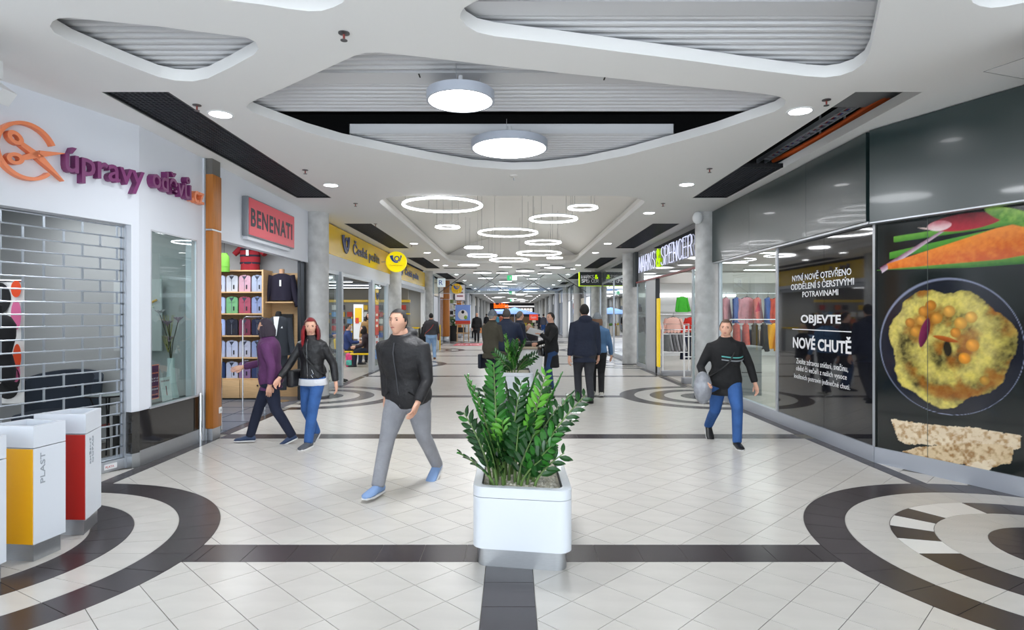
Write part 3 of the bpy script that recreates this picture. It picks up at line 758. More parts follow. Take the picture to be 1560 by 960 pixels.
put(s_, 'sleeve', RED, t, .5)
for z in (.12, .26, .38): 
    g = G(); g.loft([[((.192 if z < .3 else .197)*math.cos(k*PI/14), .118*math.sin(k*PI/14), zz) for k in range(28)] for zz in (z, z+.035)], caps=False); g.obj('stripe', M('stripe_navy', '161a2c', .8), t)
G().cbox(.0, -.125, .33, .05, .003, .11).obj('price_tag', LWHITE, t)
t = thing('bust_form', 'torso form in a dark navy jumper on a beech board beside the shirt shelves', 'mannequin', (-4.45, 11.75, 1.86))
b_, s_ = garment_mesh(.23, .52, .12, .56, .065, 76, 1.0)
put(b_, 'jumper', NAVY, t, .54)
put(s_, 'sleeve', NAVY, t, .54)
G().lathe([(.05, .5), (.048, .58), (.052, .62), (.03, .63)], n=14).obj('neck', SKIN0, t); G().cbox(.02, -.13, .35, .035, .003, .12).obj('price_tag', LWHITE, t)
G().box(-.27, -.16, -.03, .27, .16, -.005).obj('board', PLY, t)
struct('trim_2', G().box(-4.7, 11.9, 0, -4.2, 12.0, 2.42), PLY)
G().box(-4.62, 11.86, 1.18, -4.28, 11.9, 1.62).obj('picture_frame', M('frame_black', '26262a', .4), bpy.data.objects['trim_2'])
SUIT = M('suit_charcoal', '2b3038', .85, bump=.1, bscale=80)
t = thing('suit_mannequin', 'headless form in a charcoal suit with white shirt on a round chrome foot', 'mannequin', (-4.30, 11.2, 0))
b_, s_ = garment_mesh(.215, .72, .12, .6, .06, 80, 1.02)
put(b_, 'jacket', SUIT, t, 1.58)
put(s_, 'sleeve', SUIT, t, 1.58)
G().add([(-.05, -.115, 1.57), (.05, -.115, 1.57), (.01, -.15, 1.22), (-.01, -.15, 1.22)], [(0, 1, 2, 3)]).add([(-.05, -.10, 1.57), (.05, -.10, 1.57), (.01, -.13, 1.22), (-.01, -.13, 1.22)], [(3, 2, 1, 0)]).obj('shirt_front', LWHITE, t)
G().add([(.09, -.135, 1.36), (.125, -.13, 1.36), (.115, -.135, 1.40)], [(0, 1, 2)]).obj('pocket_square', LWHITE, t)
G().lathe([(.055, 1.55), (.052, 1.62), (.045, 1.66), (.02, 1.67)], n=14).obj('neck', BLACK, t)
for s in (-1, 1): G().tube([(s*.08, 0, .9), (s*.085, 0, .5), (s*.08, .01, .22)], [.085, .07, .06], 12).obj('trouser_leg', SUIT, t)
G().tube([(0, 0, .02), (0, 0, .9)], .012, 8).obj('pole', CHROME, t); G().lathe([(.19, 0), (.19, .012), (.02, .02)], n=28).obj('foot', CHROME, t)
g = G()
def hoop(x0, x1, y, h, r=.012): 
    return G().tube([(x0, y, 0), (x0, y, h-.06), (x0+.02, y, h-.02), (x0+.06, y, h), (x1-.06, y, h), (x1-.02, y, h-.02), (x1, y, h-.06), (x1, y, 0)], r, 8)
t = thing('display_rail', 'chrome hoop rail standing before the suit in the menswear shop', 'clothes rail', (-4.25, 10.0, 0))
hoop(-.18, .18, 0, 1.57).obj('hoop', CHROME, t)
for x in (-.12, .1): G().cbox(x, 0, .85, .06, .03, .012).obj('hook', CHROME, t)
t = thing('display_rail', 'chrome hoop rail close behind the wood pilaster', 'clothes rail', (-3.98, 8.32, 0))
hoop(-.55, .0, 0, 1.54).obj('hoop', CHROME, t)
t = thing('cloth_bundle', 'green cloth hung at the top left inside the menswear shop', 'cloth', (-5.35, 11.3, 2.75))
b_, s_ = garment_mesh(.1, .25, .06, .1, .03, 60); g = G(); g.add(b_.v, b_.f, True); g.obj('cloth', M('cloth_green', '6aa53a', .8), t)
G().tube([(0, 0, 0), (0, 0, .32)], .004, 5).obj('cord', BLACK, t)

# --- tailor shop contents seen through the grille and window
t = thing('fabric_stand', 'white fabric with black, pink and orange spots hung behind the roller grille', 'fabric', (-5.32, 6.55, 0), math.radians(8))
g = G(); rs = []
for i in range(25):
    x = -.9+.95*i/24; y = .02*math.sin(i*1.1); rs.append([(x, y, .65), (x, y-.012, .65), (x, y-.012, 1.95), (x, y, 1.95)])
g.loft(rs, smooth=False); g.obj('cloth', M('cloth_white', 'e3e2e0', .8), t)
rr = random.Random(3)
for i, (x, z, a, b_, c) in enumerate([(-.17, 1.78, .12, .17, 'k'), (-.3, 1.35, .1, .13, 'k'), (-.05, .92, .09, .14, 'k'), (.0, 1.6, .05, .16, 'p'), (.0, 1.88, .05, .09, 'o'), (.01, 1.15, .04, .14, 'o'), (-.08, .8, .1, .1, 'k'), (.0, .98, .04, .1, 'p'), (-.42, 1.7, .1, .1, 'p'), (-.5, 1.2, .1, .15, 'k'), (-.4, .8, .12, .1, 'k'), (-.65, 1.5, .1, .15, 'o'), (.02, 1.36, .03, .06, 'p')]):
    G().lathe([(1, 0), (1, .003)], n=20).obj('spot', {'k': M('spot_black', '111113', .8), 'p': M('spot_pink', 'd86a98', .8), 'o': M('spot_orange', 'd9491e', .8)}[c], t)
    o = t.children[-1]; o.scale = (a, b_, 1); o.rotation_euler = (PI/2, 0, 0); o.location = (x, -.035, z)
G().tube([(-.9, -.0, 1.97), (.06, 0, 1.97)], .014, 8).obj('rail', CHROME, t)
for x in (-.05, -.2, -.4): G().torus((0, 0, 0), .03, .006, 16, 6).obj('ring', CHROME, t); t.children[-1].rotation_euler = (PI/2, 0, 0); t.children[-1].location = (x, -.02, 1.95)
t = thing('dress_form', 'black dress form on a wooden leg behind the roller grille', 'dress form', (-5.2, 6.12, 0))
g = G(); g.loft([[(w_*math.cos(k*PI/12), d*math.sin(k*PI/12), z) for k in range(24)] for z, w_, d in ((.92, .02, .02), (.93, .17, .13), (1.05, .18, .14), (1.22, .14, .11), (1.38, .18, .13), (1.5, .19, .12), (1.58, .14, .09), (1.62, .06, .05), (1.7, .05, .05), (1.71, .01, .01))])
g.obj('torso', M('form_black', '121216', .9), t)
G().lathe([(.02, .93), (.02, .78), (.035, .74), (.03, .6), (.04, .3), (.03, .12)], n=14).obj('leg', M('turned_wood', 'a77a45', .5), t)
for k in range(3): a = k*2*PI/3+.4; G().tube([(0, 0, .2), (.2*math.cos(a), .2*math.sin(a), .02)], .018, 8).obj('foot', M('turned_wood', 'a77a45', .5), t)
t = thing('armchair', 'dark blue-grey buttoned armchair in the tailor shop behind the grille', 'armchair', (-5.42, 7.25, 0), math.radians(10))
CH = M('blue_grey_fabric', '2e3642', .9, bump=.1)
g = G(); rs = []
for i in range(17):
    a = PI*(i/16); x = -.38*math.cos(a); y = .28*math.sin(a)+.05; h_ = .82+.1*math.sin(a); rs.append([(x*.86, y-.05 if i in (0, 16) else y*.8, .4), (x*1.05, y*1.05+.03, .4), (x*1.14, y*1.2+.04, h_), (x*.95, y*.92, h_)])
g.loft(rs, smooth=True); g.obj('backrest', CH, t)
G().rbox(-.34, -.3, .32, .34, .28, .46, .04).obj('seat', CH, t)
for x, y in ((-.28, -.24), (.28, -.24), (-.28, .2), (.28, .2)): G().tube([(x, y, .32), (x*1.1, y*1.1, 0)], [.02, .012], 8).obj('leg', BLACK, t)
for i in range(5): G().ell((-.2+.1*i, .2, .72), (.012, .01, .012), 8, 6).obj('button', BLACK, t)
t = thing('side_table', 'small round glass table with curved black legs in the tailor shop', 'table', (-4.72, 7.1, 0))
G().lathe([(.24, .66), (.24, .675)], n=32).obj('tabletop', M('glass_top', 'a8b4b4', .05, spec=.8), t); G().torus((0, 0, .667), .24, .01, 40, 6).obj('rim', BLACK, t)
for k in range(4): a = k*PI/2+.5; G().tube([(.18*math.cos(a), .18*math.sin(a), .66), (.08*math.cos(a), .08*math.sin(a), .4), (.09*math.cos(a), .09*math.sin(a), .2), (.2*math.cos(a), .2*math.sin(a), 0)], .009, 6).obj('leg', BLACK, t)
G().lathe([(.1, .3), (.1, .305)], n=20).obj('lower_shelf', M('glass_top', 'a8b4b4', .05), t)
for i in range(3): tag(G().box(-.08+.01*i, -.1, .006*i, .1, .09-.01*i, .006*i+.005).obj('magazine', [LWHITE, M('mag_blue', '7888a0', .4), M('mag_red', 'a04a44', .4)][i], None, (-4.72, 7.1, .306)), '%s magazine in the small pile on the low glass shelf' % ['bottom white', 'middle blue', 'top red'][i], 'magazine', None)
# window display
t = thing('display_ledge', 'white ledge inside the tailor shop window', 'ledge', (-4.2, 7.15, 0)); G().box(-.2, -.5, .5, .11, .48, .6).obj('board', M('ledge_grey', '8a8c8b', .5), t); G().box(-.2, -.5, 0, -.17, .48, .5).obj('support', M('ledge_grey', '8a8c8b', .5), t)
t = thing('vase', 'tall pale flared vase in the tailor shop window', 'vase', (-4.13, 7.36, .6))
G().lathe([(.09, 0), (.085, .02), (.055, .2), (.04, .4), (.042, .48), (.036, .48), (.034, .4)], n=24, caps=False).obj('body', M('vase_glaze', 'c4d2d2', .25), t)
t = thing('flower_bouquet', 'mauve and grey artificial flowers standing in the pale vase', 'flowers', (-4.13, 7.36, 1.0))
rr = random.Random(5)
for i in range(7):
    a = rr.uniform(0, 6.28); l = rr.uniform(.18, .65); q = Vector((rr.uniform(-.1, .08), rr.uniform(-.22, .1), l))
    s0 = G().tube([(0, 0, 0), (q.x*.3, q.y*.2, l*.5), tuple(q)], .005, 5).obj('stem', M('stem_dark', '3b3a28', .8), t)
    if i < 5:
        g = G()
        for k in range(9):
            b1 = k*2*PI/9; R = Matrix.Rotation(b1, 3, 'Z') @ Matrix.Rotation(-.7, 3, 'Y'); g.ell(q+R @ Vector((.035, 0, 0)), (.045, .016, .006), 6, 4, R)
        g.ell(q, (.015, .015, .02), 6, 4); g.obj('blossom', M('petal_%d' % (i % 3), ['a892a4', 'cfc8cc', '8a7484'][i % 3], .8), s0)
    else:
        g = G(); 
        for k in range(5): g.tube([tuple(q*.6), tuple(q+Vector((rr.uniform(-.06, .06), rr.uniform(-.06, .06), .1)))], .004, 4)
        g.obj('grass_blade', M('grass_yellow', 'a09a5c', .8), s0)
t = thing('notice_card', 'purple opening-hours card with salmon border in the tailor window', 'notice', (-3.955, 6.74, .86))
G().box(-.006, -.09, -.19, 0, .07, .19).obj('card', M('card_salmon', 'dd8a6a', .6), t); G().box(-.0, -.08, -.18, .0012, .06, .18).obj('face', M('card_purple', '4a2046', .5), t)
for s, z, h, m in (('OTEVÍRACÍ DOBA', .09, .02, ORA), ('Po - Pá  9 - 20', .03, .018, LWHITE), ('So - Ne  9 - 20', .0, .018, LWHITE), ('upravyodevu.cz', -.06, .015, ORA), ('777 222 333', -.09, .018, LWHITE), ('úpravy oděvů', -.15, .022, ORA)):
    text(s, tframe((.0014, -.07, z), LW), .12, h, m, t, .0004)
t = thing('notice_card', 'white leaflet leaning at the bottom of the tailor window', 'notice', (-3.965, 7.0, .615))
g = G(Matrix.Rotation(-.12, 4, 'Y')); g.box(-.004, -.1, 0, 0, .1, .27); g.obj('card', LWHITE, t)
text('Nabídka služeb', G(Matrix.Rotation(-.12, 4, 'Y')).M @ tframe((.0005, -.09, .22), LW), .17, .022, M('card_text_red', '93343a', .6), t, .0004)
g = G(Matrix.Rotation(-.12, 4, 'Y')); g.box(.0005, -.008, .06, .001, .008, .17); g.obj('drawing', M('card_text_red', '93343a', .6), t)
t = thing('sewing_sketch', 'pale line drawing panel hung deep in the tailor window', 'picture', (-4.7, 7.65, 1.6))
G().box(-.3, -.02, -.45, .3, 0, .45).obj('board', M('board_grey', 'b9bdbd', .6), t); G().tube([(-.2, -.03, -.3), (-.18, -.03, .25), (-.05, -.03, .3), (0, -.03, -.05), (.1, -.03, .2), (.2, -.03, .1)], .012, 6).obj('ribbon', M('ribbon_pale', 'd8dcc8', .6), t); G().tube([(.1, -.035, .2), (.17, -.035, .15), (.25, -.035, .19)], .014, 6).obj('ribbon', M('ribbon_yellow', 'd8a83a', .6), t)
area('tailor_fill', (-5.6, 5.6, 2.9), 1.6, 24, sy=2)  # fill added to brighten the shop behind the grille, no fixture
area('tailor_window_fill', (-5.2, 7.0, 2.9), .8, 10)  # added fill for the dark window display, no fixture
area('menswear_light', (-5.4, 9.9, 3.05), 2, 80, sy=2.6)
# ================================================================ POST OFFICE (left, bays 2 and 3)
YEL = M('post_yellow', 'f2c713', .25, spec=.5); BLU = M('post_blue', '23346f', .35); BLU2 = M('post_bright_blue', '2a63d8', .4)
g = G(); g.box(-4.05, 12.17, 2.58, -3.94, 19.6, 2.92); g.box(-4.05, 20.0, 2.72, -3.94, 27.45, 2.86); g.box(-4.05, 12.15, 0, -3.95, 12.3, 3.6)
w4 = struct('wall_left', g, WHITE)
G().box(-4.05, 12.17, 2.92, -3.93, 19.6, 3.57).obj('fascia_panel', YEL, w4)
G().box(-4.05, 20.0, 2.86, -3.93, 27.4, 3.5).obj('fascia_panel', YEL, w4)
def post_horn(parent, M4, s, mat):
    """a curled post horn with a bell left and a mouthpiece right, about s wide"""
    def strip(pts, ws, d=.02):
        rs = []
        for i, (x, y) in enumerate(pts):
            a = Vector(pts[max(i-1, 0)]); b = Vector(pts[min(i+1, len(pts)-1)]); t = (b-a).normalized(); n = Vector((-t.y, t.x)); w_ = ws[i]
            rs.append([tuple(M4 @ Vector(((x+n.x*w_)*s, (y+n.y*w_)*s, 0))), tuple(M4 @ Vector(((x-n.x*w_)*s, (y-n.y*w_)*s, 0))), tuple(M4 @ Vector(((x-n.x*w_)*s, (y-n.y*w_)*s, d))), tuple(M4 @ Vector(((x+n.x*w_)*s, (y+n.y*w_)*s, d)))])
        return G().loft(rs, smooth=False)
    strip([(-.4, .34), (-.37, .12), (-.27, -.08), (-.12, -.22), (.06, -.27), (.2, -.22)], [.15, .12, .09, .07, .055, .04]).obj('horn', mat, parent)
    strip([(.08+.2*math.cos(math.radians(a)), .06+.2*math.sin(math.radians(a))) for a in range(-200, 161, 20)], [.045]*19).obj('loop', mat, parent)
    strip([(.27, -.2), (.38, -.04), (.43, .14), (.46, .34)], [.025, .035, .045, .065]).obj('mouthpiece', mat, parent)
ps = thing('post_sign', 'dark blue horn emblem and lettering on the nearer yellow fascia', 'sign', (0, 0, 0))
post_horn(ps, tframe((-3.925, 14.35, 3.25), LW), .62, BLU)
for p in ps.children: pass
text('Česká pošta', tframe((-3.925, 15.0, 3.03), LW), 3.0, .42, BLU, ps, .012, bold=.02, split=True)
ps = thing('post_sign', 'dark blue horn emblem and lettering on the farther yellow fascia', 'sign', (0, 0, 0))
post_horn(ps, tframe((-3.925, 21.6, 3.2), LW), .6, BLU); text('Česká pošta', tframe((-3.925, 22.3, 3.0), LW), 3.2, .4, BLU, ps, .012, bold=.02, split=True)
# round hanging sign
rsn = thing('round_post_sign', 'round bright yellow sign with a blue horn hung out from the post office fascia', 'sign', (-3.48, 18.3, 3.2))
YB = M('sign_yellow', 'fbe60a', .4, emit=.45)
g = G(Matrix.Rotation(PI/2, 4, 'X')); g.lathe([(.30, -.06), (.31, -.05), (.31, .05), (.30, .06)], n=40, smooth=False); g.obj('disc', YB, rsn)
post_horn(rsn, tframe((0, -.062, .07), (1, 0, 0)), .34, BLU2)
text('Česká pošta', tframe((-.19, -.062, -.14), (1, 0, 0)), .38, .06, M('post_red', '8c4a3a', .5), rsn, .004)
G().tube([(-.31, 0, 0), (-.5, 0, 0)], .012, 8).obj('bracket', STEEL, rsn); G().box(-.52, -.08, -.18, -.48, .08, .18).obj('wall_plate', M('plate_grey', '77808f', .4, .6), rsn)
rs2 = dup(rsn, (-3.22, 35.4, 3.12), 0, 'round amber post horn sign hung before the nearer far wood column', mats={'sign_yellow': M('sign_amber', 'e8b416', .4, emit=.2)})
# glazing
wn = struct('window_2', (lambda g: (g.box(-3.99, 12.4, 0, -3.9, 12.46, 2.58), g.box(-3.99, 13.78, 0, -3.86, 13.92, 2.58), g.box(-3.99, 16.9, 0, -3.88, 17.2, 2.58), g.box(-3.99, 19.0, 0, -3.88, 19.12, 2.58), g.box(-3.98, 12.4, .0, -3.92, 13.8, .12), g.box(-3.98, 17.2, 0, -3.92, 19, .12), g.box(-3.98, 12.4, 2.5, -3.92, 19.1, 2.58), g)[-1])(G()), ALU)
for a, b in ((12.46, 13.78), (17.2, 19.0)): G().box(-3.955, a, .12, -3.945, b, 2.5).obj('glass_pane', GLASS, wn)
G().box(-3.965, 13.9, 0.0, -3.955, 14.2, 2.5).obj('glass_pane', GLASS, wn)
pc = [('post_yellow', 'f2c713', 1.9, 2.35), ('poster_red', 'd8452e', 1.02, 1.88), ('poster_pale', 'dde3ea', .62, 1.0), ('poster_blue', '5b8fd0', .32, .6)]
for i, (nm, c, z0, z1) in enumerate(pc):
    t = thing('window_sticker', '%s sticker in the column of stickers on the post office glass' % ['yellow horn', 'red', 'pale white', 'lowest blue'][i], 'sticker', (-3.943, 17.75, (z0+z1)/2))
    G().box(0, -.22, -(z1-z0)/2, .002, .22, (z1-z0)/2).obj('sheet', M(nm, c, .4), t)
    if i == 0: post_horn(t, tframe((.003, 0, .02), LW), .3, BLU)
    elif i == 3: text('N', tframe((.0025, -.1, -.08), LW), .2, .17, BLU, t, .001)
    else:
        for k in range(3): G().box(.002, -.15, -.2+.16*k, .003, .12, -.13+.16*k).obj('print', M(['pr_white', 'pr_red'][i-1], ['f4f0e0', 'b5524a'][i-1], .5), t)
t = thing('window_sticker', 'small green exit sticker high on the post office glass', 'sticker', (-3.943, 17.45, 2.42)); G().box(0, -.1, -.05, .002, .1, .05).obj('sheet', M('exit_green', '35a56b', .4), t)
t = thing('window_poster', 'red and white notice on the glass right behind the concrete column', 'poster', (-3.97, 12.8, 1.95)); G().box(-.003, -.15, -.15, 0, .3, .25).obj('sheet', M('poster_red2', 'd95b55', .5), t); G().box(0, .0, -.1, .001, .25, .15).obj('print', LWHITE, t)
# interior
PW = M('post_wall', '9c988f', .8)
g = G(); g.box(-11, 24, 0, -4.1, 24.1, 3.2); g.box(-11, 12.15, 0, -10.9, 24, 3.2); struct('wall_post_office', g, PW)
g = G(); g.box(-11, 12.15, 2.75, -4.06, 24.05, 2.8); cpo = struct('ceiling_post_office', g, M('post_ceiling', '8c8d8e', .7))
for i in range(18): G().box(-10.8, 12.6+.62*i, 2.69, -4.1, 12.9+.62*i, 2.745).obj('slat', M('post_slat', '77797b', .6), cpo)
for y in (14.5, 16.6, 18.7, 20.8, 22.8):
    t = thing('ceiling_light', 'long slim ceiling light in the post office, %s from the near end' % ORD[[14.5, 16.6, 18.7, 20.8, 22.8].index(y)], 'lamp', (-6.3, y, 2.62), 0, 'slim ceiling lights of the post office'); G().box(-1.4, -.06, 0, 1.4, .06, .05).obj('housing', ALU, t); G().box(-1.38, -.05, -.01, 1.38, .05, .0).obj('diffuser', LEDS, t)
struct('floor_post_office', G().box(-11, 12.17, -.02, -3.96, 24, .003), M('post_floor', 'b3afa7', .3, var=.04))
area('post_light', (-6.5, 17.5, 2.6), 4, 150, sy=8)
# back wall shelving
t = thing('wall_display', 'yellow-topped display wall with cards and parcels at the back of the post office', 'display', (-6.2, 23.9, 0))
G().box(-2.2, -.08, 2.1, 2.2, .05, 2.2).obj('top_rail', YEL, t); G().box(-2.2, 0, .9, 2.2, .04, 2.1).obj('back_board', M('board_grey2', '9b9a95', .7), t)
for x in (-2.2, -1.3, -.1, .7, 1.6): G().box(x, -.1, .6, x+.05, .02, 1.65).obj('divider', YEL, t)
G().box(-2.2, -.1, 1.62, -.9, 0, 1.67).obj('rail', YEL, t); G().box(.6, -.1, 1.62, 2.2, 0, 1.67).obj('rail', YEL, t)
rr = random.Random(11); cc = ['c23a2a', 'f0c020', '2e56a8', 'e8e6e0', '3b3b40', 'd96a2a', '6aa0d0', '7a2030']
for r in range(5):
    for c in range(14):
        if r == 4 and c % 3 == 0: continue
        x = -2.05+.3*c; z = .72+.27*r; k = rr.choice(cc)
        tag(G().box(x, 23.78-23.9, 0, x+.2, -.09, .19).obj('greeting_card', M('card_'+k, k, .5), None, (-6.2, 23.9, z)), '%s card on the post office display wall, %s row up, %s from left' % ({'c23a2a': 'red', 'f0c020': 'yellow', '2e56a8': 'blue', 'e8e6e0': 'white', '3b3b40': 'dark', 'd96a2a': 'orange', '6aa0d0': 'sky blue', '7a2030': 'maroon'}[k], ORD[r], ORD[c]), 'card', 'cards on the post office display wall')
t = thing('poster_stand', 'white poster stand with a yellow poster in the post office', 'stand', (-5.45, 21.6, 0))
G().box(-.17, -.04, .75, .17, .04, 1.98).obj('frame', LWHITE, t); G().box(-.12, -.05, 1.35, .12, -.04, 1.85).obj('poster', YEL, t); G().box(-.1, -.055, 1.3, .02, -.05, 1.5).obj('print', M('poster_red', 'd8452e', .5), t); G().box(-.03, -.03, 0, .03, .03, .75).obj('pole', ALU, t); G().box(-.25, -.15, 0, .25, .15, .02).obj('foot', ALU, t)
def yellow_chair(label, loc, rz):
    t = thing('waiting_chair', label, 'chair', loc, rz, None)
    G().rbox(-.22, -.22, .4, .22, .22, .45, .02).obj('seat', YEL, t)
    g = G(Matrix.Rotation(.12, 4, 'X')); g.rbox(-.2, -.3, .5, .2, -.27, .88, .014); g.obj('backrest', YEL, t)
    for x in (-.18, .18):
        for y in (-.18, .18): G().tube([(x, y, .4), (x, y, 0)], .012, 6).obj('leg', CHROME, t)
    return t
yellow_chair('yellow chair under the man in the blue jacket', (-5.3, 19.6, 0), -PI/2)
t = thing('waiting_bench', 'yellow bench with steel legs under the seated woman at the post office door', 'bench', (-4.55, 18.85, 0))
G().rbox(-.42, -.22, .37, .35, .22, .43, .02).obj('seat', YEL, t)
for x in (-.36, .3):
    for y in (-.18, .18): G().tube([(x, y, .38), (x, y, 0)], .015, 6).obj('leg', CHROME, t)
t = thing('writing_desk', 'pale desk with white top behind the post office window', 'desk', (-5.75, 16.6, 0)); G().box(-.4, -.6, .86, .3, .8, .9).obj('top', LWHITE, t)
for x in (-.3, .2): 
    for y in (-.5, .7): G().tube([(x, y, .86), (x, y, 0)], .02, 8).obj('leg', ALU, t)
t = thing('school_bag', 'pink patterned school backpack on the floor before the bench', 'backpack', (-5.0, 18.75, 0))
G().rbox(-.12, -.09, .0, .12, .09, .42, .05, 3).obj('body', M('bag_pink', 'e0457c', .6, var=.3, nscale=14), t); G().rbox(-.09, -.13, .05, .09, -.08, .22, .03).obj('pocket', M('bag_teal', '55b0a0', .6, var=.3, nscale=20), t); G().tube([(-.03, 0, .41), (0, 0, .47), (.03, 0, .41)], .01, 6).obj('handle', BLACK, t)
# second unit with a rolled-up shutter
g = G(); g.box(-4.04, 19.95, 0, -3.95, 20.2, 2.72); g.box(-4.04, 26.9, 0, -3.9, 27.4, 2.72); struct('trim_3', g, LWHITE)
t = thing('roller_housing', 'grey metal roller shutter housing under the farther yellow fascia', 'shutter', (-3.86, 23.6, 2.59)); 
for i in range(5): G().rbox(-.1, -3.35, -.02+.024*i, .0, 3.25, .0+.024*i, .006).obj('slat', ALU, t)
g = G(); g.box(-7.5, 27.4, 0, -4.05, 27.5, 3.2); g.box(-7.6, 24.1, 0, -7.5, 27.5, 3.2); g.box(-7.6, 24.1, 2.75, -4.05, 27.5, 2.8); struct('wall_post_annex', g, M('annex_wall', '9fa0a0', .8))
struct('floor_post_annex', G().box(-7.6, 24.1, -.02, -3.96, 27.5, .003), M('post_floor', 'b3afa7', .3))
t = thing('parcel_counter', 'grey counter with a yellow edge under the rolled-up shutter', 'counter', (-5.0, 27.0, 0)); G().box(-.9, -.3, 0, .85, .3, 1.0).obj('front', M('counter_grey', 'b9bbbb', .5), t); G().box(-.95, -.35, 1.0, .9, .35, 1.06).obj('worktop', YEL, t)
t = thing('ceiling_spotlight', 'small dark spotlight under the shutter housing', 'lamp', (-4.4, 23.0, 2.55)); G().tube([(0, 0, 0), (.02, -.1, -.1)], .05, 10).obj('head', M('spot_dark', '2c2d30', .4), t); G().tube([(0, 0, 0), (0, 0, .2)], .012, 6).obj('stem', M('spot_dark', '2c2d30', .4), t)
area('annex_light', (-5.5, 25.6, 2.7), 1.5, 35)
# far-left objects
t = thing('pharmacy_sign', 'small white and blue box sign hung from the left wall beyond the post office', 'sign', (-3.6, 31.0, 3.25)); G().rbox(-.2, -.06, -.22, .2, .06, .22, .02).obj('box', M('sign_white', 'f1f5fb', .4, emit=.4), t); text('R', tframe((-.12, -.062, -.12), (1, 0, 0)), .2, .24, BLU2, t, .003); G().box(-.34, -.02, -.02, -.2, .02, .02).obj('bracket', STEEL, t)
t = thing('box_sign', 'pinkish white framed box sign between the two wood columns', 'sign', (-3.3, 38.6, 3.05)); G().rbox(-.35, -.06, -.55, .35, .06, .5, .02).obj('frame', M('sign_frame', '9a9fa8', .4), t); G().box(-.3, -.065, -.5, .3, -.06, .45).obj('face', M('sign_pale', 'e8dde2', .5, emit=.3), t)
for k in range(3): G().box(-.2, -.07, -.3+.22*k, .2, -.066, -.2+.22*k).obj('print', M('sign_print', 'c98a94', .5), t)
t = thing('easel', 'pale wooden easel carrying a winter poster by the left wood column', 'easel', (-2.95, 36.6, 0))
for x in (-.35, .35): G().tube([(x, -.1, 0), (x*.9, .0, 1.8)], .035, 6).obj('leg', PLY, t)
G().tube([(0, .5, 0), (0, .05, 2.0)], .03, 6).obj('leg', PLY, t); G().box(-.4, -.1, .48, .4, -.05, .55).obj('crossbar', PLY, t); G().box(-.4, -.12, 1.0, .4, -.02, 1.05).obj('ledge', PLY, t); G().box(-.03, -.03, 1.5, .03, .03, 2.4).obj('mast', PLY, t)
t = thing('poster', 'blue and white winter poster with a red foot standing on the easel', 'poster', (-2.95, 36.5, 1.06))
G().box(-.45, -.03, 0, .45, .0, 1.15).obj('sheet', M('poster_blue2', '6f8fd0', .5, emit=.15), t); G().ell((0, -.035, .55), (.3, .01, .3), 16, 8).obj('snow', LWHITE, t); G().ell((0, -.045, .72), (.09, .012, .1), 12, 8).obj('figure', BLACK, t); G().ell((.17, -.045, .4), (.1, .012, .12), 12, 8).obj('ornament', M('orn_green', '8cae3c', .5), t); G().box(-.45, -.034, 0, .45, -.03, .2).obj('foot_band', M('poster_red', 'd8452e', .5), t)
def cafe_chair(label, loc, rz, mat):
    t = thing('cafe_chair', label, 'chair', loc, rz)
    g = G(); rs = []
    for i in range(13):
        a = PI+PI*i/12; x, y = .28*math.cos(a), .26*math.sin(a); rs.append([(x, y, .42), (x*1.08, y*1.08, .42), (x*1.15, y*1.15, .8), (x*1.05, y*1.05, .8)])
    g.loft(rs); g.obj('backrest', mat, t); G().lathe([(.27, .4), (.27, .47)], n=20).obj('seat', mat, t)
    for k in range(4): a = k*PI/2+.78; G().tube([(.18*math.cos(a), .18*math.sin(a), .4), (.26*math.cos(a), .26*math.sin(a), 0)], .014, 6).obj('leg', ALU, t)
cafe_chair('tan leather tub chair at the cafe table beyond the easel', (-2.25, 40.5, 0), .3, M('tan_leather', 'c07a45', .5))
cafe_chair('dark tub chair beside the easel', (-3.3, 39.6, 0), -.5, M('dark_leather', '2c2a2c', .5))
t = thing('cafe_table', 'small round white table between the cafe chairs', 'table', (-2.8, 41.2, 0)); G().lathe([(.35, .72), (.35, .75)], n=24).obj('tabletop', LWHITE, t); G().tube([(0, 0, 0), (0, 0, .72)], .03, 8).obj('pole', ALU, t); G().lathe([(.22, 0), (.22, .02)], n=20).obj('foot', ALU, t)
t = thing('potted_plant', 'bushy green plant in a tall black pot by the left wood column', 'plant', (-3.62, 37.4, 0)); G().lathe([(.25, 0), (.3, .95), (.27, .95), (.26, .85)], n=20).obj('pot', M('pot_black', '1b1c1e', .4), t)
g = G(); rr = random.Random(4)
for i in range(60): a = rr.uniform(0, 6.3); r_ = rr.uniform(.05, .35); g.ell((r_*math.cos(a), r_*math.sin(a), .95+rr.uniform(0, .4)), (.09, .05, .02), 6, 4, Matrix.Rotation(a, 3, 'Z') @ Matrix.Rotation(rr.uniform(-1, .3), 3, 'Y'))
g.obj('foliage', M('bush_green', '3d6b2c', .6), t, kind='stuff')
t = thing('book_display', 'tall shelf of white and dark goods between the two far wood columns', 'shelves', (-3.75, 38.5, 0)); G().box(-.2, -1.2, 0, -.1, 1.2, 2.6).obj('back', LWHITE, t)
for k in range(7): G().box(-.1, -1.2, .2+.35*k, .15, 1.2, .23+.35*k).obj('shelf', LWHITE, t)
for k in range(7):
    for j in range(6): tag(G().box(-.08, -.12, 0, .12, .12, .22).obj('boxed_item', M(['it_green', 'it_dark', 'it_white'][(k+j) % 3], ['8a9c62', '3c3630', 'dddad2'][(k+j) % 3], .6), None, (-3.75, 37.5+.4*j, .23+.35*k)), 'small %s box between the wood columns, %s board up, %s from near end' % (['green', 'dark', 'white'][(k+j) % 3], ORD[k], ORD[j]), 'box', 'boxes on the shelf between the far wood columns')
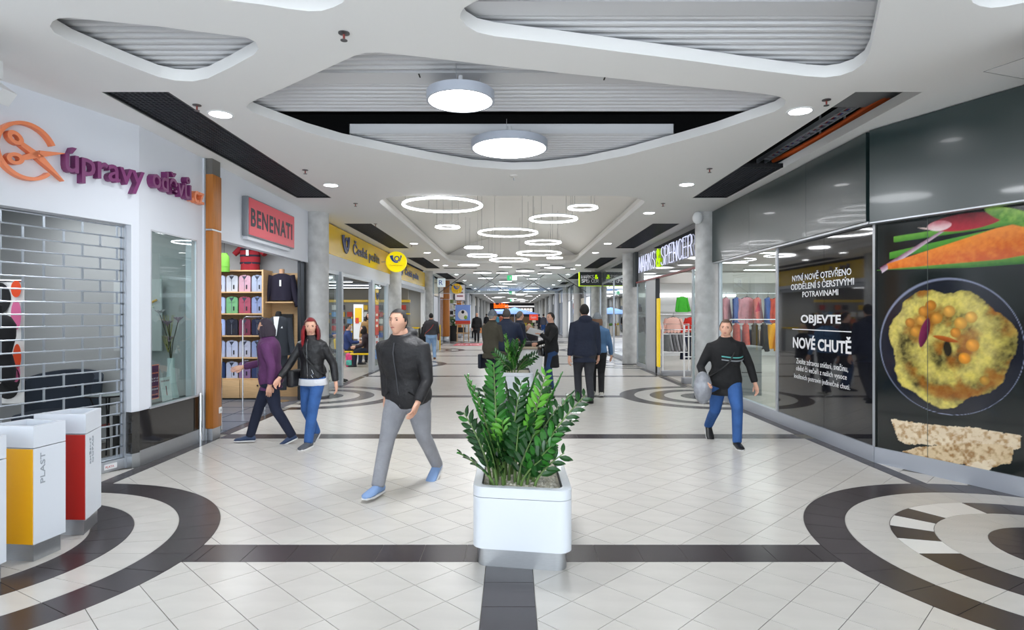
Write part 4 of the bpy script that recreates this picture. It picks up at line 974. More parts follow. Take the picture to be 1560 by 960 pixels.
t = thing('barrier_post', 'white and yellow display post beside the woman with the red strap', 'post', (-3.45, 27.9, 0)); G().box(-.16, -.04, 0, .12, .04, 1.15).obj('panel', LWHITE, t); G().box(.12, -.05, 0, .17, .05, 1.15).obj('edge', YEL, t)
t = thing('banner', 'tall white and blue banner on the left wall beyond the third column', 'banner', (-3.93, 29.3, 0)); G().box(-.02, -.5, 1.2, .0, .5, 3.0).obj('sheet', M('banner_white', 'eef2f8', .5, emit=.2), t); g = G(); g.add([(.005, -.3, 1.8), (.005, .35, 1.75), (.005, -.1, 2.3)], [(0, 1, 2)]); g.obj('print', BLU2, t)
fr = G(); 
for i in range(14): fr.box(-3.1+random.uniform(0, 1.1), 26.9+.12*i*0+random.uniform(-.4, .6), 0.0005, -2.9+random.uniform(0, 1.1), 0, .0009) if False else None
t = thing('floor_sticker', 'red floor sticker lying on the pale tiles in the left half', 'sticker', (-2.35, 33.0, .0)); G().box(-.75, -1.3, .0003, .75, 1.3, .0015).obj('sheet', M('sticker_rose', 'c9525c', .5), t); text('SLEVA', tframe((-.6, -.6, .0016), (1, 0, 0), (0, 1, 0)), 1.2, 1.2, LWHITE, t, .0005)

# ================================================================ RIGHT SIDE
FAS = M('dark_green_panel', '203132', .3, spec=1, coat=.15, bump=.02, bscale=4)
U2 = (.4045, -.9145); N2 = (.9145, .4045); OB = (3.95, 6.6, 0); LB = frame(OB, U2, N2)
def pxr(px): k = (px-780)/F; return (k*6.6-3.95)/(U2[0]-k*U2[1])
g = G(LB); g.box(-.0, .04, 0, 6.0, .3, 3.6); wr = struct('wall_right', g, M('dark_backing', '202225', .8))
G(LB).box(0, -.1, 2.6, 1.9, .035, 3.59).obj('fascia_panel', FAS, wr); G(LB).box(1.905, -.1, 2.6, 3.9, .035, 3.59).obj('fascia_panel', FAS, wr); G(LB).box(3.905, -.1, 2.6, 6, .035, 3.59).obj('fascia_panel', FAS, wr)
g = G(); g.box(3.86, 6.75, 2.6, 4.0, 11.9, 2.62); wr2 = struct('wall_right', G().box(3.99, 6.6, 2.62, 4.1, 19.6, 3.6), M('dark_backing', '202225', .8))
for a, b in ((6.63, 7.98), (7.985, 9.9), (9.905, 11.73)): G().box(3.86, a, 2.62, 3.985, b, 3.59).obj('fascia_panel', FAS, wr2)
MIR = M('black_mirror_panel', '2a2e31', .04, spec=1.0, coat=1.0)
G().box(3.95, 12.2, 2.64, 3.985, 19.3, 3.59).obj('fascia_panel', MIR, wr2); G().box(3.93, 12.2, 2.6, 3.99, 19.3, 2.64).obj('fascia_edge', M('edge_red', '8a2f30', .4), wr2)
G().box(3.9, 19.25, 2.5, 3.99, 19.6, 3.6).obj('corner_panel', M('mid_grey', '4b5052', .4), wr2)
G(LB).box(0, -.105, 2.585, 3.9, .03, 2.6).obj('edge_strip', ALU, wr)
G().box(3.87, 6.6, 2.59, 3.99, 11.75, 2.615).obj('edge_strip', ALU, wr2)
# baseboards
bb = G(); bb.box(3.93, 6.6, 0, 4.02, 11.85, .17); struct('baseboard_right', bb, M('base_alu', 'b5bac4', .3, .35))
struct('baseboard_right', G(LB).box(0, -.02, 0, 6, .03, .17), M('base_alu', 'b5bac4', .3, .35))
# dark film panes and clear window
FILM = M('dark_film', '15161c', .03, spec=.9, coat=.6)
wd = struct('window_3', (lambda g: (g.box(3.94, 9.02, .17, 4.0, 9.09, 2.6), g.box(3.94, 11.55, .17, 4.0, 11.63, 2.6), g.box(3.95, 6.6, .17, 4.0, 6.66, 2.6), g)[-1])(G()), ALU)
G().box(3.95, 6.66, .17, 3.96, 7.695, 2.6).obj('glass_pane', FILM, wd); G().box(3.95, 7.70, .17, 3.96, 9.02, 2.6).obj('glass_pane', FILM, wd)
GL3 = glass('display_glass', 'f0f6f4', .85)
G().box(3.965, 9.09, .17, 3.975, 11.55, 2.6).obj('glass_pane', GL3, wd)
fw = thing('window_lettering', 'white Czech lettering on the dark glass beside the food poster', 'lettering', (3.949, 7.8, 0))
LT = M('lettering_white', 'f2f2f4', .5)
def rl(s, px0, px1, pyb, pyt, bold=0, center=False):
    d0, d1 = dep(px0, 3.949), dep(px1, 3.949); pc_ = (px0+px1)/2; dc = (d0+d1)/2; pm = 780+3.949*F/dc
    z0 = EYE+(480-pyb)/F*dc; z1 = EYE+(480-pyt)/F*dc
    text(s, tframe((0, d0-7.8, z0), RW), d0-d1, z1-z0, LT, fw, .001, bold=bold)
rl('NYNÍ NOVĚ OTEVŘENO', 1207, 1297, 424.5, 411.5, .012); rl('ODDĚLENÍ S ČERSTVÝMI', 1205, 1301, 438.5, 425.5, .012); rl('POTRAVINAMI', 1222.5, 1277, 451.5, 442.5, .012)
rl('OBJEVTE', 1220, 1281, 496.5, 479.5, .03); rl('NOVÉ CHUTĚ', 1208, 1297, 534.5, 510.5, .03)
d0, d1 = dep(1207, 3.949), dep(1297, 3.949); G().box(-.001, d1-7.8, 1.397, 0, d0-7.8, 1.409).obj('rule', LT, fw)
rl('Zvolte zdravou snídani, svačinu,', 1213, 1292, 561, 550, 0); rl('oběd či večeři z našich vysoce', 1213, 1290, 573.5, 562.5, 0); rl('kvalitních potravin jedinečné chuti.', 1210, 1295, 586.5, 576, 0)
# poster pane with printed food picture, colours computed per vertex
def poster(nx=250, nz=300, W=2.3, z0=.17, z1=2.585):
    u = np.linspace(0, W, nx); z = np.linspace(z0, z1, nz); Ug, Zg = np.meshgrid(u, z)
    rs = np.random.RandomState(2)
    def noise(sc, seed, oc=4):
        out = np.zeros_like(Ug); amp = 1.; tot = 0; r_ = np.random.RandomState(seed)
        for o in range(oc):
            gx, gz = int(W*sc)+3, int((z1-z0)*sc)+3; t = r_.rand(gz, gx); x = Ug*sc; y = (Zg-z0)*sc
            i = x.astype(int); j = y.astype(int); fx = x-i; fy = y-j; fx = fx*fx*(3-2*fx); fy = fy*fy*(3-2*fy)
            v = (t[j, i]*(1-fx)+t[j, i+1]*fx)*(1-fy)+(t[j+1, i]*(1-fx)+t[j+1, i+1]*fx)*fy
            out += amp*v; tot += amp; amp *= .55; sc *= 2
        return out/tot
    def c3(h): return np.array(srgb(h)[:3])
    n1 = noise(6, 1); n2 = noise(14, 2); n3 = noise(30, 3, 3)
    img = c3('0b1514')*(.75+.5*n1[..., None])
    img[(np.abs(Zg-.46-.03*Ug) < .02)] *= .35
    def mixm(mask, colr):
        nonlocal img; m = np.clip(mask, 0, 1)[..., None]; img = img*(1-m)+colr*m
    # bowl
    cx, cz, R = BOWL; dx = Ug-cx; dz = Zg-cz; rr = np.hypot(dx, dz); th = np.arctan2(dz, dx)
    mixm((R-rr)*60, c3('171a24')*(1+.4*n1[..., None])); mixm(1-np.abs(rr-R+.008)/.006*(.9+.6*np.sin(th+2.6)), c3('8d93ac'))
    hr = R*.86*(1+.05*np.sin(3*th+1)+.04*np.sin(7*th)+.10*(n2-.5))
    ins = np.clip((hr-rr)*90, 0, 1)
    sw = np.sin(rr/R*13-th*1.0+.6+2.0*(n1-.5))
    base = c3('b9a94a')*(1-.0*sw[..., None])
    tone = .74+.42*sw+.8*(n2-.5)+.9*(n3-.5)
    col = c3('bdae60')[None, None]*np.clip(tone, .12, 1.4)[..., None]
    col[..., 2] *= np.clip(1.15-.5*n2, .5, 1.2)
    oil = np.clip((n1-.5)*4+(-sw-.2)*.7+np.clip((th > .2)*(rr < R*.72)*.25, 0, 1), 0, 1)
    col = col*(1-oil[..., None]*.65)+c3('a85f10')*oil[..., None]*.65
    mixm(ins, col)
    # dark hollow of the swirl, chickpeas, pepper, onion
    q = np.hypot((dx-.02)/.05, (dz+.02)/.1+(dx-.02)*3); mixm((1-q)*3, c3('2a2214'))
    for i, (a, b, s, h) in enumerate([(-.07, .24, .05, 'c98a35'), (.03, .30, .052, 'd09a45'), (.12, .20, .055, 'd39b3e'), (.2, .25, .05, 'd8a54a'), (.21, .02, .055, 'd9932a'), (.15, -.09, .05, 'e0921f'), (-.25, .12, .05, 'c88a35'), (-.3, .2, .045, 'b97a2c'), (-.12, .35, .05, 'b9782a'), (.08, .12, .045, 'c9852f'), (-.18, .3, .05, 'c07f30'), (.3, -.26, .04, 'b98a35'), (-.2, .22, .045, 'cf9540')]):
        a, b, s = a*1.15, b*1.15, s*1.15; d = np.hypot(dx-a, dz-b)/s; m = np.clip((1-d)*8, 0, 1); sh = np.clip(1.25-.6*d+.35*np.exp(-((dx-a+.3*s)**2+(dz-b-.35*s)**2)/(.1*s*s)), .3, 1.8)
        mixm(m, c3(h)*sh[..., None])
    def leafy(x0, y0, x1, y1, w_, ca, cb, tex=.3, taper=True, wob=0):
        L_ = math.hypot(x1-x0, y1-y0); tx, ty = (x1-x0)/L_, (y1-y0)/L_; a = (Ug-x0)*tx+(Zg-y0)*ty; b = -(Ug-x0)*ty+(Zg-y0)*tx+wob*np.sin(a*9)
        t_ = a/L_; wd_ = w_*(np.sqrt(np.clip(np.sin(np.clip(t_, 0, 1)*PI), 0, 1)) if taper is True else taper(t_)); m = np.clip((wd_-np.abs(b))*120, 0, 1)*(t_ > 0)*(t_ < 1)
        k = np.clip(.5+b/(2*w_)+tex*(n3-.5), 0, 1)[..., None]; mixm(m, c3(ca)*(1-k)+c3(cb)*k)
    leafy(-.24+cx, -.02+cz, -.16+cx, .28+cz, .05, '4d1030', '7c2a50'); leafy(cx-.12, cz+.1, cx+.12, cz+.05, .028, '8c3a15', 'c06a28')
    # vegetables on top (x positions run with the pane)
    P = lambda px, py: (pu(px), pz(px, py))
    def seg(pa, pb, w_, ca, cb, **k):
        a = P(*pa); b = P(*pb); leafy(a[0], a[1], b[0], b[1], w_, ca, cb, **k)
    seg((1362, 365), (1560, 335), .035, '3c7a26', '6aa83e', taper=lambda t: 1+0*t)
    seg((1355, 390), (1560, 345), .04, '2f7524', '58a038', taper=lambda t: 1+0*t)
    seg((1335, 412), (1640, 388), .03, '2f6a22', '6aa03c', taper=lambda t: np.clip(t*3, .2, 1.6))
    seg((1342, 412), (1455, 340), .03, 'd8c4d2', '6b2148', taper=lambda t: np.clip(1.2-.8*t, .3, 1.2))
    seg((1352, 406), (1700, 335), .13, 'c9591a', 'ef8f33', taper=lambda t: np.clip(.25+1.6*t, .25, 1.15), tex=.9)
    seg((1398, 347), (1432, 350), .012, 'c8a8a0', 'e8d8d0', wob=.004)
    seg((1412, 346), (1530, 330), .085, 'b82838', '6d1422', tex=.5); seg((1412, 346), (1450, 342), .055, 'e8d8d8', 'c85a6a')
    seg((1500, 318), (1600, 345), .07, '4c8a2a', '94c050', tex=1.2)
    # bread
    def poly(pts, ca, cb, edge):
        pp = [P(*p) for p in pts]; ins_ = np.zeros(Ug.shape, bool); x = Ug+.008*(n3-.5); y = Zg+.03*(n2-.5)
        for i in range(len(pp)):
            (xa, ya), (xb, yb) = pp[i], pp[(i+1) % len(pp)]
            c_ = ((ya > y) != (yb > y)) & (x < (xb-xa)*(y-ya)/(yb-ya+1e-9)+xa); ins_ ^= c_
        k = np.clip((n3-.42)*4+.5, 0, 1)[..., None]*.8+np.clip((n2-.4)*3, 0, 1)[..., None]*.2
        mixm(ins_*1., c3(ca)*(1-k)+c3(cb)*k)
    poly([(1357, 638), (1410, 646), (1480, 652), (1556, 664), (1554, 684), (1535, 690), (1450, 680), (1380, 676), (1368, 670)], 'b08a5c', 'ead9bb', 0)
    poly([(1373, 688), (1400, 681), (1470, 676), (1520, 677), (1545, 683), (1540, 705), (1515, 712), (1450, 706), (1400, 696)], '9c7444', 'e2cba4', 0)
    poly([(1460, 712), (1490, 702), (1512, 700), (1518, 706), (1505, 718), (1480, 718)], 'b98f5e', 'efe0c4', 0)
    return Ug, Zg, img
def pu(px): return pxr(px)
def pz(px, py): D = 6.6+U2[1]*pxr(px); return EYE+(480-py)/F*D
BOWL = (.715, pz(1439, 528), .67)
Ug, Zg, img = poster()
nz_, nx_ = Ug.shape; vs = np.stack([Ug.ravel(), np.full(Ug.size, -.0), Zg.ravel()], 1)
Mx = np.array(LB); vw = vs @ Mx[:3, :3].T+Mx[:3, 3]
me = bpy.data.meshes.new('printed_sheet'); ii = np.arange((nz_-1)*nx_).reshape(nz_-1, nx_)[:, :-1].ravel()
fc = np.stack([ii, ii+nx_, ii+nx_+1, ii+1], 1)
me.vertices.add(len(vw)); me.vertices.foreach_set('co', vw.astype('f').ravel()); me.loops.add(fc.size); me.loops.foreach_set('vertex_index', fc.ravel().astype('i'))
me.polygons.add(len(fc)); me.polygons.foreach_set('loop_start', (np.arange(len(fc))*4).astype('i')); me.update(calc_edges=True)
ca = me.color_attributes.new('print', 'FLOAT_COLOR', 'POINT'); ca.data.foreach_set('color', np.concatenate([np.clip(img.reshape(-1, 3), 0, 1), np.ones((img.shape[0]*img.shape[1], 1))], 1).astype('f').ravel())
pm = M('food_print', '808080', .12, spec=.7, coat=.3); va = pm.node_tree.nodes.new('ShaderNodeVertexColor'); va.layer_name = 'print'; pm.node_tree.links.new(va.outputs[0], pm.node_tree.nodes['Principled BSDF'].inputs['Base Color'])
pt = thing('food_poster', 'huge glossy poster of a bowl of hummus, carrots and bread on the right shopfront', 'poster', (0, 0, 0))
link('printed_sheet', me, pm, pt)
G(LB).box(0, .004, .17, 2.3, .02, 2.585).obj('backing_sheet', BLACK, pt)
G(LB).box(.0, -.012, .17, .012, .01, 2.585).obj('edge_joint', M('joint_dark', '0d1514', .3), pt); G(LB).box(.545, -.003, .17, .549, .004, 2.585).obj('pane_joint', M('pane_joint', '4a5250', .3), pt)
G(LB).box(2.32, -.0, .17, 6, .03, 2.585).obj('glass_pane', FILM, wr)
# big illuminated sign
ms = thing('shop_sign', 'large thin lit letters with a lime ampersand on the black mirror fascia', 'sign', (3.94, 16, 0))
LL = M('letter_lit', 'dfe4ff', .4, emit=.55); LM = M('letter_lime', 'b4e000', .4, emit=.7)
SK = {'M': [[(0, 0), (.12, 1), (.5, .12), (.88, 1), (1, 0)]], 'A': [[(0, 0), (.5, 1), (1, 0)], [(.18, .33), (.82, .33)]], 'R': [[(.05, 0), (.05, 1), (.6, 1), (.9, .9), (.95, .75), (.88, .6), (.6, .5), (.05, .5)], [(.55, .5), (1, 0)]],
      'K': [[(.05, 0), (.05, 1)], [(.9, 1), (.08, .45)], [(.32, .6), (1, 0)]], 'S': [[(.95, .85), (.75, .98), (.5, 1), (.2, .95), (.08, .78), (.2, .6), (.5, .52), (.82, .42), (.95, .24), (.82, .06), (.5, 0), (.2, .03), (.03, .18)]],
      'P': [[(.05, 0), (.05, 1), (.6, 1), (.9, .9), (.97, .73), (.88, .55), (.6, .46), (.05, .46)]], 'E': [[(.95, 1), (.05, 1), (.05, 0), (.95, 0)], [(.05, .52), (.85, .52)]], 'N': [[(.05, 0), (.05, 1), (.95, 0), (.95, 1)]],
      'C': [[(.97, .85), (.75, .98), (.5, 1), (.2, .9), (.04, .65), (.04, .35), (.2, .1), (.5, 0), (.75, .02), (.97, .15)]], '&': [[(1, 0), (.2, .7), (.2, .9), (.42, 1), (.65, .9), (.62, .72), (.15, .42), (.05, .22), (.2, .03), (.5, 0), (.8, .15), (.95, .45)]]}
def strokes(word, x0, x1, z0, h, r, mat, parent, o, ux, gap=.16, depth=None):
    """thin tube letters; o = origin, ux = reading direction"""
    n = len(word); cw = (x1-x0)/(n+gap*(n-1)); 
    for i, ch in enumerate(word):
        w_ = cw*(1.15 if ch == 'M' else .95); g = G(); a = x0+i*cw*(1+gap)
        for L_ in SK[ch]: g.tube([(o[0]+ux[0]*(a+px*w_), o[1]+ux[1]*(a+px*w_), o[2]+z0+pz_*h) for px, pz_ in L_], r, 6)
        g.obj('letter', mat, parent)
D_ = lambda px: dep(px, 3.92)
def mrk(word, p0, p1, m, r=.013): d0, d1 = D_(p0), D_(p1); strokes(word, 0, d0-d1, 0, .47, r, m, ms, (-.02, d0-16, 2.9), RW)
mrk('MARKS', 973.5, 998, LL); mrk('&', 1000, 1005.5, LM, .02); mrk('SPENCER', 1007, 1055, LL)
# entrance
we = struct('window_4', (lambda g: (g.box(3.95, 12.2, 0, 4.0, 12.25, 2.6), g.box(3.95, 13.3, 0, 4.0, 13.36, 2.6), g.box(3.95, 17.9, 0, 4.02, 17.96, 2.6), g.box(3.95, 19.2, 0, 4.0, 19.28, 2.6), g)[-1])(G()), ALU)
G().box(3.97, 12.25, .0, 3.98, 13.3, 2.58).obj('glass_pane', GL3, we); G().box(3.97, 17.96, .12, 3.98, 19.2, 2.58).obj('glass_pane', glass('tinted_glass', 'c3ccc9', 1.1), we)
G().box(3.95, 17.96, 0, 4.0, 19.2, .12).obj('baseboard', ALU, we); G().box(3.96, 16.75, 0, 4.05, 17.9, 2.6).obj('side_panel', M('panel_grey', 'b9bbbf', .4), we); G().box(3.95, 16.7, 0, 4.06, 16.76, 2.6).obj('door_frame', M('dark_metal', '3e4146', .4, .6), we)
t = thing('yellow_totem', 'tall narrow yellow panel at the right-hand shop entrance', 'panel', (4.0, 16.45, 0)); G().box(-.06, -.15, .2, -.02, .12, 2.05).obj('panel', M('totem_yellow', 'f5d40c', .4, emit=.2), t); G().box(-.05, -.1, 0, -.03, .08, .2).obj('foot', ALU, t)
for i, (x, y) in enumerate(((4.35, 16.0), (4.4, 14.2), (4.1, 14.0))):
    if i == 2: continue
    t = thing('security_gate', 'white hoop security gate, %s of the two at the shop entrance' % ['farther', 'nearer'][i], 'gate', (x, y, 0))
    g = G(); g.tube([(-.38, 0, 0), (-.38, 0, 1.36), (.3, 0, 1.36), (.3, 0, 0)], .022, 8); g.obj('frame', LWHITE, t)
    for z in (1.1, .62): G().tube([(-.38, 0, z), (.3, 0, z)], .014, 6).obj('crossbar', LWHITE, t)
    G().rbox(-.42, -.12, 0, .34, .12, .14, .02).obj('base', M('gate_grey', '9a9da3', .5), t)
# store interior
SW = M('store_wall', 'e3e4e4', .7); 
g = G(); g.box(4.1, 24.0, 0, 13, 24.1, 3.6); g.box(12.9, 4, 0, 13, 24, 3.6); g.box(5.8, 6.4, 0, 13, 6.5, 3.6); ws = struct('wall_store', g, SW)
cs = struct('ceiling_store', G().box(4.12, 6.45, 3.05, 13, 24, 3.1), M('store_ceiling', 'd3d3d2', .8))
struct('floor_store', G().box(4.04, 6.6, -.02, 13, 24, .003), M('store_floor', 'c6c1b8', .2, var=.03, nscale=2))
struct('trim_store_beam', G().box(4.15, 20, 2.65, 13, 20.15, 3.05), M('beam_grey', 'b3b0ab', .7))
for i, (x, y) in enumerate([(x, y) for y in (8.6, 11.2, 13.8, 16.4, 19, 22) for x in (5.6, 8.0, 10.4)]):
    t = thing('ceiling_light', 'lit ceiling strip of the clothes store, %s row back, %s from the corridor' % (ORD[i//3], ORD[i % 3]), 'lamp', (x, y, 3.03), 0, 'ceiling strips of the clothes store'); G().box(-.75, -.1, -.02, .75, .1, .015).obj('housing', LWHITE, t); G().box(-.73, -.08, -.03, .73, .08, -.02).obj('diffuser', LEDS, t)
for i in range(2):
    t = thing('spotlight', 'bright spotlight, %s of two behind the store entrance head' % ['nearer', 'farther'][i], 'lamp', (4.7, 14.6+1.6*i, 2.95)); G().tube([(0, 0, 0), (-.03, -.05, -.08)], .06, 12).obj('head', LWHITE, t); G().ell((-.035, -.06, -.1), (.05, .05, .03), 12, 6).obj('lens', M('spot_lit', 'ffffff', .5, emit=20), t)
area('store_light', (8.0, 14.5, 3.0), 6, 330, sy=14)
# wall shelves
t = thing('wall_shelf', 'white wall shelving at the back of the clothes store', 'shelves', (6.6, 23.9, 0)); G().box(-2.2, -.1, 1.66, 2.2, .05, 1.72).obj('shelf', LWHITE, t); G().box(-2.2, -.05, 0, 2.2, .0, .1).obj('plinth', LWHITE, t); G().box(-2.2, -.06, 2.3, 2.2, -.02, 2.45).obj('light_cove', M('cove_lit', 'ffffff', .5, emit=1.0), t)
for x in (-.9, .4): G().box(x, -.3, 1.72, x+.9, -.25, 1.98).obj('sign_board', LWHITE, t)
garment_cache = {}
def hanging(kind, mat, label, loc, rz, group, sc=1.0):
    if kind not in garment_cache:
        t = thing('hanging_garment', label, 'garment', loc, rz, group)
        w_, h_, sl, a = {'top': (.2, .55, .45, 76), 'long': (.2, .85, .5, 80), 'coat': (.23, .95, .6, 80), 'blouse': (.22, .5, .48, 68)}[kind]
        b_, s_ = garment_mesh(w_, h_, .07, sl, .055, a, 1.25 if kind != 'coat' else 1.05, seed=len(garment_cache))
        put(b_, 'body', mat, t); put(s_, 'sleeve', mat, t)
        G().tube([(-.15, 0, -.03), (0, 0, .02), (.15, 0, -.03)], .008, 5).tube([(0, 0, .02), (0, 0, .08), (.02, 0, .1), (.01, 0, .12)], .004, 5).obj('hanger', BLACK, t)
        for c in t.children: c.material_slots[0].link = 'OBJECT'; c.material_slots[0].material = mat if c.name.startswith(('body', 'sleeve')) else BLACK
        garment_cache[kind] = t
    else:
        t = dup(garment_cache[kind], loc, rz, label); 
        for c in t.children:
            if c.name.startswith(('body', 'sleeve')): c.material_slots[0].material = mat
        if group: t['group'] = group
        elif 'group' in t: del t['group']
    t.scale = (sc, sc, sc); return t
FM = {n: M('fabric_'+n, c, .85, bump=.15, bscale=40, var=v, nscale=12) for n, c, v in [('pink', 'e3b5a8', .04), ('hotpink', 'd8608a', .1), ('black', '17171a', .0), ('red', 'c2261c', .05), ('green', '3fae2f', .05), ('grey', '77787c', .1), ('lightgrey', 'a5a6aa', .1), ('navy', '1b2238', .05), ('mustard', 'efaa1c', .06), ('coral', 'c8503c', .25), ('white', 'dcd8d2', .05), ('rose', 'c98a92', .15), ('blue', '3a5a9c', .2), ('beige', 'b09a86', .1)]}
def rail(label, loc, L_, h, rz=0):
    t = thing('clothes_rail', label, 'clothes rail', loc, rz)
    G().tube([(-L_/2, 0, 0), (-L_/2, 0, h), (L_/2, 0, h), (L_/2, 0, 0)], .014, 8).obj('frame', CHROME, t)
    for s in (-1, 1): G().box(s*L_/2-.03, -.22, 0, s*L_/2+.03, .22, .025).obj('foot', CHROME, t)
    return t
# rail row seen through the entrance
rail('chrome rail with grey and navy coats low in the store entrance', (5.4, 18.5, 0), 1.7, 1.15)
for i in range(5): hanging('top', FM['grey'] if i % 2 else FM['lightgrey'], '%s knitted top on the low rail in the entrance, %s from the left' % (['light grey', 'grey'][i % 2], ORD[i]), (4.72+.1*i, 18.5, 1.05), PI/2+.2, 'grey tops on the low rail')
for i in range(3): hanging('coat', FM['navy'], 'navy coat on the low chrome rail in the entrance, %s from the left' % ORD[i], (5.3+.16*i, 18.5, 1.06), .25, 'navy coats on the low rail', .85)
hanging('top', FM['white'], 'white top at the right end of the low chrome rail', (5.95, 18.5, 1.04), PI/2, None)
rail('chrome rail with pink and red tops behind the low rail', (5.6, 21.2, 0), 2.6, 1.62)
for i, (c, x, l) in enumerate([('black', 4.45, 'black'), ('black', 4.6, 'black'), ('hotpink', 4.85, 'hot pink'), ('pink', 5.0, 'salmon'), ('pink', 5.62, 'pale pink'), ('red', 6.25, 'bright red'), ('red', 6.4, 'dark red')]):
    hanging('blouse', FM[c], '%s top hanging on the rail behind, %s' % (l, ['far left', 'second from left', 'third from left', 'fourth from left', 'facing the entrance', 'right of the pale pink one', 'right end'][i]), (x, 21.2, 1.52), 0 if i in (4, 5) else PI/2+.3, None, 1.0 if i != 4 else 1.35)
hanging('top', FM['green'], 'bright green cardigan hanging high at the store entrance', (6.05, 21.6, 2.25), .3, None)
t = thing('folded_stack', 'dark folded clothes with a white bottle on the store back shelf', 'clothes', (4.9, 23.7, 1.72)); G().rbox(-.15, -.12, 0, .15, .12, .2, .03).obj('stack', FM['navy'], t); G().rbox(-.1, -.1, .2, .12, .1, .3, .03).obj('top_item', FM['blue'], t)
# rail in the display window
rail('chrome rail with bright tops in the clear display window', (6.05, 13.4, 0), 2.6, 1.5, .1)
cols_ = ['coral', 'coral', 'black', 'black', 'mustard', 'mustard', 'mustard', 'white', 'black', 'navy']
lab = ['coral patterned top, left end of the window rail', 'coral patterned top, second on the window rail', 'black top, third on the window rail', 'black top, fourth on the window rail', 'mustard yellow blouse, leftmost of three on the window rail', 'mustard yellow blouse, middle of three on the window rail', 'mustard yellow blouse, rightmost of three on the window rail', 'white spotted top right of the yellow blouses', 'black spotted top near the right end of the window rail', 'navy top at the right end of the window rail']
for i in range(10): hanging('blouse', FM[cols_[i]], lab[i], (4.95+.21*i+(.05 if i > 3 else 0), 13.4+.02*i, 1.42), .6 if 3 < i < 7 else 1.2, None, 1.12)
rail('taller chrome rail with rose and patterned tops behind the window rail', (6.3, 15.6, 0), 3.0, 2.15, .0)
for i in range(11):
    c = ['black', 'rose', 'rose', 'blue', 'rose', 'coral', 'blue', 'coral', 'white', 'coral', 'rose'][i]
    hanging('top', FM[c], '%s top, number %s from the left on the taller rail' % ({'rose': 'rose pink', 'coral': 'coral patterned', 'blue': 'blue patterned', 'black': 'dark grey', 'white': 'white'}[c], ['one', 'two', 'three', 'four', 'five', 'six', 'seven', 'eight', 'nine', 'ten', 'eleven'][i]), (4.95+.27*i, 15.6, 2.05), .3 if i in (1, 4, 7) else 1.0, None, 1.2)
for i in range(12): hanging('top', FM[['grey', 'navy', 'beige', 'white'][i % 4]], '%s top on the lower rail behind the taller rail, %s from the left' % (['grey', 'navy', 'beige', 'white'][i % 4], ORD[i]), (5.2+.26*i, 16.6, 1.2), 1.1, 'muted tops on the lower rail at the back')
rail('low chrome rail with muted tops behind the taller rail', (6.6, 16.6, 0), 3.4, 1.3)
t = thing('display_cabinet', 'grey display plinth with shelves beside the window rail', 'plinth', (4.75, 12.3, 0)); G().box(-.2, -.25, 0, .2, .25, .95).obj('body', M('plinth_grey', '7c7f80', .5), t); G().box(-.21, -.26, .95, .21, .26, .98).obj('top', M('plinth_top', '9a9c9c', .4), t)
G().box(-.2, -.255, .45, .2, -.25, .47).obj('joint', BLACK, t)
# hanging two-line sign
hs = thing('hanging_sign', 'black projecting sign with a lime edge, white letters and lime ampersand', 'sign', (3.42, 26.6, 3.18))
G().box(-.46, -.05, -.3, .5, .05, .3).obj('panel', M('sign_black', '10181a', .3), hs); G().box(-.5, -.055, -.32, -.46, .055, .3).obj('edge', M('sign_lime', 'b4d800', .4, emit=.5), hs); G().box(-.5, -.055, -.32, .5, .055, -.3).obj('edge', M('sign_lime', 'b4d800', .4, emit=.5), hs)
strokes('MARKS', -.38, .16, .02, .14, .011, LT, hs, (0, -.055, 0), (1, 0)); strokes('&', .2, .34, .01, .16, .02, LM, hs, (0, -.055, 0), (1, 0)); strokes('SPENCER', -.38, .36, -.16, .14, .011, LT, hs, (0, -.055, 0), (1, 0))
G().box(.5, -.02, -.02, .56, .02, .02).obj('bracket', STEEL, hs)
# glazed wall between columns three and four on the right
w5 = struct('window_5', (lambda g: (g.box(3.93, 20.1, 0, 4.0, 27.4, .14), g.box(3.93, 20.1, 2.95, 4.0, 27.4, 3.02), g.box(3.93, 20.1, 0, 4.0, 20.2, 3), g.box(3.93, 23.6, 0, 4.0, 23.66, 3), g.box(3.93, 27.2, 0, 4.0, 27.4, 3), g)[-1])(G()), ALU)
for a, b in ((20.2, 23.6), (23.66, 27.2)): G().box(3.96, a, .14, 3.97, b, 2.95).obj('glass_pane', glass('mirror_glass', 'dfe8ea', 2.6), w5)
G().box(3.94, 20.1, 3.02, 4.0, 27.4, 3.59).obj('fascia_panel', M('reflective_fascia', '5d666c', .08, spec=1, coat=1), w5)
g = G(); g.box(4.1, 27.5, 0, 9, 27.6, 3.6); g.box(8.9, 24.1, 0, 9, 27.5, 3.6); struct('wall_boutique', g, SW); struct('floor_boutique', G().box(4.04, 24.1, -.02, 9, 27.5, .003), M('store_floor', 'c6c1b8', .2)); struct('ceiling_boutique', G().box(4.1, 24.1, 3.05, 9, 27.5, 3.1), M('store_ceiling', 'd3d3d2', .8))
area('boutique_light', (6, 25.8, 3.0), 2, 60)
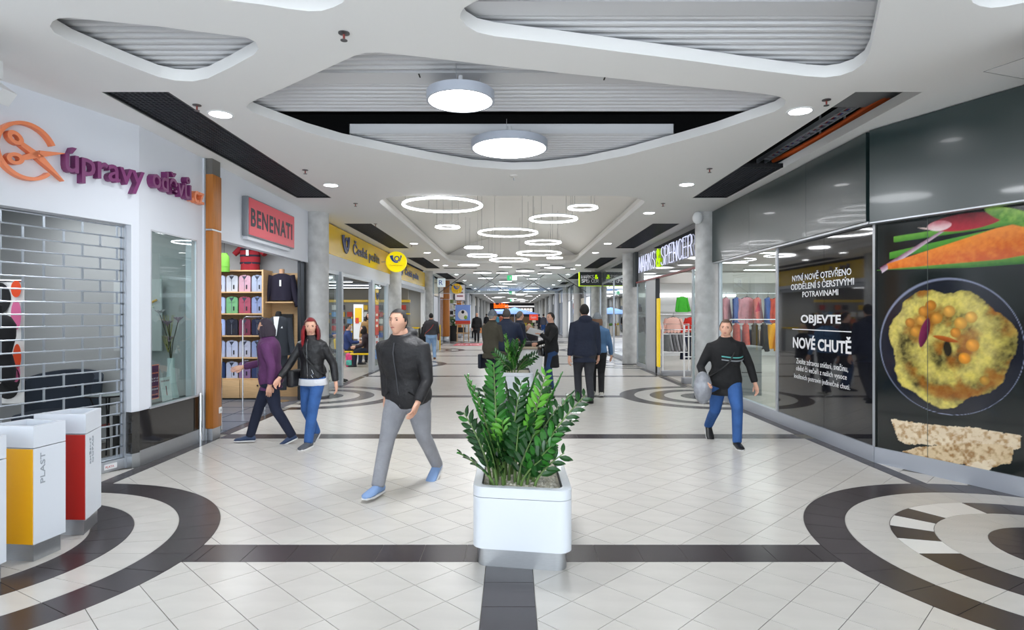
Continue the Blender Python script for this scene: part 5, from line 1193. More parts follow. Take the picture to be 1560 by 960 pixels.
# ================================================================ LAMPS, SPRINKLERS, HANGING THINGS
dl = [(336, 174), (504, 282), (1219, 169), (1046, 281), (988.8, 324.3), (630.5, 371), (650.8, 385), (665, 396), (678.5, 404.4), (925.9, 371), (907, 385), (880.7, 404), (872.8, 409.8)]
dpos = [cpt(x, y) for x, y in dl]
y = 30.0
while y < 100: dpos += [(-2.75, y), (2.75, y)]; y += 5.2
for i, (x, y) in enumerate(dpos):
    wh = 'left' if x < 0 else 'right'
    t = thing('downlight', ['nearest downlight on the left of the ceiling', 'second downlight on the left beside the end of the black grille', 'nearest downlight on the right beside the open ceiling slot', 'second downlight on the right above the concrete column'][i] if i < 4 else 'round ceiling downlight along the %s side, %s from the near end' % (wh, (ORD+['last'])[min(20, sorted(q[1] for q in dpos if (q[0] < 0) == (x < 0)).index(y))]), 'lamp', (x, y, CZ), 0, None if i < 4 else 'downlights along the %s side' % wh)
    G().lathe([(.125, .004), (.125, -.006), (.105, -.008), (.103, .03)], n=32, caps=False).obj('rim', LWHITE, t)
    G().lathe([(.103, -.004), (.06, -.009), (.0, -.010)], n=28).obj('lens', M('downlight_lit', 'fdfdff', .5, emit=14), t)
    if y < 30:
        l = area('downlight_lamp', (x, y, CZ-.02), .2, K_DOWN, spread=2.4); l.data.shape = 'DISK'
# two drum lamps below the slats
for i, (px, py, R, dz, l) in enumerate([(701.5, 155, .302, 1.9, 'left'), (776, 227, .437, 1.9, 'right')]):
    D = dz*F/(480-py); x = (px-780)/F*D
    t = thing('drum_lamp', '%s drum lamp hung below the slatted ceiling' % ['smaller round white', 'larger round white'][i], 'lamp', (x, D, EYE+dz))
    h_ = .085
    G().lathe([(R-.02, .001), (R, 0), (R, h_), (R-.01, h_+.004), (0, h_+.006)], n=64, caps=False).obj('shade', M('lamp_shade', 'aeb4c0', .4), t)
    G().lathe([(R-.008, .002), (R*.5, -.004), (0, -.005)], n=64, caps=False).obj('diffuser', M('drum_lit', 'fdfdff', .5, emit=7), t)
    for k in range(3): a = k*2.1+.4; G().tube([(R*.6*math.cos(a), R*.6*math.sin(a), h_), (R*.6*math.cos(a), R*.6*math.sin(a), .26)], .003, 5).obj('cord', ALU, t)
    G().tube([(0, 0, h_), (0, 0, .26)], .02, 8).obj('stem', LWHITE, t)
    l = area('drum_lamp_light', (x, D, EYE+dz-.03), 2*R, 40); l.data.shape = 'DISK'
# ring pendants: three sizes, all hung at the same height
DZ = 1.98
rl_ = [(674.2, 313, 59), (887.8, 317, 21), (843, 333.9, 35), (681.9, 346.3, 17.5), (773.8, 355, 44.3), (827.4, 369.7, 26.5), (721.6, 377.3, 13.5), (734.6, 389.5, 22), (820.9, 386, 33.3), (776, 396.2, 29.6), (845, 393, 11.3)]
rd = ['largest ring lamp nearest on the left, showing as the widest oval', 'small ring lamp at the upper right of the vault', 'medium ring lamp right of centre below the upper right ring', 'small ring lamp on the left below the widest ring', 'large ring lamp in the centre of the vault', 'medium ring lamp right of the central one', 'small ring lamp on the left towards the vault end', 'medium ring lamp left of centre at the vault end', 'large ring lamp right of centre at the vault end', 'large flat-looking ring lamp in the middle of the vault end', 'tiny ring lamp at the right of the vault end']
for i, (px, py, hw) in enumerate(rl_):
    D = DZ*F/(480-py); x = (px-780)/F*D; R = {0: .7, 1: .476, 2: .262}[0 if hw/(480-py) > .3 else 1 if hw/(480-py) > .2 else 2]
    t = thing('ring_lamp', rd[i], 'lamp', (x, D, EYE+DZ))
    G().torus((0, 0, .022), R, .017 if R < .3 else .025, 72, 6, .9).obj('housing', LWHITE, t)
    G().torus((0, 0, -.002), R, .018 if R < .3 else .026, 72, 6, .5).obj('light_ring', LED, t)
    for k in range(4):
        a = k*PI/2+.5; xx, yy = R*math.cos(a), R*math.sin(a); zt_ = max(.2, arch(x+xx)-(EYE+DZ)) if abs(x+xx) < VX else .3
        G().tube([(xx, yy, .04), (xx, yy, zt_)], .003, 5).obj('cord', M('cord_grey', '8b8c8e', .5, .4), t)
# far ring lamps under the flat ceiling
rr = random.Random(9); far = [(714, 404, 17), (827, 404, 11), (770, 407, 10), (845, 408, 16), (800, 413, 14), (735, 416, 14), (765, 416, 9), (830, 417, 11), (795, 420, 12), (740, 424, 12), (812, 425, 10), (770, 429, 10)]
for i in range(20): y_ = 38+i*3.0; far.append((780+rr.uniform(-1.9, 1.9)/y_*F, 480-1.93*F/y_, rr.choice([.6, .42])/y_*F))
for i, (px, py, hw) in enumerate(far):
    D = 1.93*F/(480-py); x = (px-780)/F*D; R = min(.75, max(.25, hw/F*D))
    t = thing('ring_lamp', 'flat round lamp on the far ceiling, %s %s' % (['left of centre,', 'near the middle,', 'right of centre,'][0 if x < -.4 else 2 if x > .4 else 1], ('%s beyond the vault' % ORD[i]) if i < 12 else '%s beyond the glass smoke curtain' % (ORD[i-12] if i < 32 else 'last')), 'lamp', (x, D, EYE+1.93), 0, 'round lamps of the far ceiling')
    G().lathe([(R, 0), (R, .04), (0, .05)], n=28, caps=False).obj('housing', LWHITE, t); G().lathe([(R-.01, -.001), (0, -.004)], n=28, caps=False).obj('light_disc', M('far_lit', 'fdfdff', .5, emit=3.2), t)
for k in range(8): area('far_corridor_fill', (0, 31+9.2*k, 3.45), 3.5, 150, sy=5)  # added fill areas that brighten the far corridor, no fixtures of their own
# sprinklers
sp = [(524, 50), (300, 160), (1259, 152), (465, 259), (1081, 257), (541.7, 310), (1010, 310), (627, 373), (572, 341), (945, 375)]
def sprinkler(label, loc, grp=None):
    t = thing('sprinkler', label, 'sprinkler', loc, 0, grp)
    G().lathe([(.04, 0), (.04, -.006), (.012, -.012)], n=20).obj('plate', M('sprinkler_plate', '6c6d6f', .3, .8), t); G().tube([(0, 0, -.01), (0, 0, -.05)], .008, 8).obj('body', M('sprinkler_red', '8a3a34', .4), t); G().lathe([(.025, -.052), (.025, -.056)], n=16).obj('deflector', M('sprinkler_plate', '6c6d6f', .3, .8), t)
spl = ['chrome sprinkler near the top between the left opening and the right opening', 'sprinkler above and left of the nearest left downlight', 'sprinkler above the nearest right downlight', 'sprinkler near the second left downlight', 'sprinkler near the second right downlight']
for i, (px, py) in enumerate(sp):
    x, y = cpt(px, py); sprinkler(spl[i] if i < 5 else 'small sprinkler beside the vault, %s' % ['left of its near corner', 'right of its near corner', 'left of its middle', 'highest left of the vault', 'right of its middle'][i-5], (x, y, CZ), None if i < 5 else 'sprinklers beside the vault')
x, y = cpt(783, 267); t = thing('smoke_detector', 'cream smoke detector in the ceiling just before the vault', 'detector', (x, y, CZ)); G().lathe([(.06, 0), (.058, -.02), (.03, -.035), (.0, -.037)], n=24).obj('body', CREAM, t); G().tube([(0, 0, -.035), (0, 0, -.075)], .008, 6).obj('tip', STEEL, t)
for i, yy in enumerate((12.6, 15.2)):
    t = thing('smoke_detector', '%s detector on the crown of the vault' % ['nearer', 'farther'][i], 'detector', (0, yy, arch(0)-.0)); G().lathe([(.06, 0), (.058, -.025), (.03, -.04), (.0, -.042)], n=20).obj('body', CREAM, t); G().tube([(0, -.0, -.04), (0, 0, -.08)], .01, 6).obj('tip', STEEL, t)
# track spotlights at the edges
t = thing('spotlight', 'white box spotlight on the ceiling at the far left edge', 'lamp', (-4.02, 4.75, CZ))
G().box(-.12, -.05, -.14, .0, .05, 0).obj('bracket', LWHITE, t); g = G(Matrix.Translation((-.05, 0, -.22)) @ Matrix.Rotation(.62, 4, 'Y')); g.box(-.12, -.07, -.06, .14, .07, .06); g.obj('head', LWHITE, t); G().ell((-.02, -.055, -.15), (.012, .006, .012), 10, 6).obj('screw', CHROME, t)
t = thing('spotlight', 'white cylindrical spotlight at the far right edge', 'lamp', (4.35, 4.78, CZ-.05))
g = G(); g.tube([(.18, 0, .0), (-.06, -.02, -.1)], .085, 24); g.obj('head', LWHITE, t); G().tube([(.1, 0, -.02), (.1, 0, .05)], .015, 8).obj('stem', LWHITE, t)
# glass smoke curtain with crossed wires
sc = thing('smoke_curtain', 'clear glass smoke curtain with crossed black wires hung across the corridor', 'smoke curtain', (0, 29.6, 0))
for i in range(6): G().box(-3.9+1.3*i+.005, -.006, 2.66, -2.6+1.3*i-.005, .006, CZ).obj('glass_pane', glass('curtain_glass', 'eef3f3', .5), sc)
G().box(-3.9, -.012, 2.64, 3.9, .012, 2.66).obj('edge_strip', ALU, sc)
def wire(a, b): 
    p, q = at(a[0], a[1], 29.5), at(b[0], b[1], 29.5); G().tube([(p.x, -.08, p.z), (q.x, -.08, q.z)], .018, 5).obj('wire', M('wire_dark', '3a3b3e', .5), sc)
for a, b in (((712, 415), (668, 447)), ((725, 413), (772, 446)), ((723, 445), (763, 416)), ((792, 417), (837, 444)), ((788, 446), (833, 416)), ((849, 417), (893, 445))): wire(a, b)
t = thing('exit_sign', 'green and white exit sign hung in the middle of the corridor', 'sign', (.0, 27.5, 3.28)); G().box(-.22, -.03, -.11, .22, .03, .11).obj('box', M('exit_white', 'eaf6ef', .4, emit=.8), t); G().box(-.22, -.035, -.11, -.0, -.03, .11).obj('pictogram', M('exit_green_lit', '27a768', .4, emit=.9), t); G().box(-.1, -.036, -.06, -.05, -.035, .06).obj('arrow', LWHITE, t)
for x in (-.15, .15): G().tube([(x, 0, .11), (x, 0, .32)], .005, 5).obj('cord', STEEL, t)
for i, yy in enumerate((46, 70)): dup(t, (0, yy, 3.28), 0, '%s green exit sign farther down the corridor' % ['second', 'third'][i])
g = thing('ceiling_diffuser', 'long dark air slot in the ceiling, left of the exit sign', 'air slot', (-2.0, 25.9, CZ)); G().box(-.9, -.12, -.015, .5, .12, -.001).obj('slot', GB, g)
dup(g, (2.1, 25.9, CZ), 0, 'long dark air slot in the ceiling, right of the exit sign')

# ================================================================ PLANTERS
PWH = M('planter_white', 'd3d8df', .28, coat=.2); SOILM = M('white_gravel', 'cfc8b8', .9, var=.4, nscale=60, bump=.5, bscale=60)
def rpoly(c, r=.07, n=6):
    out = []; m = len(c)
    for i in range(m):
        p0, p, p1 = Vector(c[i-1]), Vector(c[i]), Vector(c[(i+1) % m]); d0 = (p0-p).normalized(); d1 = (p1-p).normalized(); half = d0.angle(d1)/2; L_ = r/math.tan(half)
        a = p+d0*L_; b = p+d1*L_; cen = p+(d0+d1).normalized()*(r/math.sin(half)); a0 = math.atan2((a-cen).y, (a-cen).x); a1 = math.atan2((b-cen).y, (b-cen).x); dd = (a1-a0+PI) % (2*PI)-PI
        for k in range(n+1): t = a0+dd*k/n; out.append((cen.x+r*math.cos(t), cen.y+r*math.sin(t)))
    return out
def inset(c, d):
    cx = sum(p[0] for p in c)/len(c); cy = sum(p[1] for p in c)/len(c); out = []
    m = len(c)
    for i in range(m):
        p0, p, p1 = Vector(c[i-1]), Vector(c[i]), Vector(c[(i+1) % m]); e0 = (p-p0).normalized(); e1 = (p1-p).normalized(); n0 = Vector((-e0.y, e0.x)); n1 = Vector((-e1.y, e1.x)); b = (n0+n1).normalized(); k = d/max(.3, b.dot(n0)); out.append(tuple(p+b*k))
    return out
PC = [(-.315, -.055), (.312, .055-.11-.055), (.312, 1.15), (-.315, .95)]
PC = [(-.315, 0), (.312, -.11), (.312, 1.12), (-.315, .9)]
def planter(label, loc):
    t = thing('planter', label, 'planter', loc)
    o = rpoly(PC, .085); i_ = rpoly(inset(PC, .055), .05); b_ = rpoly(inset(PC, .03), .07)
    ring = lambda P_, z: [(x, y, z) for x, y in P_]
    G().loft([ring(o, .12), ring(o, .442)], smooth=True, caps=True).obj('body', PWH, t)
    G().loft([ring(o, .445), ring(o, .505), ring(rpoly(inset(PC, .004), .082), .509), ring(i_, .509), ring(i_, .45)], caps=False).obj('rim', PWH, t)
    g = G(); j = rpoly(inset(PC, .058), .05); g.loft([ring(j, .45), ring(j, .508)], caps=False, smooth=True); g.obj('liner', M('liner_dark', '55585c', .5), t)
    G().loft([ring(b_, 0), ring(b_, .12)]).obj('base', STEEL, t)
    G().loft([ring(rpoly(inset(PC, .06), .05), .446), ring(rpoly(inset(PC, .06), .05), .47)]).obj('soil', SOILM, t)
    g = G(); r_ = random.Random(2)
    for k in range(420):
        x, y = r_.uniform(-.24, .24), r_.uniform(.04, .85); s = r_.uniform(.006, .016); g.ell((x, y, .472), (s, s*.8, s*.6), 6, 3, Matrix.Rotation(r_.uniform(0, 3), 3, 'Z'))
    g.obj('gravel', M('gravel_stone', 'd9d4c8', .8, var=.3, nscale=30), t, kind='stuff')
    return t
planter('white planter with rounded corners and steel foot, nearest in the corridor', (.065, 3.86, 0))
planter('white planter of the same kind farther back, before the white counter', (.09, 11.5, 0))
# ZZ plants
LG = [M('leaf_dark', '1f4a1e', .22, per=.25, spec=.6, var=.15, nscale=20), M('leaf_green', '34762a', .25, per=.25, spec=.6, var=.15, nscale=20), M('leaf_bright', '62a636', .3, per=.2, var=.1, nscale=20)]
def leaf_mesh(mat):
    pts = [(0, .004), (.2, .6), (.45, 1.0), (.7, .85), (.9, .4), (1, .02)]; vs = []; fs = []
    for x, w_ in pts: vs += [(x, -w_*.2, .05*w_), (x, 0, -.02+.1*x*x*-.8), (x, w_*.2, .05*w_)]
    for i in range(5):
        for j in (0, 1): fs.append((i*3+j, i*3+j+1, i*3+j+4, i*3+j+3))
    g = G(); g.add(vs, fs, True); g.add([(x, y, z-.012) for x, y, z in vs], [f[::-1] for f in fs], True); me = g.mesh('leaf'); me.materials.append(mat); return me
LMS = [leaf_mesh(m) for m in LG]
leaf_count = 0
def zz(t, stems, joined=False, seed=1, leafscale=1.0):
    global leaf_count
    r_ = random.Random(seed); gj = [G(), G(), G()]
    for (bx, by, tx, ty, h, tone) in stems:
        b0 = Vector((bx, by, 0)); tip = Vector((tx, ty, h)); pts = []
        for k in range(9): s = k/8; p = b0.lerp(tip, s); p.x = bx+(tx-bx)*s**1.5; p.y = by+(ty-by)*s**1.5; p.z = h*(s**.9 if h > 0 else s); pts.append(p)
        st = G().tube(pts, [.011*(1-.75*k/8) for k in range(9)], 7).obj('stem', M('zz_stem', '5d7a3c' if tone < 2 else '7fae55', .5, var=.2, nscale=20), t)
        n = int((tip-b0).length/.031*1.0); side = r_.uniform(0, 6.28)
        for k in range(n):
            s0_ = .16 if h < .75 else .26; s = s0_+(1-s0_)*(k+.5)/n
            if s > 1: break
            q = s*8; i = min(7, int(q)); p = pts[i].lerp(pts[i+1], q-i); d = (pts[i+1]-pts[i]).normalized()
            ref = Vector((math.cos(side), math.sin(side), 0)); lat = d.cross(ref).normalized(); sg_ = 1 if k % 2 else -1
            x_ = (lat*sg_*.75+d*.65+Vector((0, 0, r_.uniform(-.1, .1)))).normalized(); z_ = (ref.cross(x_) if False else d.cross(lat)).normalized(); z_ = (z_-x_*z_.dot(x_)).normalized(); y_ = z_.cross(x_)
            L_ = (.085+.03*math.sin(PI*s))*(1-.35*max(0, s-.8)*3)*leafscale*r_.uniform(.85, 1.1)
            Mt = Matrix(((x_.x, y_.x, z_.x, p.x), (x_.y, y_.y, z_.y, p.y), (x_.z, y_.z, z_.z, p.z), (0, 0, 0, 1))) @ Matrix.Scale(L_, 4)
            tn = tone if r_.random() < .75 else r_.randrange(2)
            if joined or leaf_count >= 300:
                g = gj[tn]; g.M = Mt; me = LMS[tn]; g.add([v.co for v in me.vertices], [list(f.vertices) for f in me.polygons], True)
            else:
                o = bpy.data.objects.new('leaf', LMS[tn]); COL.objects.link(o); o.parent = st; o.matrix_local = Mt; leaf_count += 1
        
    for k in range(3):
        if gj[k].v: gj[k].obj('foliage', LG[k], t, kind='stuff', fixn=False)
def P3(px, py, D): v = at(px, py, D); return v
def mkstems(L, ox, oy, oz):
    out = []
    for (bx, by, px, py, D, tone) in L: v = P3(px, py, D); out.append((bx-ox, by-oy, v.x-ox, v.y-oy, v.z-oz, tone))
    return out
S = [(-.14, 4.05, 706, 628, 4.15, 0), (-.1, 4.1, 712, 573, 4.3, 1), (-.1, 4.15, 752, 553, 4.25, 1), (-.12, 4.0, 700, 690, 4.0, 0), (-.06, 4.1, 735, 590, 4.5, 0), (-.05, 4.2, 765, 640, 4.1, 2), (-.02, 4.15, 795, 580, 4.2, 0),
     (.0, 4.3, 806, 590, 4.5, 0), (.02, 4.2, 818, 570, 4.4, 1), (.1, 4.15, 833, 565, 4.3, 2), (.12, 4.2, 838, 600, 4.5, 0), (.14, 4.1, 892, 602, 4.15, 0), (.16, 4.2, 868, 600, 4.4, 0), (.1, 4.05, 845, 660, 4.05, 1), (.15, 4.0, 860, 690, 4.0, 0), (.06, 4.3, 785, 610, 4.6, 0), (-.1, 4.3, 745, 620, 4.6, 1), (.04, 4.05, 815, 660, 4.1, 0), (.12, 4.3, 855, 570, 4.6, 1), (-.1, 4.0, 735, 655, 3.97, 0), (.1, 4.05, 840, 680, 3.97, 1), (.02, 4.5, 770, 585, 4.7, 0), (.0, 4.4, 822, 610, 4.8, 0), (-.08, 4.25, 728, 600, 4.4, 0), (-.04, 4.3, 775, 600, 4.35, 0), (.06, 4.15, 805, 625, 4.2, 0), (.1, 4.25, 850, 620, 4.3, 0), (-.12, 4.2, 718, 650, 4.2, 0), (-.05, 4.05, 755, 665, 4.0, 0), (.02, 4.1, 790, 650, 4.1, 0), (.13, 4.15, 875, 640, 4.2, 0), (-.1, 4.35, 750, 575, 4.6, 1), (.08, 4.35, 830, 590, 4.6, 0), (.06, 4.02, 825, 700, 3.98, 0), (-.06, 4.02, 762, 705, 3.98, 0)]
zp = thing('zz_plant', 'tall dark green zz plant with glossy leaflets in the nearest planter', 'plant', (0, 4.15, .47))
zz(zp, mkstems(S, 0, 4.15, .47))
S2 = [(-.05, 11.8, 745, 572, 11.7, 1), (-.05, 11.8, 770, 512, 11.8, 2), (0, 11.8, 790, 530, 11.9, 0), (.1, 11.8, 812, 550, 11.9, 1), (.0, 11.9, 760, 548, 12, 0), (.05, 11.85, 800, 520, 12, 1), (.1, 11.9, 818, 540, 12, 0), (-.08, 11.8, 752, 535, 12, 1), (.05, 11.7, 780, 545, 11.7, 1), (.1, 11.75, 804, 545, 11.7, 0), (0, 11.95, 785, 518, 12, 1), (.0, 11.7, 770, 555, 11.6, 0)]
zp2 = thing('zz_plant', 'smaller-looking zz plant in the farther planter', 'plant', (.05, 11.8, .47))
zz(zp2, mkstems(S2, .05, 11.8, .47), joined=True, seed=5, leafscale=1.35)

# ================================================================ RECYCLING BINS
def rbin(label, corners, col, word=None):
    """corners (x,y) of the top: front-left, front-right, back-right, back-left"""
    cx = sum(p[0] for p in corners)/4; cy = sum(p[1] for p in corners)/4; c = [(x-cx, y-cy) for x, y in corners]
    t = thing('recycling_bin', label, 'bin', (cx, cy, 0)); i_ = inset(c, .03); b_ = inset(c, .02)
    WB = M('bin_white', 'd8dde5', .35)
    ring = lambda P_, z: [(x, y, z) for x, y in P_]
    G().loft([ring(b_, 0), ring(b_, .115)], smooth=False).obj('base', STEEL, t)
    G().loft([ring(c, .115), ring(c, .735)], smooth=False).obj('body', WB, t)
    G().loft([ring(c, .74), ring(c, .88), ring(i_, .88), ring(i_, .74)], caps=False, smooth=False).obj('rim', WB, t)
    G().loft([ring(inset(c, .028), .735), ring(inset(c, .028), .76)], smooth=False).obj('flap', M('bin_inner', 'c2c4c6', .5), t)
    e = Vector(c[1])-Vector(c[0]); u = e.normalized(); L_ = e.length; n = Vector((u.y, -u.x))
    f = frame((c[0][0], c[0][1], 0), (u.x, u.y), (n.x, n.y)); G(f).box(.004, .0005, .118, L_-.004, .006, .733).obj('front_panel', M('bin_'+col, col, .4), t)
    if word:
        e = Vector(c[2])-Vector(c[1]); u = e.normalized(); p = Vector((c[1][0], c[1][1]))
        for i, wd in enumerate(word):
            q = p+u*(e.length*.26+.055*i); text(wd, tframe((q.x+u.x*.02, q.y+u.y*.02, .5), (0, 0, 1), (-u.x, -u.y, 0)), .2, .035, M('bin_text', '9aa0a8', .4), t, .002, bold=.01, split=True)
rbin('white bin with a yellow front, middle of the three', [(-3.44, 3.96), (-3.085, 3.92), (-3.055, 4.16), (-3.36, 4.22)], 'f5b20a', ['PLAST'])
rbin('white bin with a red front, farthest of the three', [(-3.47, 4.41), (-3.085, 4.40), (-3.19, 4.72), (-3.40, 4.68)], 'b8231a', ['SMĚSNÝ', 'ODPAD'])
rbin('white bin at the left picture edge, nearest of the three', [(-3.5, 3.5), (-3.06, 3.42), (-3.045, 3.66), (-3.40, 3.78)], '2f6fb5', ['PAPÍR'])

# ================================================================ COUNTER AND BAG, PARASOL, FAR STALL
t = thing('promo_counter', 'white counter with a tan top behind the farther planter', 'counter', (.42, 14.2, 0)); G().rbox(-.35, -.3, 0, .28, .3, .82, .02).obj('body', LWHITE, t); G().rbox(-.38, -.33, .82, .31, .33, .87, .01).obj('top', M('tan_top', 'c9b9a4', .5), t)
t = thing('holdall', 'black holdall lying on the white counter', 'bag', (.34, 14.15, .87)); G().rbox(-.3, -.16, 0, .3, .16, .12, .05, 3).obj('body', M('bag_black', '1a1a20', .5), t); G().tube([(-.12, -.1, .1), (-.08, -.12, .16), (.08, -.12, .16), (.12, -.1, .1)], .01, 6).obj('handle', BLACK, t)
t = thing('market_parasol', 'light blue square parasol over a stall far down the corridor', 'parasol', (.2, 47.5, 0))
g = G(); cv = [(-1.75, -1.5, 1.7), (1.85, -1.5, 1.68), (1.85, 1.5, 1.7), (-1.75, 1.5, 1.7), (0, 0, 2.2)]; g.add(cv+[(x, y, z-.03) for x, y, z in cv], [(0, 1, 4), (1, 2, 4), (2, 3, 4), (3, 0, 4), (1, 0, 9), (2, 1, 9), (3, 2, 9), (0, 3, 9), (0, 5, 6, 1), (1, 6, 7, 2), (2, 7, 8, 3), (3, 8, 5, 0)]); g.f[4:8] = [[6, 5, 9], [7, 6, 9], [8, 7, 9], [5, 8, 9]]; g.obj('canopy', M('parasol_blue', '5b92dd', .6), t)
G().tube([(0, 0, 0), (0, 0, 2.2)], .03, 8).obj('pole', LWHITE, t)
for s in (-1, 1): G().tube([(0, 0, 2.1), (s*1.75, -1.45, 1.7)], .012, 5).obj('rib', LWHITE, t)
t = thing('shop_sign', 'small orange-red sign hung below the blue parasol corner', 'sign', (1.64, 46.0, 1.43)); G().box(-.33, -.03, -.22, .33, .03, .22).obj('panel', M('gusto_red', 'ea4326', .5, emit=.2), t); text('Gusto', tframe((-.22, -.032, -.08), (1, 0, 0)), .42, .18, LWHITE, t, .004)
for x in (-.25, .2): G().tube([(x, 0, .2), (x, 0, .26)], .008, 5).obj('cord', BLACK, t)
for i in range(9):
    x = -.3+.27*i; t = thing('stall_goods', 'crate of %s goods on the far stall, %s from the left' % (['yellow', 'red', 'green', 'cream', 'plum'][i % 5], ORD[i]), 'goods', (x, 47.2, 0), 0, 'goods on the far stall'); G().rbox(-.12, -.2, 0, .12, .2, .75, .02).obj('crate', M('crate_%d' % (i % 3), ['cfc4ae', '9c8a6a', 'd8d3c6'][i % 3], .7), t); g = G(); q = random.Random(i)
    for k in range(9): g.ell((q.uniform(-.08, .08), q.uniform(-.15, .1), .8+q.uniform(0, .15)), (.06, .05, .06), 7, 5)
    g.obj('goods', M('goods_%d' % (i % 5), ['d8c23a', 'b8432a', '6a9a3a', 'e8e0d0', '8a4a6a'][i % 5], .6), t, kind='stuff')
# ================================================================ PEOPLE
def remesh(g, vox, smooth=4, name='body'):
    me = g.mesh(name); o = bpy.data.objects.new('tmp', me); COL.objects.link(o)
    m = o.modifiers.new('r', 'REMESH'); m.mode = 'VOXEL'; m.voxel_size = vox; m.use_smooth_shade = True
    s = o.modifiers.new('s', 'SMOOTH'); s.iterations = smooth; s.factor = .5
    bpy.context.view_layer.update(); dg = bpy.context.evaluated_depsgraph_get()
    out = bpy.data.meshes.new_from_object(o.evaluated_get(dg)); bpy.data.objects.remove(o); out.name = name; return out
def ik(a, c, l1, l2, bend):
    d = c-a; L_ = d.length
    if L_ > (l1+l2)*.998: c = a+d.normalized()*(l1+l2)*.998; d = c-a; L_ = d.length
    x = (l1*l1-l2*l2+L_*L_)/(2*L_); h = math.sqrt(max(0, l1*l1-x*x)); u = d.normalized(); b = (bend-u*bend.dot(u)).normalized()
    return a+u*x+b*h, c
def ering(c, rx, ry, R=None, n=20, p=2.3):
    out = []
    for k in range(n):
        t = 2*PI*k/n; cx, sy = math.cos(t), math.sin(t)
        v = Vector((rx*math.copysign(abs(cx)**(2/p), cx), ry*math.copysign(abs(sy)**(2/p), sy), 0))
        out.append(tuple(Vector(c)+((R @ v) if R else v)))
    return out
def head_pts(s, off=0, nu=32, nv=22, face=True):
    """grid of a head, centre at the origin, facing +Y, s = head height"""
    V = []
    for i in range(nv+1):
        el = PI/2-PI*i/nv
        for j in range(nu):
            az = 2*PI*j/nu; x, y, z = math.cos(el)*math.sin(az), math.cos(el)*math.cos(az), math.sin(el)
            X, Y, Z = x*.335, y*.405, z*.5
            if z < 0: k = -z; X *= 1-.3*k; Y = Y*(1-.12*k)+(.06*k if y > 0 else -.02*k); Y *= 1 if y > 0 else 1-.25*k
            if y > 0 and face:
                a = math.degrees(az) if az < PI else math.degrees(az)-360; e = math.degrees(el)
                Y += .075*math.exp(-(a/9)**2-((e+9)/9)**2)+.03*math.exp(-(a/6)**2-((e-4)/12)**2)
                for sg in (-1, 1): Y -= .03*math.exp(-((a-sg*22)/11)**2-((e-6)/7)**2); Y += .012*math.exp(-((a-sg*38)/14)**2-((e+12)/12)**2)
                Y += .016*math.exp(-(a/40)**2-((e-17)/5)**2)+.018*math.exp(-(a/17)**2-((e+33)/5)**2)-.01*math.exp(-(a/20)**2-((e+29)/2.5)**2)+.02*math.exp(-(a/22)**2-((e+55)/10)**2)
            v = Vector((X, Y, Z)); v += v.normalized()*off; V.append(v*s)
    return V, nu, nv
def grid_faces(nu, nv, keep=None):
    return [(i*nu+j, (i+1)*nu+j, (i+1)*nu+(j+1) % nu, i*nu+(j+1) % nu) for i in range(nv) for j in range(nu) if keep is None or keep(i, j)]
def hand(g, w_, d, palm_n, s, side, curl=.5):
    """w_ wrist, d direction of the fingers, palm_n palm normal, s hand length"""
    d = d.normalized(); pn = (palm_n-d*palm_n.dot(d)).normalized(); lat = d.cross(pn)*side
    def basis(k): return Matrix(((lat.x, pn.x, d.x), (lat.y, pn.y, d.y), (lat.z, pn.z, d.z)))
    B_ = basis(0)
    g.loft([ering(w_+d*s*q, rx*s, ry*s, B_, 10) for q, rx, ry in ((-.12, .15, .12), (.0, .16, .13), (.15, .2, .12), (.38, .23, .11), (.48, .21, .08))])
    for k in range(4):
        L_ = s*(.42, .48, .45, .36)[k]; b = w_+d*s*.44+lat*s*(.155-.103*k); a0 = curl*.5; a1 = curl*1.6; a2 = curl*2.4
        p1 = b+(d*math.cos(a0)+pn*math.sin(a0))*L_*.45; p2 = p1+(d*math.cos(a1)+pn*math.sin(a1))*L_*.32; p3 = p2+(d*math.cos(a2)+pn*math.sin(a2))*L_*.23
        g.tube([b-d*s*.04, b, p1, p2, p3], [s*.05, s*.05, s*.046, s*.042, s*.032], 8)
    b = w_+d*s*.12+lat*s*.16; td = (d*.75+lat*.6+pn*.35).normalized(); p1 = b+td*s*.2; p2 = p1+(d*.9+pn*.4).normalized()*s*.17
    g.tube([b, p1, p2, p2+(d+pn*.6).normalized()*s*.08], [s*.075, s*.06, s*.05, s*.036], 8)
SKIN = {'fair': M('skin_fair', 'd9a78e', .55), 'tan': M('skin_tan', 'b98768', .55), 'dark': M('skin_brown', '6d4632', .55)}
def cloth(name, col, rough=.85, bump=.8, bscale=9, var=.1): return M('cloth_'+name, col, rough, bump=bump, bscale=bscale, var=var, nscale=6)
DENIM = cloth('denim', '2c5590', .8, var=.18); DENIML = cloth('light_denim', '8fb0d8', .8, var=.12); BLK = cloth('black', '16161a'); NVY = cloth('navy', '1e2638'); TRK = cloth('dark_grey', '2c2d33')
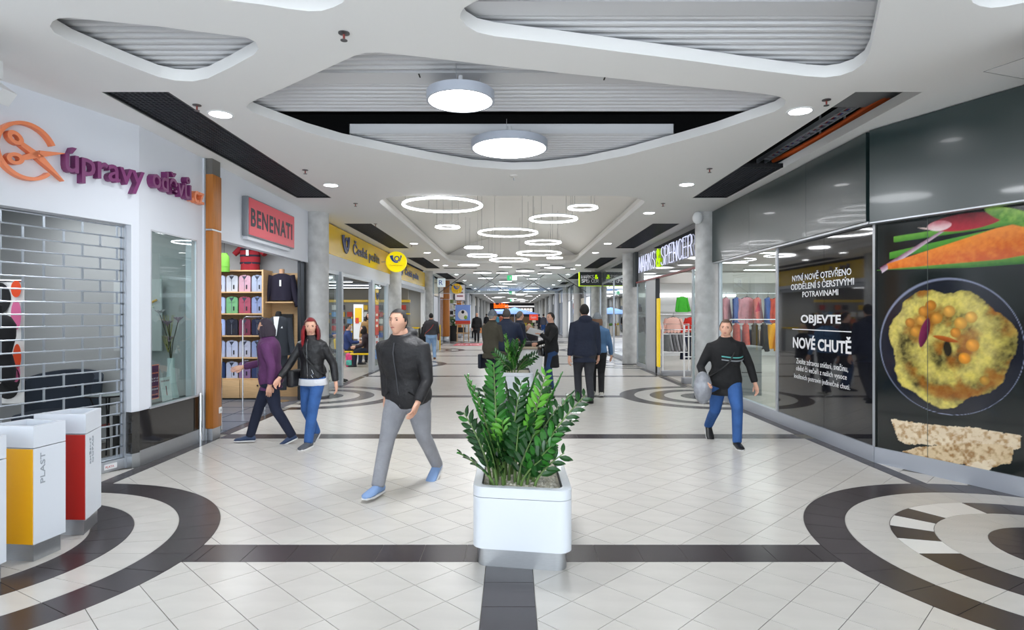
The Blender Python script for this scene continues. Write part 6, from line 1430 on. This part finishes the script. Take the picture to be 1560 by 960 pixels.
def person(label, loc, rz, H=1.72, skin='fair', feet=((-.09, 0, 0), (.09, 0, 0)), lean=0, side=0, arms=((5, 8, 12), (5, 8, 12)), head=(0, 0), hair=('short', '2b211c'), top=None, hem=.47, flare=1.0, pants=None, shoes=None, hat=None, vox=.018, pelvis=None, collar=None, build=1.0, hood=False, shirt=None, group=None, open_neck=False):
    t = thing('person', label, 'person', loc, rz, group)
    V = Vector; k = H/1.75
    pz_ = .53*H
    fl_, fr_ = [V((f[0]*k, f[1]*k, f[2]*k+.045*H)) for f in feet]
    if pelvis is None:
        sp_ = max(abs(fl_.y), abs(fr_.y)); pz_ = .53*H-.25*sp_*sp_-.01; pel = V((0, (fl_.y+fr_.y)/2*.6, pz_))
    else: pel = V(pelvis)
    Rl = Matrix.Rotation(-math.radians(lean), 3, 'X') @ Matrix.Rotation(math.radians(side), 3, 'Y')
    T = lambda x, y, z: pel+Rl @ V((x*H, y*H, (z-.53)*H))
    th, sh = .245*H, .24*H
    body = G(); jg = G(); pg = G(); b = build
    # torso
    TR = [(.47, .06, .05), (.49, .093, .062), (.53, .097, .066), (.58, .088, .06), (.63, .08, .056), (.69, .09, .062), (.75, .098, .064), (.79, .1, .058), (.815, .085, .048), (.835, .045, .038), (.86, .032, .034), (.885, .032, .034)]
    body.loft([ering(T(0, .005 if z > .83 else 0, z), rx*H*b, ry*H*b, Rl) for z, rx, ry in TR])
    legs = []
    for sg, f in ((-1, fl_), (1, fr_)):
        hip = pel+V((sg*.052*H, 0, -.005*H)); kn, an = ik(hip, f, th, sh, V((0, 1, .15))); legs.append((hip, kn, an))
        body.tube([hip+V((0, 0, .03)), hip, hip.lerp(kn, .5), kn, kn.lerp(an, .35), an], [.05*H, .05*H, .043*H, .033*H, .032*H, .022*H], 14)
        body.tube([an, an-V((0, 0, .03*H))], [.022*H, .022*H], 10)
    arm = []
    for sg, (fw, out, el) in zip((-1, 1), arms):
        s_ = T(sg*.098*b, 0, .782); a1, o1 = math.radians(fw), math.radians(out)
        d1 = Rl @ V((sg*math.sin(o1), math.sin(a1)*math.cos(o1), -math.cos(a1)*math.cos(o1))); e_ = s_+d1*.172*H
        a2 = math.radians(fw+el); d2 = Rl @ V((sg*math.sin(o1)*(1-el/120)-sg*.35*math.sin(math.radians(el)), math.sin(a2)*math.cos(o1*.5), -math.cos(a2))).normalized(); w_ = e_+d2*.145*H; arm.append((s_, e_, w_, d2))
        body.tube([T(sg*.06*b, 0, .795), s_, s_.lerp(e_, .5), e_, e_.lerp(w_, .3), w_], [.035*H, .034*H*b, .028*H*b, .024*H, .025*H, .016*H], 12)
    me = remesh(body, vox, 3, 'body')
    gg = G(); gg.add([v.co.copy() for v in me.vertices], [list(p.vertices) for p in me.polygons], True); bpy.data.meshes.remove(me)
    # head
    hs = .132*H; yaw, pit = head; hc = T(0, .012, .925); Rh = Rl.copy() if abs(lean) < 15 else Matrix.Rotation(-math.radians(lean*.5), 3, 'X')
    Rh = Rh @ Matrix.Rotation(math.radians(yaw), 3, 'Z') @ Matrix.Rotation(math.radians(-pit), 3, 'X')
    hv, nu, nv = head_pts(hs); gg.add([hc+Rh @ v for v in hv], grid_faces(nu, nv), True)
    for sg in (-1, 1): gg.ell(hc+Rh @ V((sg*.335*hs, -.02*hs, 0)), (.03*hs, .06*hs, .12*hs), 8, 6, Rh)
    gg.tube([T(0, .004, .85), hc+Rh @ V((0, -.04*hs, -.25*hs))], [.034*H, .033*H], 12)
    for sg, (s_, e_, w_, d2) in zip((-1, 1), arm): hand(gg, w_, d2, Rl @ V((-sg, .25, .0)), .105*H, 1 if sg < 0 else -1, .45)
    bd = gg.obj('body', SKIN[skin], t, fixn=True)
    for sg in (-1, 1):
        q = hc+Rh @ V((sg*.13*hs, .335*hs, .045*hs)); G().ell(q, (.05*hs, .03*hs, .032*hs), 8, 6, Rh).obj('eye', M('eye_dark', '2a221e', .2), t)
        q = hc+Rh @ V((sg*.13*hs, .385*hs, .125*hs)); G().ell(q, (.07*hs, .02*hs, .014*hs), 8, 4, Rh).obj('eyebrow', M('hair_'+hair[1], hair[1], .7), t)
    G().ell(hc+Rh @ V((0, .41*hs, -.25*hs)), (.085*hs, .025*hs, .026*hs), 10, 6, Rh).obj('mouth', M('lips', 'a8625a', .5), t)
    # hair
    HM = M('hair_'+hair[1], hair[1], .6, bump=.6, bscale=60); st = hair[0]
    if st != 'none':
        hv, nu, nv = head_pts(hs, .03 if st == 'short' else .05, face=False)
        def keep(i, j):
            el = 90-180*(i+.5)/nv; az = abs(((360*(j+.5)/nu)+180) % 360-180)
            lim = 38 if az < 55 else 38-(az-55)*1.2 if az < 80 else (8-(az-80)*.9 if az < 120 else -32)
            return el > lim
        g = G(); vv = [hc+Rh @ v for v in hv]; g.add(vv, grid_faces(nu, nv, keep), True); g.add([hc+Rh @ (v*.93) for v in hv], [f[::-1] for f in grid_faces(nu, nv, keep)], True)
        if st == 'long' or st == 'bob':
            r_ = random.Random(1); Lh = .85 if st == 'long' else .42
            for a in range(-125, 126, 10) if False else range(60, 301, 9):
                ar = math.radians(a); p = V((math.sin(ar)*.36, math.cos(ar)*.42, .08))*hs; q = V((math.sin(ar)*(.47 if st == 'long' else .4), math.cos(ar)*.42+(.1 if abs(a-180) > 95 else 0), -.55))*hs
                l = V((q.x*1.05+r_.uniform(-.01, .01), q.y*1.0, -(.55+Lh*r_.uniform(.85, 1.1))*hs)) if st == 'long' else V((q.x, q.y, -Lh*hs*1.3))
                g.tube([hc+Rh @ p, hc+Rh @ (p.lerp(q, .5)+V((p.x, p.y, 0))*.12), hc+Rh @ q, hc+Rl @ l], [.06*hs, .085*hs, .09*hs, .03*hs], 6)
        if st == 'pony': g.tube([hc+Rh @ V((0, -.42, .2))*hs, hc+Rh @ V((0, -.6, .05))*hs, hc+Rh @ V((0, -.55, -.5))*hs], [.06*hs, .1*hs, .03*hs], 8)
        g.obj('hair', HM, t)
    if hat:
        hv, nu, nv = head_pts(hs, .065, face=False); g = G()
        kp = lambda i, j: 90-180*(i+.5)/nv > 12-10*(abs(((360*(j+.5)/nu)+180) % 360-180) > 90)
        for v in hv:
            if v.z > .35*hs: v.z *= 1.12
        g.add([hc+Rh @ v for v in hv], grid_faces(nu, nv, kp), True); g.obj('hat', M('hat_'+hat, hat, .9, bump=.4, bscale=70), t)
        G().loft([[hc+Rh @ V((math.sin(a)*.41*hs*s, math.cos(a)*.475*hs*s, z*hs)) for a in [2*PI*q/28 for q in range(28)]] for s, z in ((.98, .0), (1.05, .03), (1.05, .17), (.98, .2))], caps=False).obj('hat_cuff', M('hatcuff_'+hat, hat, .9, var=.3, nscale=30, bump=.5, bscale=60), t)
    # trousers
    pants = pants or BLK; i_ = .012*H
    pg.loft([ering(T(0, 0, z), (rx+.012)*H*b, (ry+.012)*H*b, Rl) for z, rx, ry in ((.455, .07, .055), (.475, .092, .062), (.53, .098, .066), (.59, .088, .06))])
    for hip, kn, an in legs: pg.tube([hip, hip.lerp(kn, .5), kn, kn.lerp(an, .4), an+V((0, 0, -.012*H))], [.058*H*b, .052*H*b, .042*H, .039*H, .034*H], 14)
    me = remesh(pg, vox, 3, 'trousers'); link('trousers', me, pants, t)
    # shoes
    for (hip, kn, an), f in zip(legs, feet):
        g = G(); rot = Matrix.Rotation(math.radians(f[3]) if len(f) > 3 else 0, 3, 'X'); o = an-V((0, 0, .045*H))
        zz_ = lambda y, z: o+rot @ V((0, y*H, z*H))
        rings_ = []
        for y, wd_, h0, h1 in ((-.04, .018, .004, .03), (-.035, .024, 0, .05), (-.01, .026, 0, .055), (.03, .027, 0, .045), (.07, .031, 0, .032), (.1, .028, 0, .026), (.117, .014, .004, .016)):
            c = (h0+h1)/2; rings_.append([tuple(zz_(y, c)+rot @ V((wd_*H*math.cos(q), 0, (h1-h0)/2*H*math.sin(q)))) for q in [2*PI*u/12 for u in range(12)]])
        g.loft(rings_); sm_ = shoes or M('shoe_black', '151517', .4); so = g.obj('shoe', sm_, t)
        G().loft([[tuple(zz_(y, z)+rot @ V((sg*wd_*H, 0, 0))) for y, wd_, sg in ((-.04, .02, -1), (.02, .028, -1), (.08, .032, -1), (.117, .016, -1), (.117, .016, 1), (.08, .032, 1), (.02, .028, 1), (-.04, .02, 1))] for z in (-.001, .008)], smooth=False).obj('sole', M('sole_white', 'd8d8d8', .6) if shoes else M('sole_dark', '202022', .6), so)
    # top
    top = top or BLK; o_ = .014
    rg = []
    if pelvis is None and hem < .46:
        zz = hem
        while zz < .47: q = (.47-zz)/.47; rg.append((zz, (.108+.05*q*flare)*1, .078+.05*q*flare)); zz += .05
    for z, rx, ry in TR:
        if z > max(hem, .465) and z < .84: rg.append((z, rx+o_, ry+o_+(.006 if z < .6 else 0)))
    rg.insert(0, (rg[0][0]-.004, rg[0][1]*.8, rg[0][2]*.8))
    for z, rx, ry in ((.848, .048, .046), (.862, .044, .045)): rg.append((z, rx, ry))
    jg.loft([ering(T(0, .004 if z > .83 else 0, z) if z > .47 else V((pel.x, pel.y, T(0, 0, z).z)), rx*H*b, ry*H*b, Rl) for z, rx, ry in rg])
    for (s_, e_, w_, d2) in arm: jg.tube([T(0, 0, .8).lerp(s_, .55), s_, s_.lerp(e_, .5), e_, e_.lerp(w_, .5), w_-d2*.012*H], [.04*H, .04*H*b, .035*H*b, .032*H, .03*H, .026*H], 14)
    if hood: jg.ell(T(0, -.05, .845), (.07*H, .045*H, .04*H), 14, 8)
    me = remesh(jg, vox, 3, 'jacket'); link('jacket' if hem > .42 else 'coat', me, top, t)
    if collar: G().loft([ering(T(0, .006, z), r_*H, r_*H*.95, Rl, 20, 2) for z, r_ in ((.838, .05), (.85, .052), (.872, .046), (.868, .038), (.845, .036))], caps=False).obj('collar', collar, t)
    t_ = dict(T=T, arm=arm, legs=legs, H=H, hc=hc, hs=hs, Rl=Rl, pel=pel, b=b); return t, t_
def details(t, j, mat, zlow=.48, pockets=True, zipm=None):
    """front zip and pocket welts that follow the jacket"""
    T, H, b = j['T'], j['H'], j['b']
    G().tube([T(0, .0795*b+.002 if z < .7 else (.0835*b-.02*(z > .79)*b), z) for z in [zlow+.02+i*(.81-zlow)/7 for i in range(8)]], .0045, 5).obj('zip', zipm or CHROME, t)
    if pockets:
        for s in (-1, 1): G().tube([T(s*.05*b, .078*b, .57), T(s*.085*b, .058*b, .53)], .007, 5).obj('pocket', mat, t)
def strap(t, j, mat, sgn=1, w_=.011, zl=.56, hipx=.105, name='strap'):
    T, H = j['T'], j['H']; b = j['b']; pts = []
    for k in range(17):
        a = k/16*2*PI; x = .112*b*math.cos(a)*sgn; y = .088*b*math.sin(a); z = (.80+zl)/2+(.80-zl)/2*(-math.cos(a)); pts.append(T(x*(1.0 if x*sgn > 0 else .6), y, z))
    g = G(); g.tube(pts+[pts[0]], w_*H*.6, 6); return g.obj(name, mat, t)
PI_ = PI
# 1 purple jacket, walking left
PJ = cloth('purple', '5b2f5c')
p, j = person('person in a purple quilted jacket and dark trousers walking before the shirt shelves', (-3.02, 7.62, 0), PI*.55, 1.60, feet=((-.08, -.30, .03, -25), (.08, .30, 0, 0)), arms=((-15, 12, 25), (35, 10, 45)), lean=4, head=(0, 2), hair=('bob', '2e2330'), top=PJ, hem=.44, flare=.5, pants=cloth('dark_navy', '1a2036'), shoes=M('shoe_blue', '2c3d5e', .6), vox=.014, collar=M('scarf_teal', '2f4a55', .9), build=1.08)
details(p, j, M('trim_purple', '3a1c3c', .7), .45)
# 2 woman with red hair
p, j = person('woman with long bright red hair, black leather jacket and blue jeans', (-2.47, 7.55, 0), PI*.93, 1.60, feet=((-.07, .24, 0), (.08, -.22, .05, -30)), arms=((-18, 20, 22), (22, 24, 26)), lean=3, head=(28, 4), hair=('long', '4a1719'), top=M('leather_black', '18181b', .45, bump=.9, bscale=9), hem=.505, pants=DENIM, shoes=M('sneaker_grey', '4a4e56', .6), vox=.012, build=.93)
for c in p.children:
    if c.name.startswith('hair'): c.data.materials[0] = M('hair_red', 'a8141f', .5, col2='3a1416', nscale=5, stretch=(1, 1, .6), bump=.5, bscale=60)
G().loft([ering(j['T'](0, 0, z), rx*1.6, ry*1.6, j['Rl']) for z, rx, ry in ((.475, .112, .082), (.478, .114, .084), (.525, .108, .08))]).obj('shirt_hem', M('shirt_white', 'd6d8de', .8, bump=.3, bscale=20), p)
strap(p, j, M('strap_black', '101012', .5), -1)
details(p, j, BLACK, .51)
g = G(); T = j['T']; c = T(.13, .03, .53); g.rbox(-.05, -.14, -.11, .05, .14, .1, .03, 3); g2 = G(Matrix.Translation(c)); g2.add(g.v, g.f); g2.obj('shoulder_bag', M('leather_black', '18181b', .42), p)
G().tube([T(-.04, .082, .60), T(-.055, .084, .57), T(-.035, .085, .56), T(-.05, .084, .54)], .006, 5).obj('zip_pull', CHROME, p)
# 3 man bending forward in a black hooded jacket
p, j = person('man in a black hooded jacket and grey trousers striding with his head down', (-.97, 5.66, 0), 2.78, 1.74, feet=((-.1, -.40, .06, -32), (.09, .38, 0, 0)), arms=((20, 14, 35), (-18, 14, 25)), lean=13, head=(0, -18), hair=('short', '1d1a1a'), top=cloth('black_shell', '1c1b1e', .6), hem=.46, flare=.5, pants=cloth('grey_marl', '8f9096', var=.12), shoes=M('trainer_blue', '7f9cc8', .6), vox=.014, hood=True, build=1.18)
details(p, j, BLACK, .47, zipm=M('zip_grey', '4a4b50', .5))
# 4 man at right
p, j = person('man in a black jacket with a teal and grey chest stripe and blue jeans', (2.66, 7.5, 0), PI*.97, 1.63, feet=((-.08, .16, 0), (.14, -.5, .1, -40)), arms=((-5, 26, 28), (0, 28, 62)), lean=8, side=2, head=(-20, -8), hair=('short', '5a4638'), top=cloth('black_jersey', '141416'), hem=.42, flare=.3, pants=DENIM, shoes=M('shoe_black', '151517', .4), vox=.013, build=1.1)
T = j['T']; H_ = j['H']
for z, c in ((.715, 'stripe_teal'), (.69, 'stripe_grey')):
    G().loft([[tuple(T(.129*math.sin(a), .093*math.cos(a), z+dz+.01*math.sin(a*2))) for a in [math.radians(q) for q in range(-75, 30, 7)]] for dz in (0, .009)], closed=False, caps=False).obj('stripe', M(c, {'stripe_teal': '5fb0ac', 'stripe_grey': '8d9196'}[c], .7), p)
g = G(Matrix.Translation(j['arm'][1][2]+Vector((.03, -.02, -.1)))); g.ell((0, 0, 0), (.11, .13, .2), 14, 10); g.obj('carrier_bag', M('bag_plastic', '8d9097', .45, var=.3, nscale=10, bump=.8, bscale=12), p)
strap(p, j, M('strap_black', '101012', .5), 1)
# 5+6 couple walking away on the right
p, j = person('tall man in a long navy hooded coat walking away on the right', (1.33, 11.3, 0), .05, 1.86, feet=((-.09, -.02, 0), (.07, -.34, .03, -30)), arms=((-4, 9, 8), (6, 9, 10)), head=(0, 0), hair=('short', '17130f'), top=cloth('navy_wool', '1a2134'), hem=.42, flare=.5, pants=TRK, hood=True, build=1.12)
p, j = person('woman in a denim jacket and grey beanie walking away beside the man in navy', (1.68, 12.0, 0), -.1, 1.66, feet=((-.07, .2, 0), (.08, -.18, .02, -20)), arms=((0, 14, 15), (8, 16, 20)), hair=('bob', '7a5a44'), hat='7c8288', top=cloth('blue_jacket', '4f7299', var=.15), hem=.5, pants=BLK, shoes=M('shoe_grey', 'a8a49a', .6), collar=M('scarf_pink', 'd8b8b0', .9, bump=.5), build=1.1)
# 7 woman with handbag, phone and paper
p, j = person('woman in a long black coat with a black handbag holding a white paper', (.83, 12.9, 0), PI*.62, 1.68, feet=((-.08, .02, 0), (.08, -.05, 0)), arms=((35, 10, 95), (10, 12, 70)), head=(10, 0), hair=('short', '221a18'), top=cloth('black_coat', '141417'), hem=.3, flare=.7, pants=cloth('dark_denim', '24406a'), build=1.0)
T = j['T']; g = G(Matrix.Translation(j['arm'][1][2]+Vector((.0, -.0, -.02))))
G(Matrix.Translation((.06, .05, -.0)) @ Matrix.Translation(T(.12, .02, .5))).rbox(-.13, -.08, -.12, .13, .08, .1, .04, 3).obj('handbag', M('bag_patent', '17171a', .2, coat=.5), p)
G().tube([T(.08, .06, .55), T(.13, .08, .64), T(.17, .06, .56)], .008, 6).obj('bag_handle', BLACK, p)
q = j['arm'][0][2]; G(Matrix.Translation(q+Vector((.0, .12, .03))) @ Matrix.Rotation(.5, 4, 'Y') @ Matrix.Rotation(.3, 4, 'X')).box(-.12, -.16, 0, .12, .14, .004).obj('paper', LWHITE, p)
# 8,9,10,11 group at the counter
p, j = person('old man in an olive coat and grey striped knitted hat, seen from the side', (-.42, 13.0, 0), -.75, 1.72, feet=((-.09, 0, 0), (.1, -.04, 0)), arms=((8, 10, 20), (10, 10, 25)), head=(-15, 0), hair=('short', '9a9690'), hat='6d747c', top=cloth('olive', '4a463a'), hem=.40, flare=.5, pants=NVY, collar=M('collar_black', '1a1916', .9), build=1.22)
G(Matrix.Translation((-.3, .05, .62))).rbox(-.05, -.16, -.18, .05, .16, .14, .03).obj('bag', M('bag_dark', '1c2333', .5), p)
p, j = person('man in a quilted navy jacket seen from behind at the white counter', (-.12, 12.95, 0), -.12, 1.76, feet=((-.1, 0, 0), (.12, .05, 0)), arms=((6, 12, 12), (25, 18, 35)), hair=('short', '54504c'), top=M('quilt_navy', '1c2740', .7, bump=.5, bscale=10), hem=.46, flare=.2, pants=cloth('taupe', '6f665e'), collar=M('collar_navy', '131a2a', .9), build=1.28)
p, j = person('grey-haired man in a navy jacket with a tan shoulder strap facing right', (.18, 15.2, 0), -1.2, 1.72, arms=((10, 8, 30), (10, 8, 30)), hair=('short', '6d6964'), top=NVY, pants=NVY, build=1.1)
strap(p, j, M('strap_tan', 'a8623c', .5), 1)
p, j = person('blonde older woman in a dark coat seated behind the counter', (.45, 15.6, 0), PI*.85, 1.62, feet=((-.1, .4, 0), (.1, .4, 0)), pelvis=(0, 0, .62), arms=((20, 8, 60), (20, 8, 60)), hair=('bob', 'c9b48c'), top=cloth('charcoal', '26262c'), pants=BLK, collar=M('scarf_green', '9a9d7c', .9, bump=.5), build=1.1)
t = thing('bar_stool', 'dark stool under the blonde woman behind the counter', 'stool', (.45, 15.62, 0)); G().lathe([(.18, .5), (.18, .55)], n=20).obj('seat', BLACK, t)
for q in range(4): a = q*PI/2+.6; G().tube([(.12*math.cos(a), .12*math.sin(a), .5), (.2*math.cos(a), .2*math.sin(a), 0)], .012, 6).obj('leg', CHROME, t)
# 12,13 woman with red strap and child/dark figure
p, j = person('woman with a red bag strap and light blue jeans standing with her back to us', (-2.9, 21.8, 0), .15, 1.69, feet=((-.12, 0, 0), (.13, 0, 0)), arms=((8, 14, 50), (0, 14, 18)), hair=('short', '1d1a1c'), top=cloth('charcoal_jumper', '3c3b40'), hem=.49, pants=DENIML, shoes=M('shoe_brown', '6a4326', .6), build=1.12)
strap(p, j, M('strap_red', 'b03a3c', .5), -1)
G(Matrix.Translation(j['T'](.15, 0, .5))).rbox(-.03, -.12, -.14, .05, .12, .1, .03).obj('shoulder_bag', M('bag_brown', '6b3c2a', .5), p)
p, j = person('stooping person in black clothes left of the woman with the red strap', (-3.4, 23.2, 0), -.6, 1.45, feet=((-.1, 0, 0), (.1, .1, 0)), lean=18, arms=((20, 10, 30), (25, 10, 40)), hair=('short', '1b1819'), top=BLK, pants=BLK, shoes=M('shoe_grey', 'a8a49a', .6), hood=True)
# far walkers
p, j = person('bald man in a long black coat walking towards us in the distance', (-2.05, 35.5, 0), PI, 1.76, feet=((-.09, .15, 0), (.1, -.15, .02, -15)), arms=((6, 12, 12), (-6, 12, 15)), hair=('none', 'b9a08c'), top=cloth('black_coat', '141417'), hem=.4, flare=.4, pants=BLK, vox=.025, build=1.15)
p, j = person('small dark figure walking far off on the left', (-2.35, 56, 0), .3, 1.74, feet=((-.09, .15, 0), (.1, -.15, .02, -15)), hair=('short', '1b1819'), top=BLK, pants=BLK, vox=.03, hem=.42)
for i, (px, D, tp, pn, l, rz) in enumerate([(821, 50, BLK, TRK, 'far walker in black at the right of the parasol', 0), (828, 47, cloth('grey_top', '5a5c64'), DENIM, 'far walker in a grey top and blue jeans right of the parasol', .2), (757, 62, cloth('teal_top', '3a7a94'), BLK, 'far walker in a teal top behind the man in the knitted hat', 0), (763, 66, cloth('rust_top', 'b8644a'), TRK, 'far walker in a rust coloured top before the far shop', 0), (815, 60, cloth('cream_top', 'c9bfae'), BLK, 'far walker in a cream top beside the orange-red sign', 3.1), (836, 55, cloth('blue_top2', '6a7f9c'), BLK, 'far walker in pale blue close to the right wall', 0)]):
    person(l, ((px-780)/F*D, D, 0), rz, 1.72, feet=((-.09, .14, 0), (.1, -.14, .02, -15)), top=tp, pants=pn, vox=.035)
# seated at the cafe
person('person in a burgundy top seated at the cafe beyond the easel', (-2.45, 41.6, 0), PI*.9, 1.68, feet=((-.1, .42, 0), (.1, .42, 0)), pelvis=(0, 0, .52), arms=((25, 8, 60), (25, 8, 60)), top=cloth('burgundy', '5a2030'), pants=BLK, vox=.03)
# post office
person('woman in a camel coat standing in the post office with a white bag', (-4.85, 20.6, 0), PI*1.05, 1.70, arms=((15, 10, 60), (8, 14, 20)), hair=('long', '2a1f1c'), top=cloth('camel', 'a07c4e'), hem=.28, flare=.6, pants=TRK, collar=M('scarf_black', '1a1a1c', .9), build=1.1)
tb_ = thing('tote_bag', 'pale tote bag held by the woman in the camel coat', 'bag', (-4.58, 20.38, .72)); G().rbox(-.1, -.05, -.14, .1, .05, .14, .03).obj('body', M('tote_pale', 'cfc9c4', .8), tb_); G().tube([(-.05, 0, .13), (0, 0, .28), (.05, 0, .13)], .008, 5).obj('handle', BLACK, tb_)
p, j = person('woman in a dark brown coat seated on the yellow bench with her phone', (-4.45, 18.85, 0), PI*.55, 1.64, feet=((-.1, .44, 0), (.1, .46, 0)), pelvis=(0, 0, .52), arms=((30, 6, 60), (35, 6, 55)), lean=12, head=(0, -18), hair=('bob', '241c1a'), top=cloth('aubergine', '33242a'), pants=NVY)
p, j = person('man in a blue jacket seated on the yellow chair, seen from behind', (-5.3, 19.6, 0), -PI/2+.2, 1.7, feet=((-.1, .4, 0), (.1, .4, 0)), pelvis=(0, 0, .54), arms=((30, 8, 60), (30, 8, 60)), hair=('short', '2a211c'), top=cloth('blue_puffer', '26386a'), pants=NVY)
for i, (x, y, c, l) in enumerate([(-5.0, 15.6, '2c3a58', 'dark-haired man at the desk behind the post office window, in blue'), (-4.55, 14.6, '20242c', 'seated person in black close behind the post office window'), (-5.2, 17.0, '585a50', 'person in olive beyond the desk in the post office')]):
    person(l, (x, y, 0), [-1.2, -1.5, 2.2][i], 1.68, feet=((-.1, .4 if i == 1 else 0, 0), (.1, .4 if i == 1 else .05, 0)), pelvis=(0, 0, .55) if i == 1 else None, arms=((30, 8, 60), (30, 8, 60)), hair=('short', '241c18'), top=cloth('post_%d' % i, c), pants=BLK, vox=.022)
t = thing('waiting_stool', 'dark stool under the seated person behind the post office window', 'stool', (-4.55, 14.6, 0)); G().lathe([(.18, .4), (.18, .45)], n=20).obj('seat', BLACK, t); G().tube([(0, 0, 0), (0, 0, .4)], .03, 8).obj('pole', CHROME, t); G().lathe([(.18, 0), (.18, .02)], n=20).obj('foot', CHROME, t)
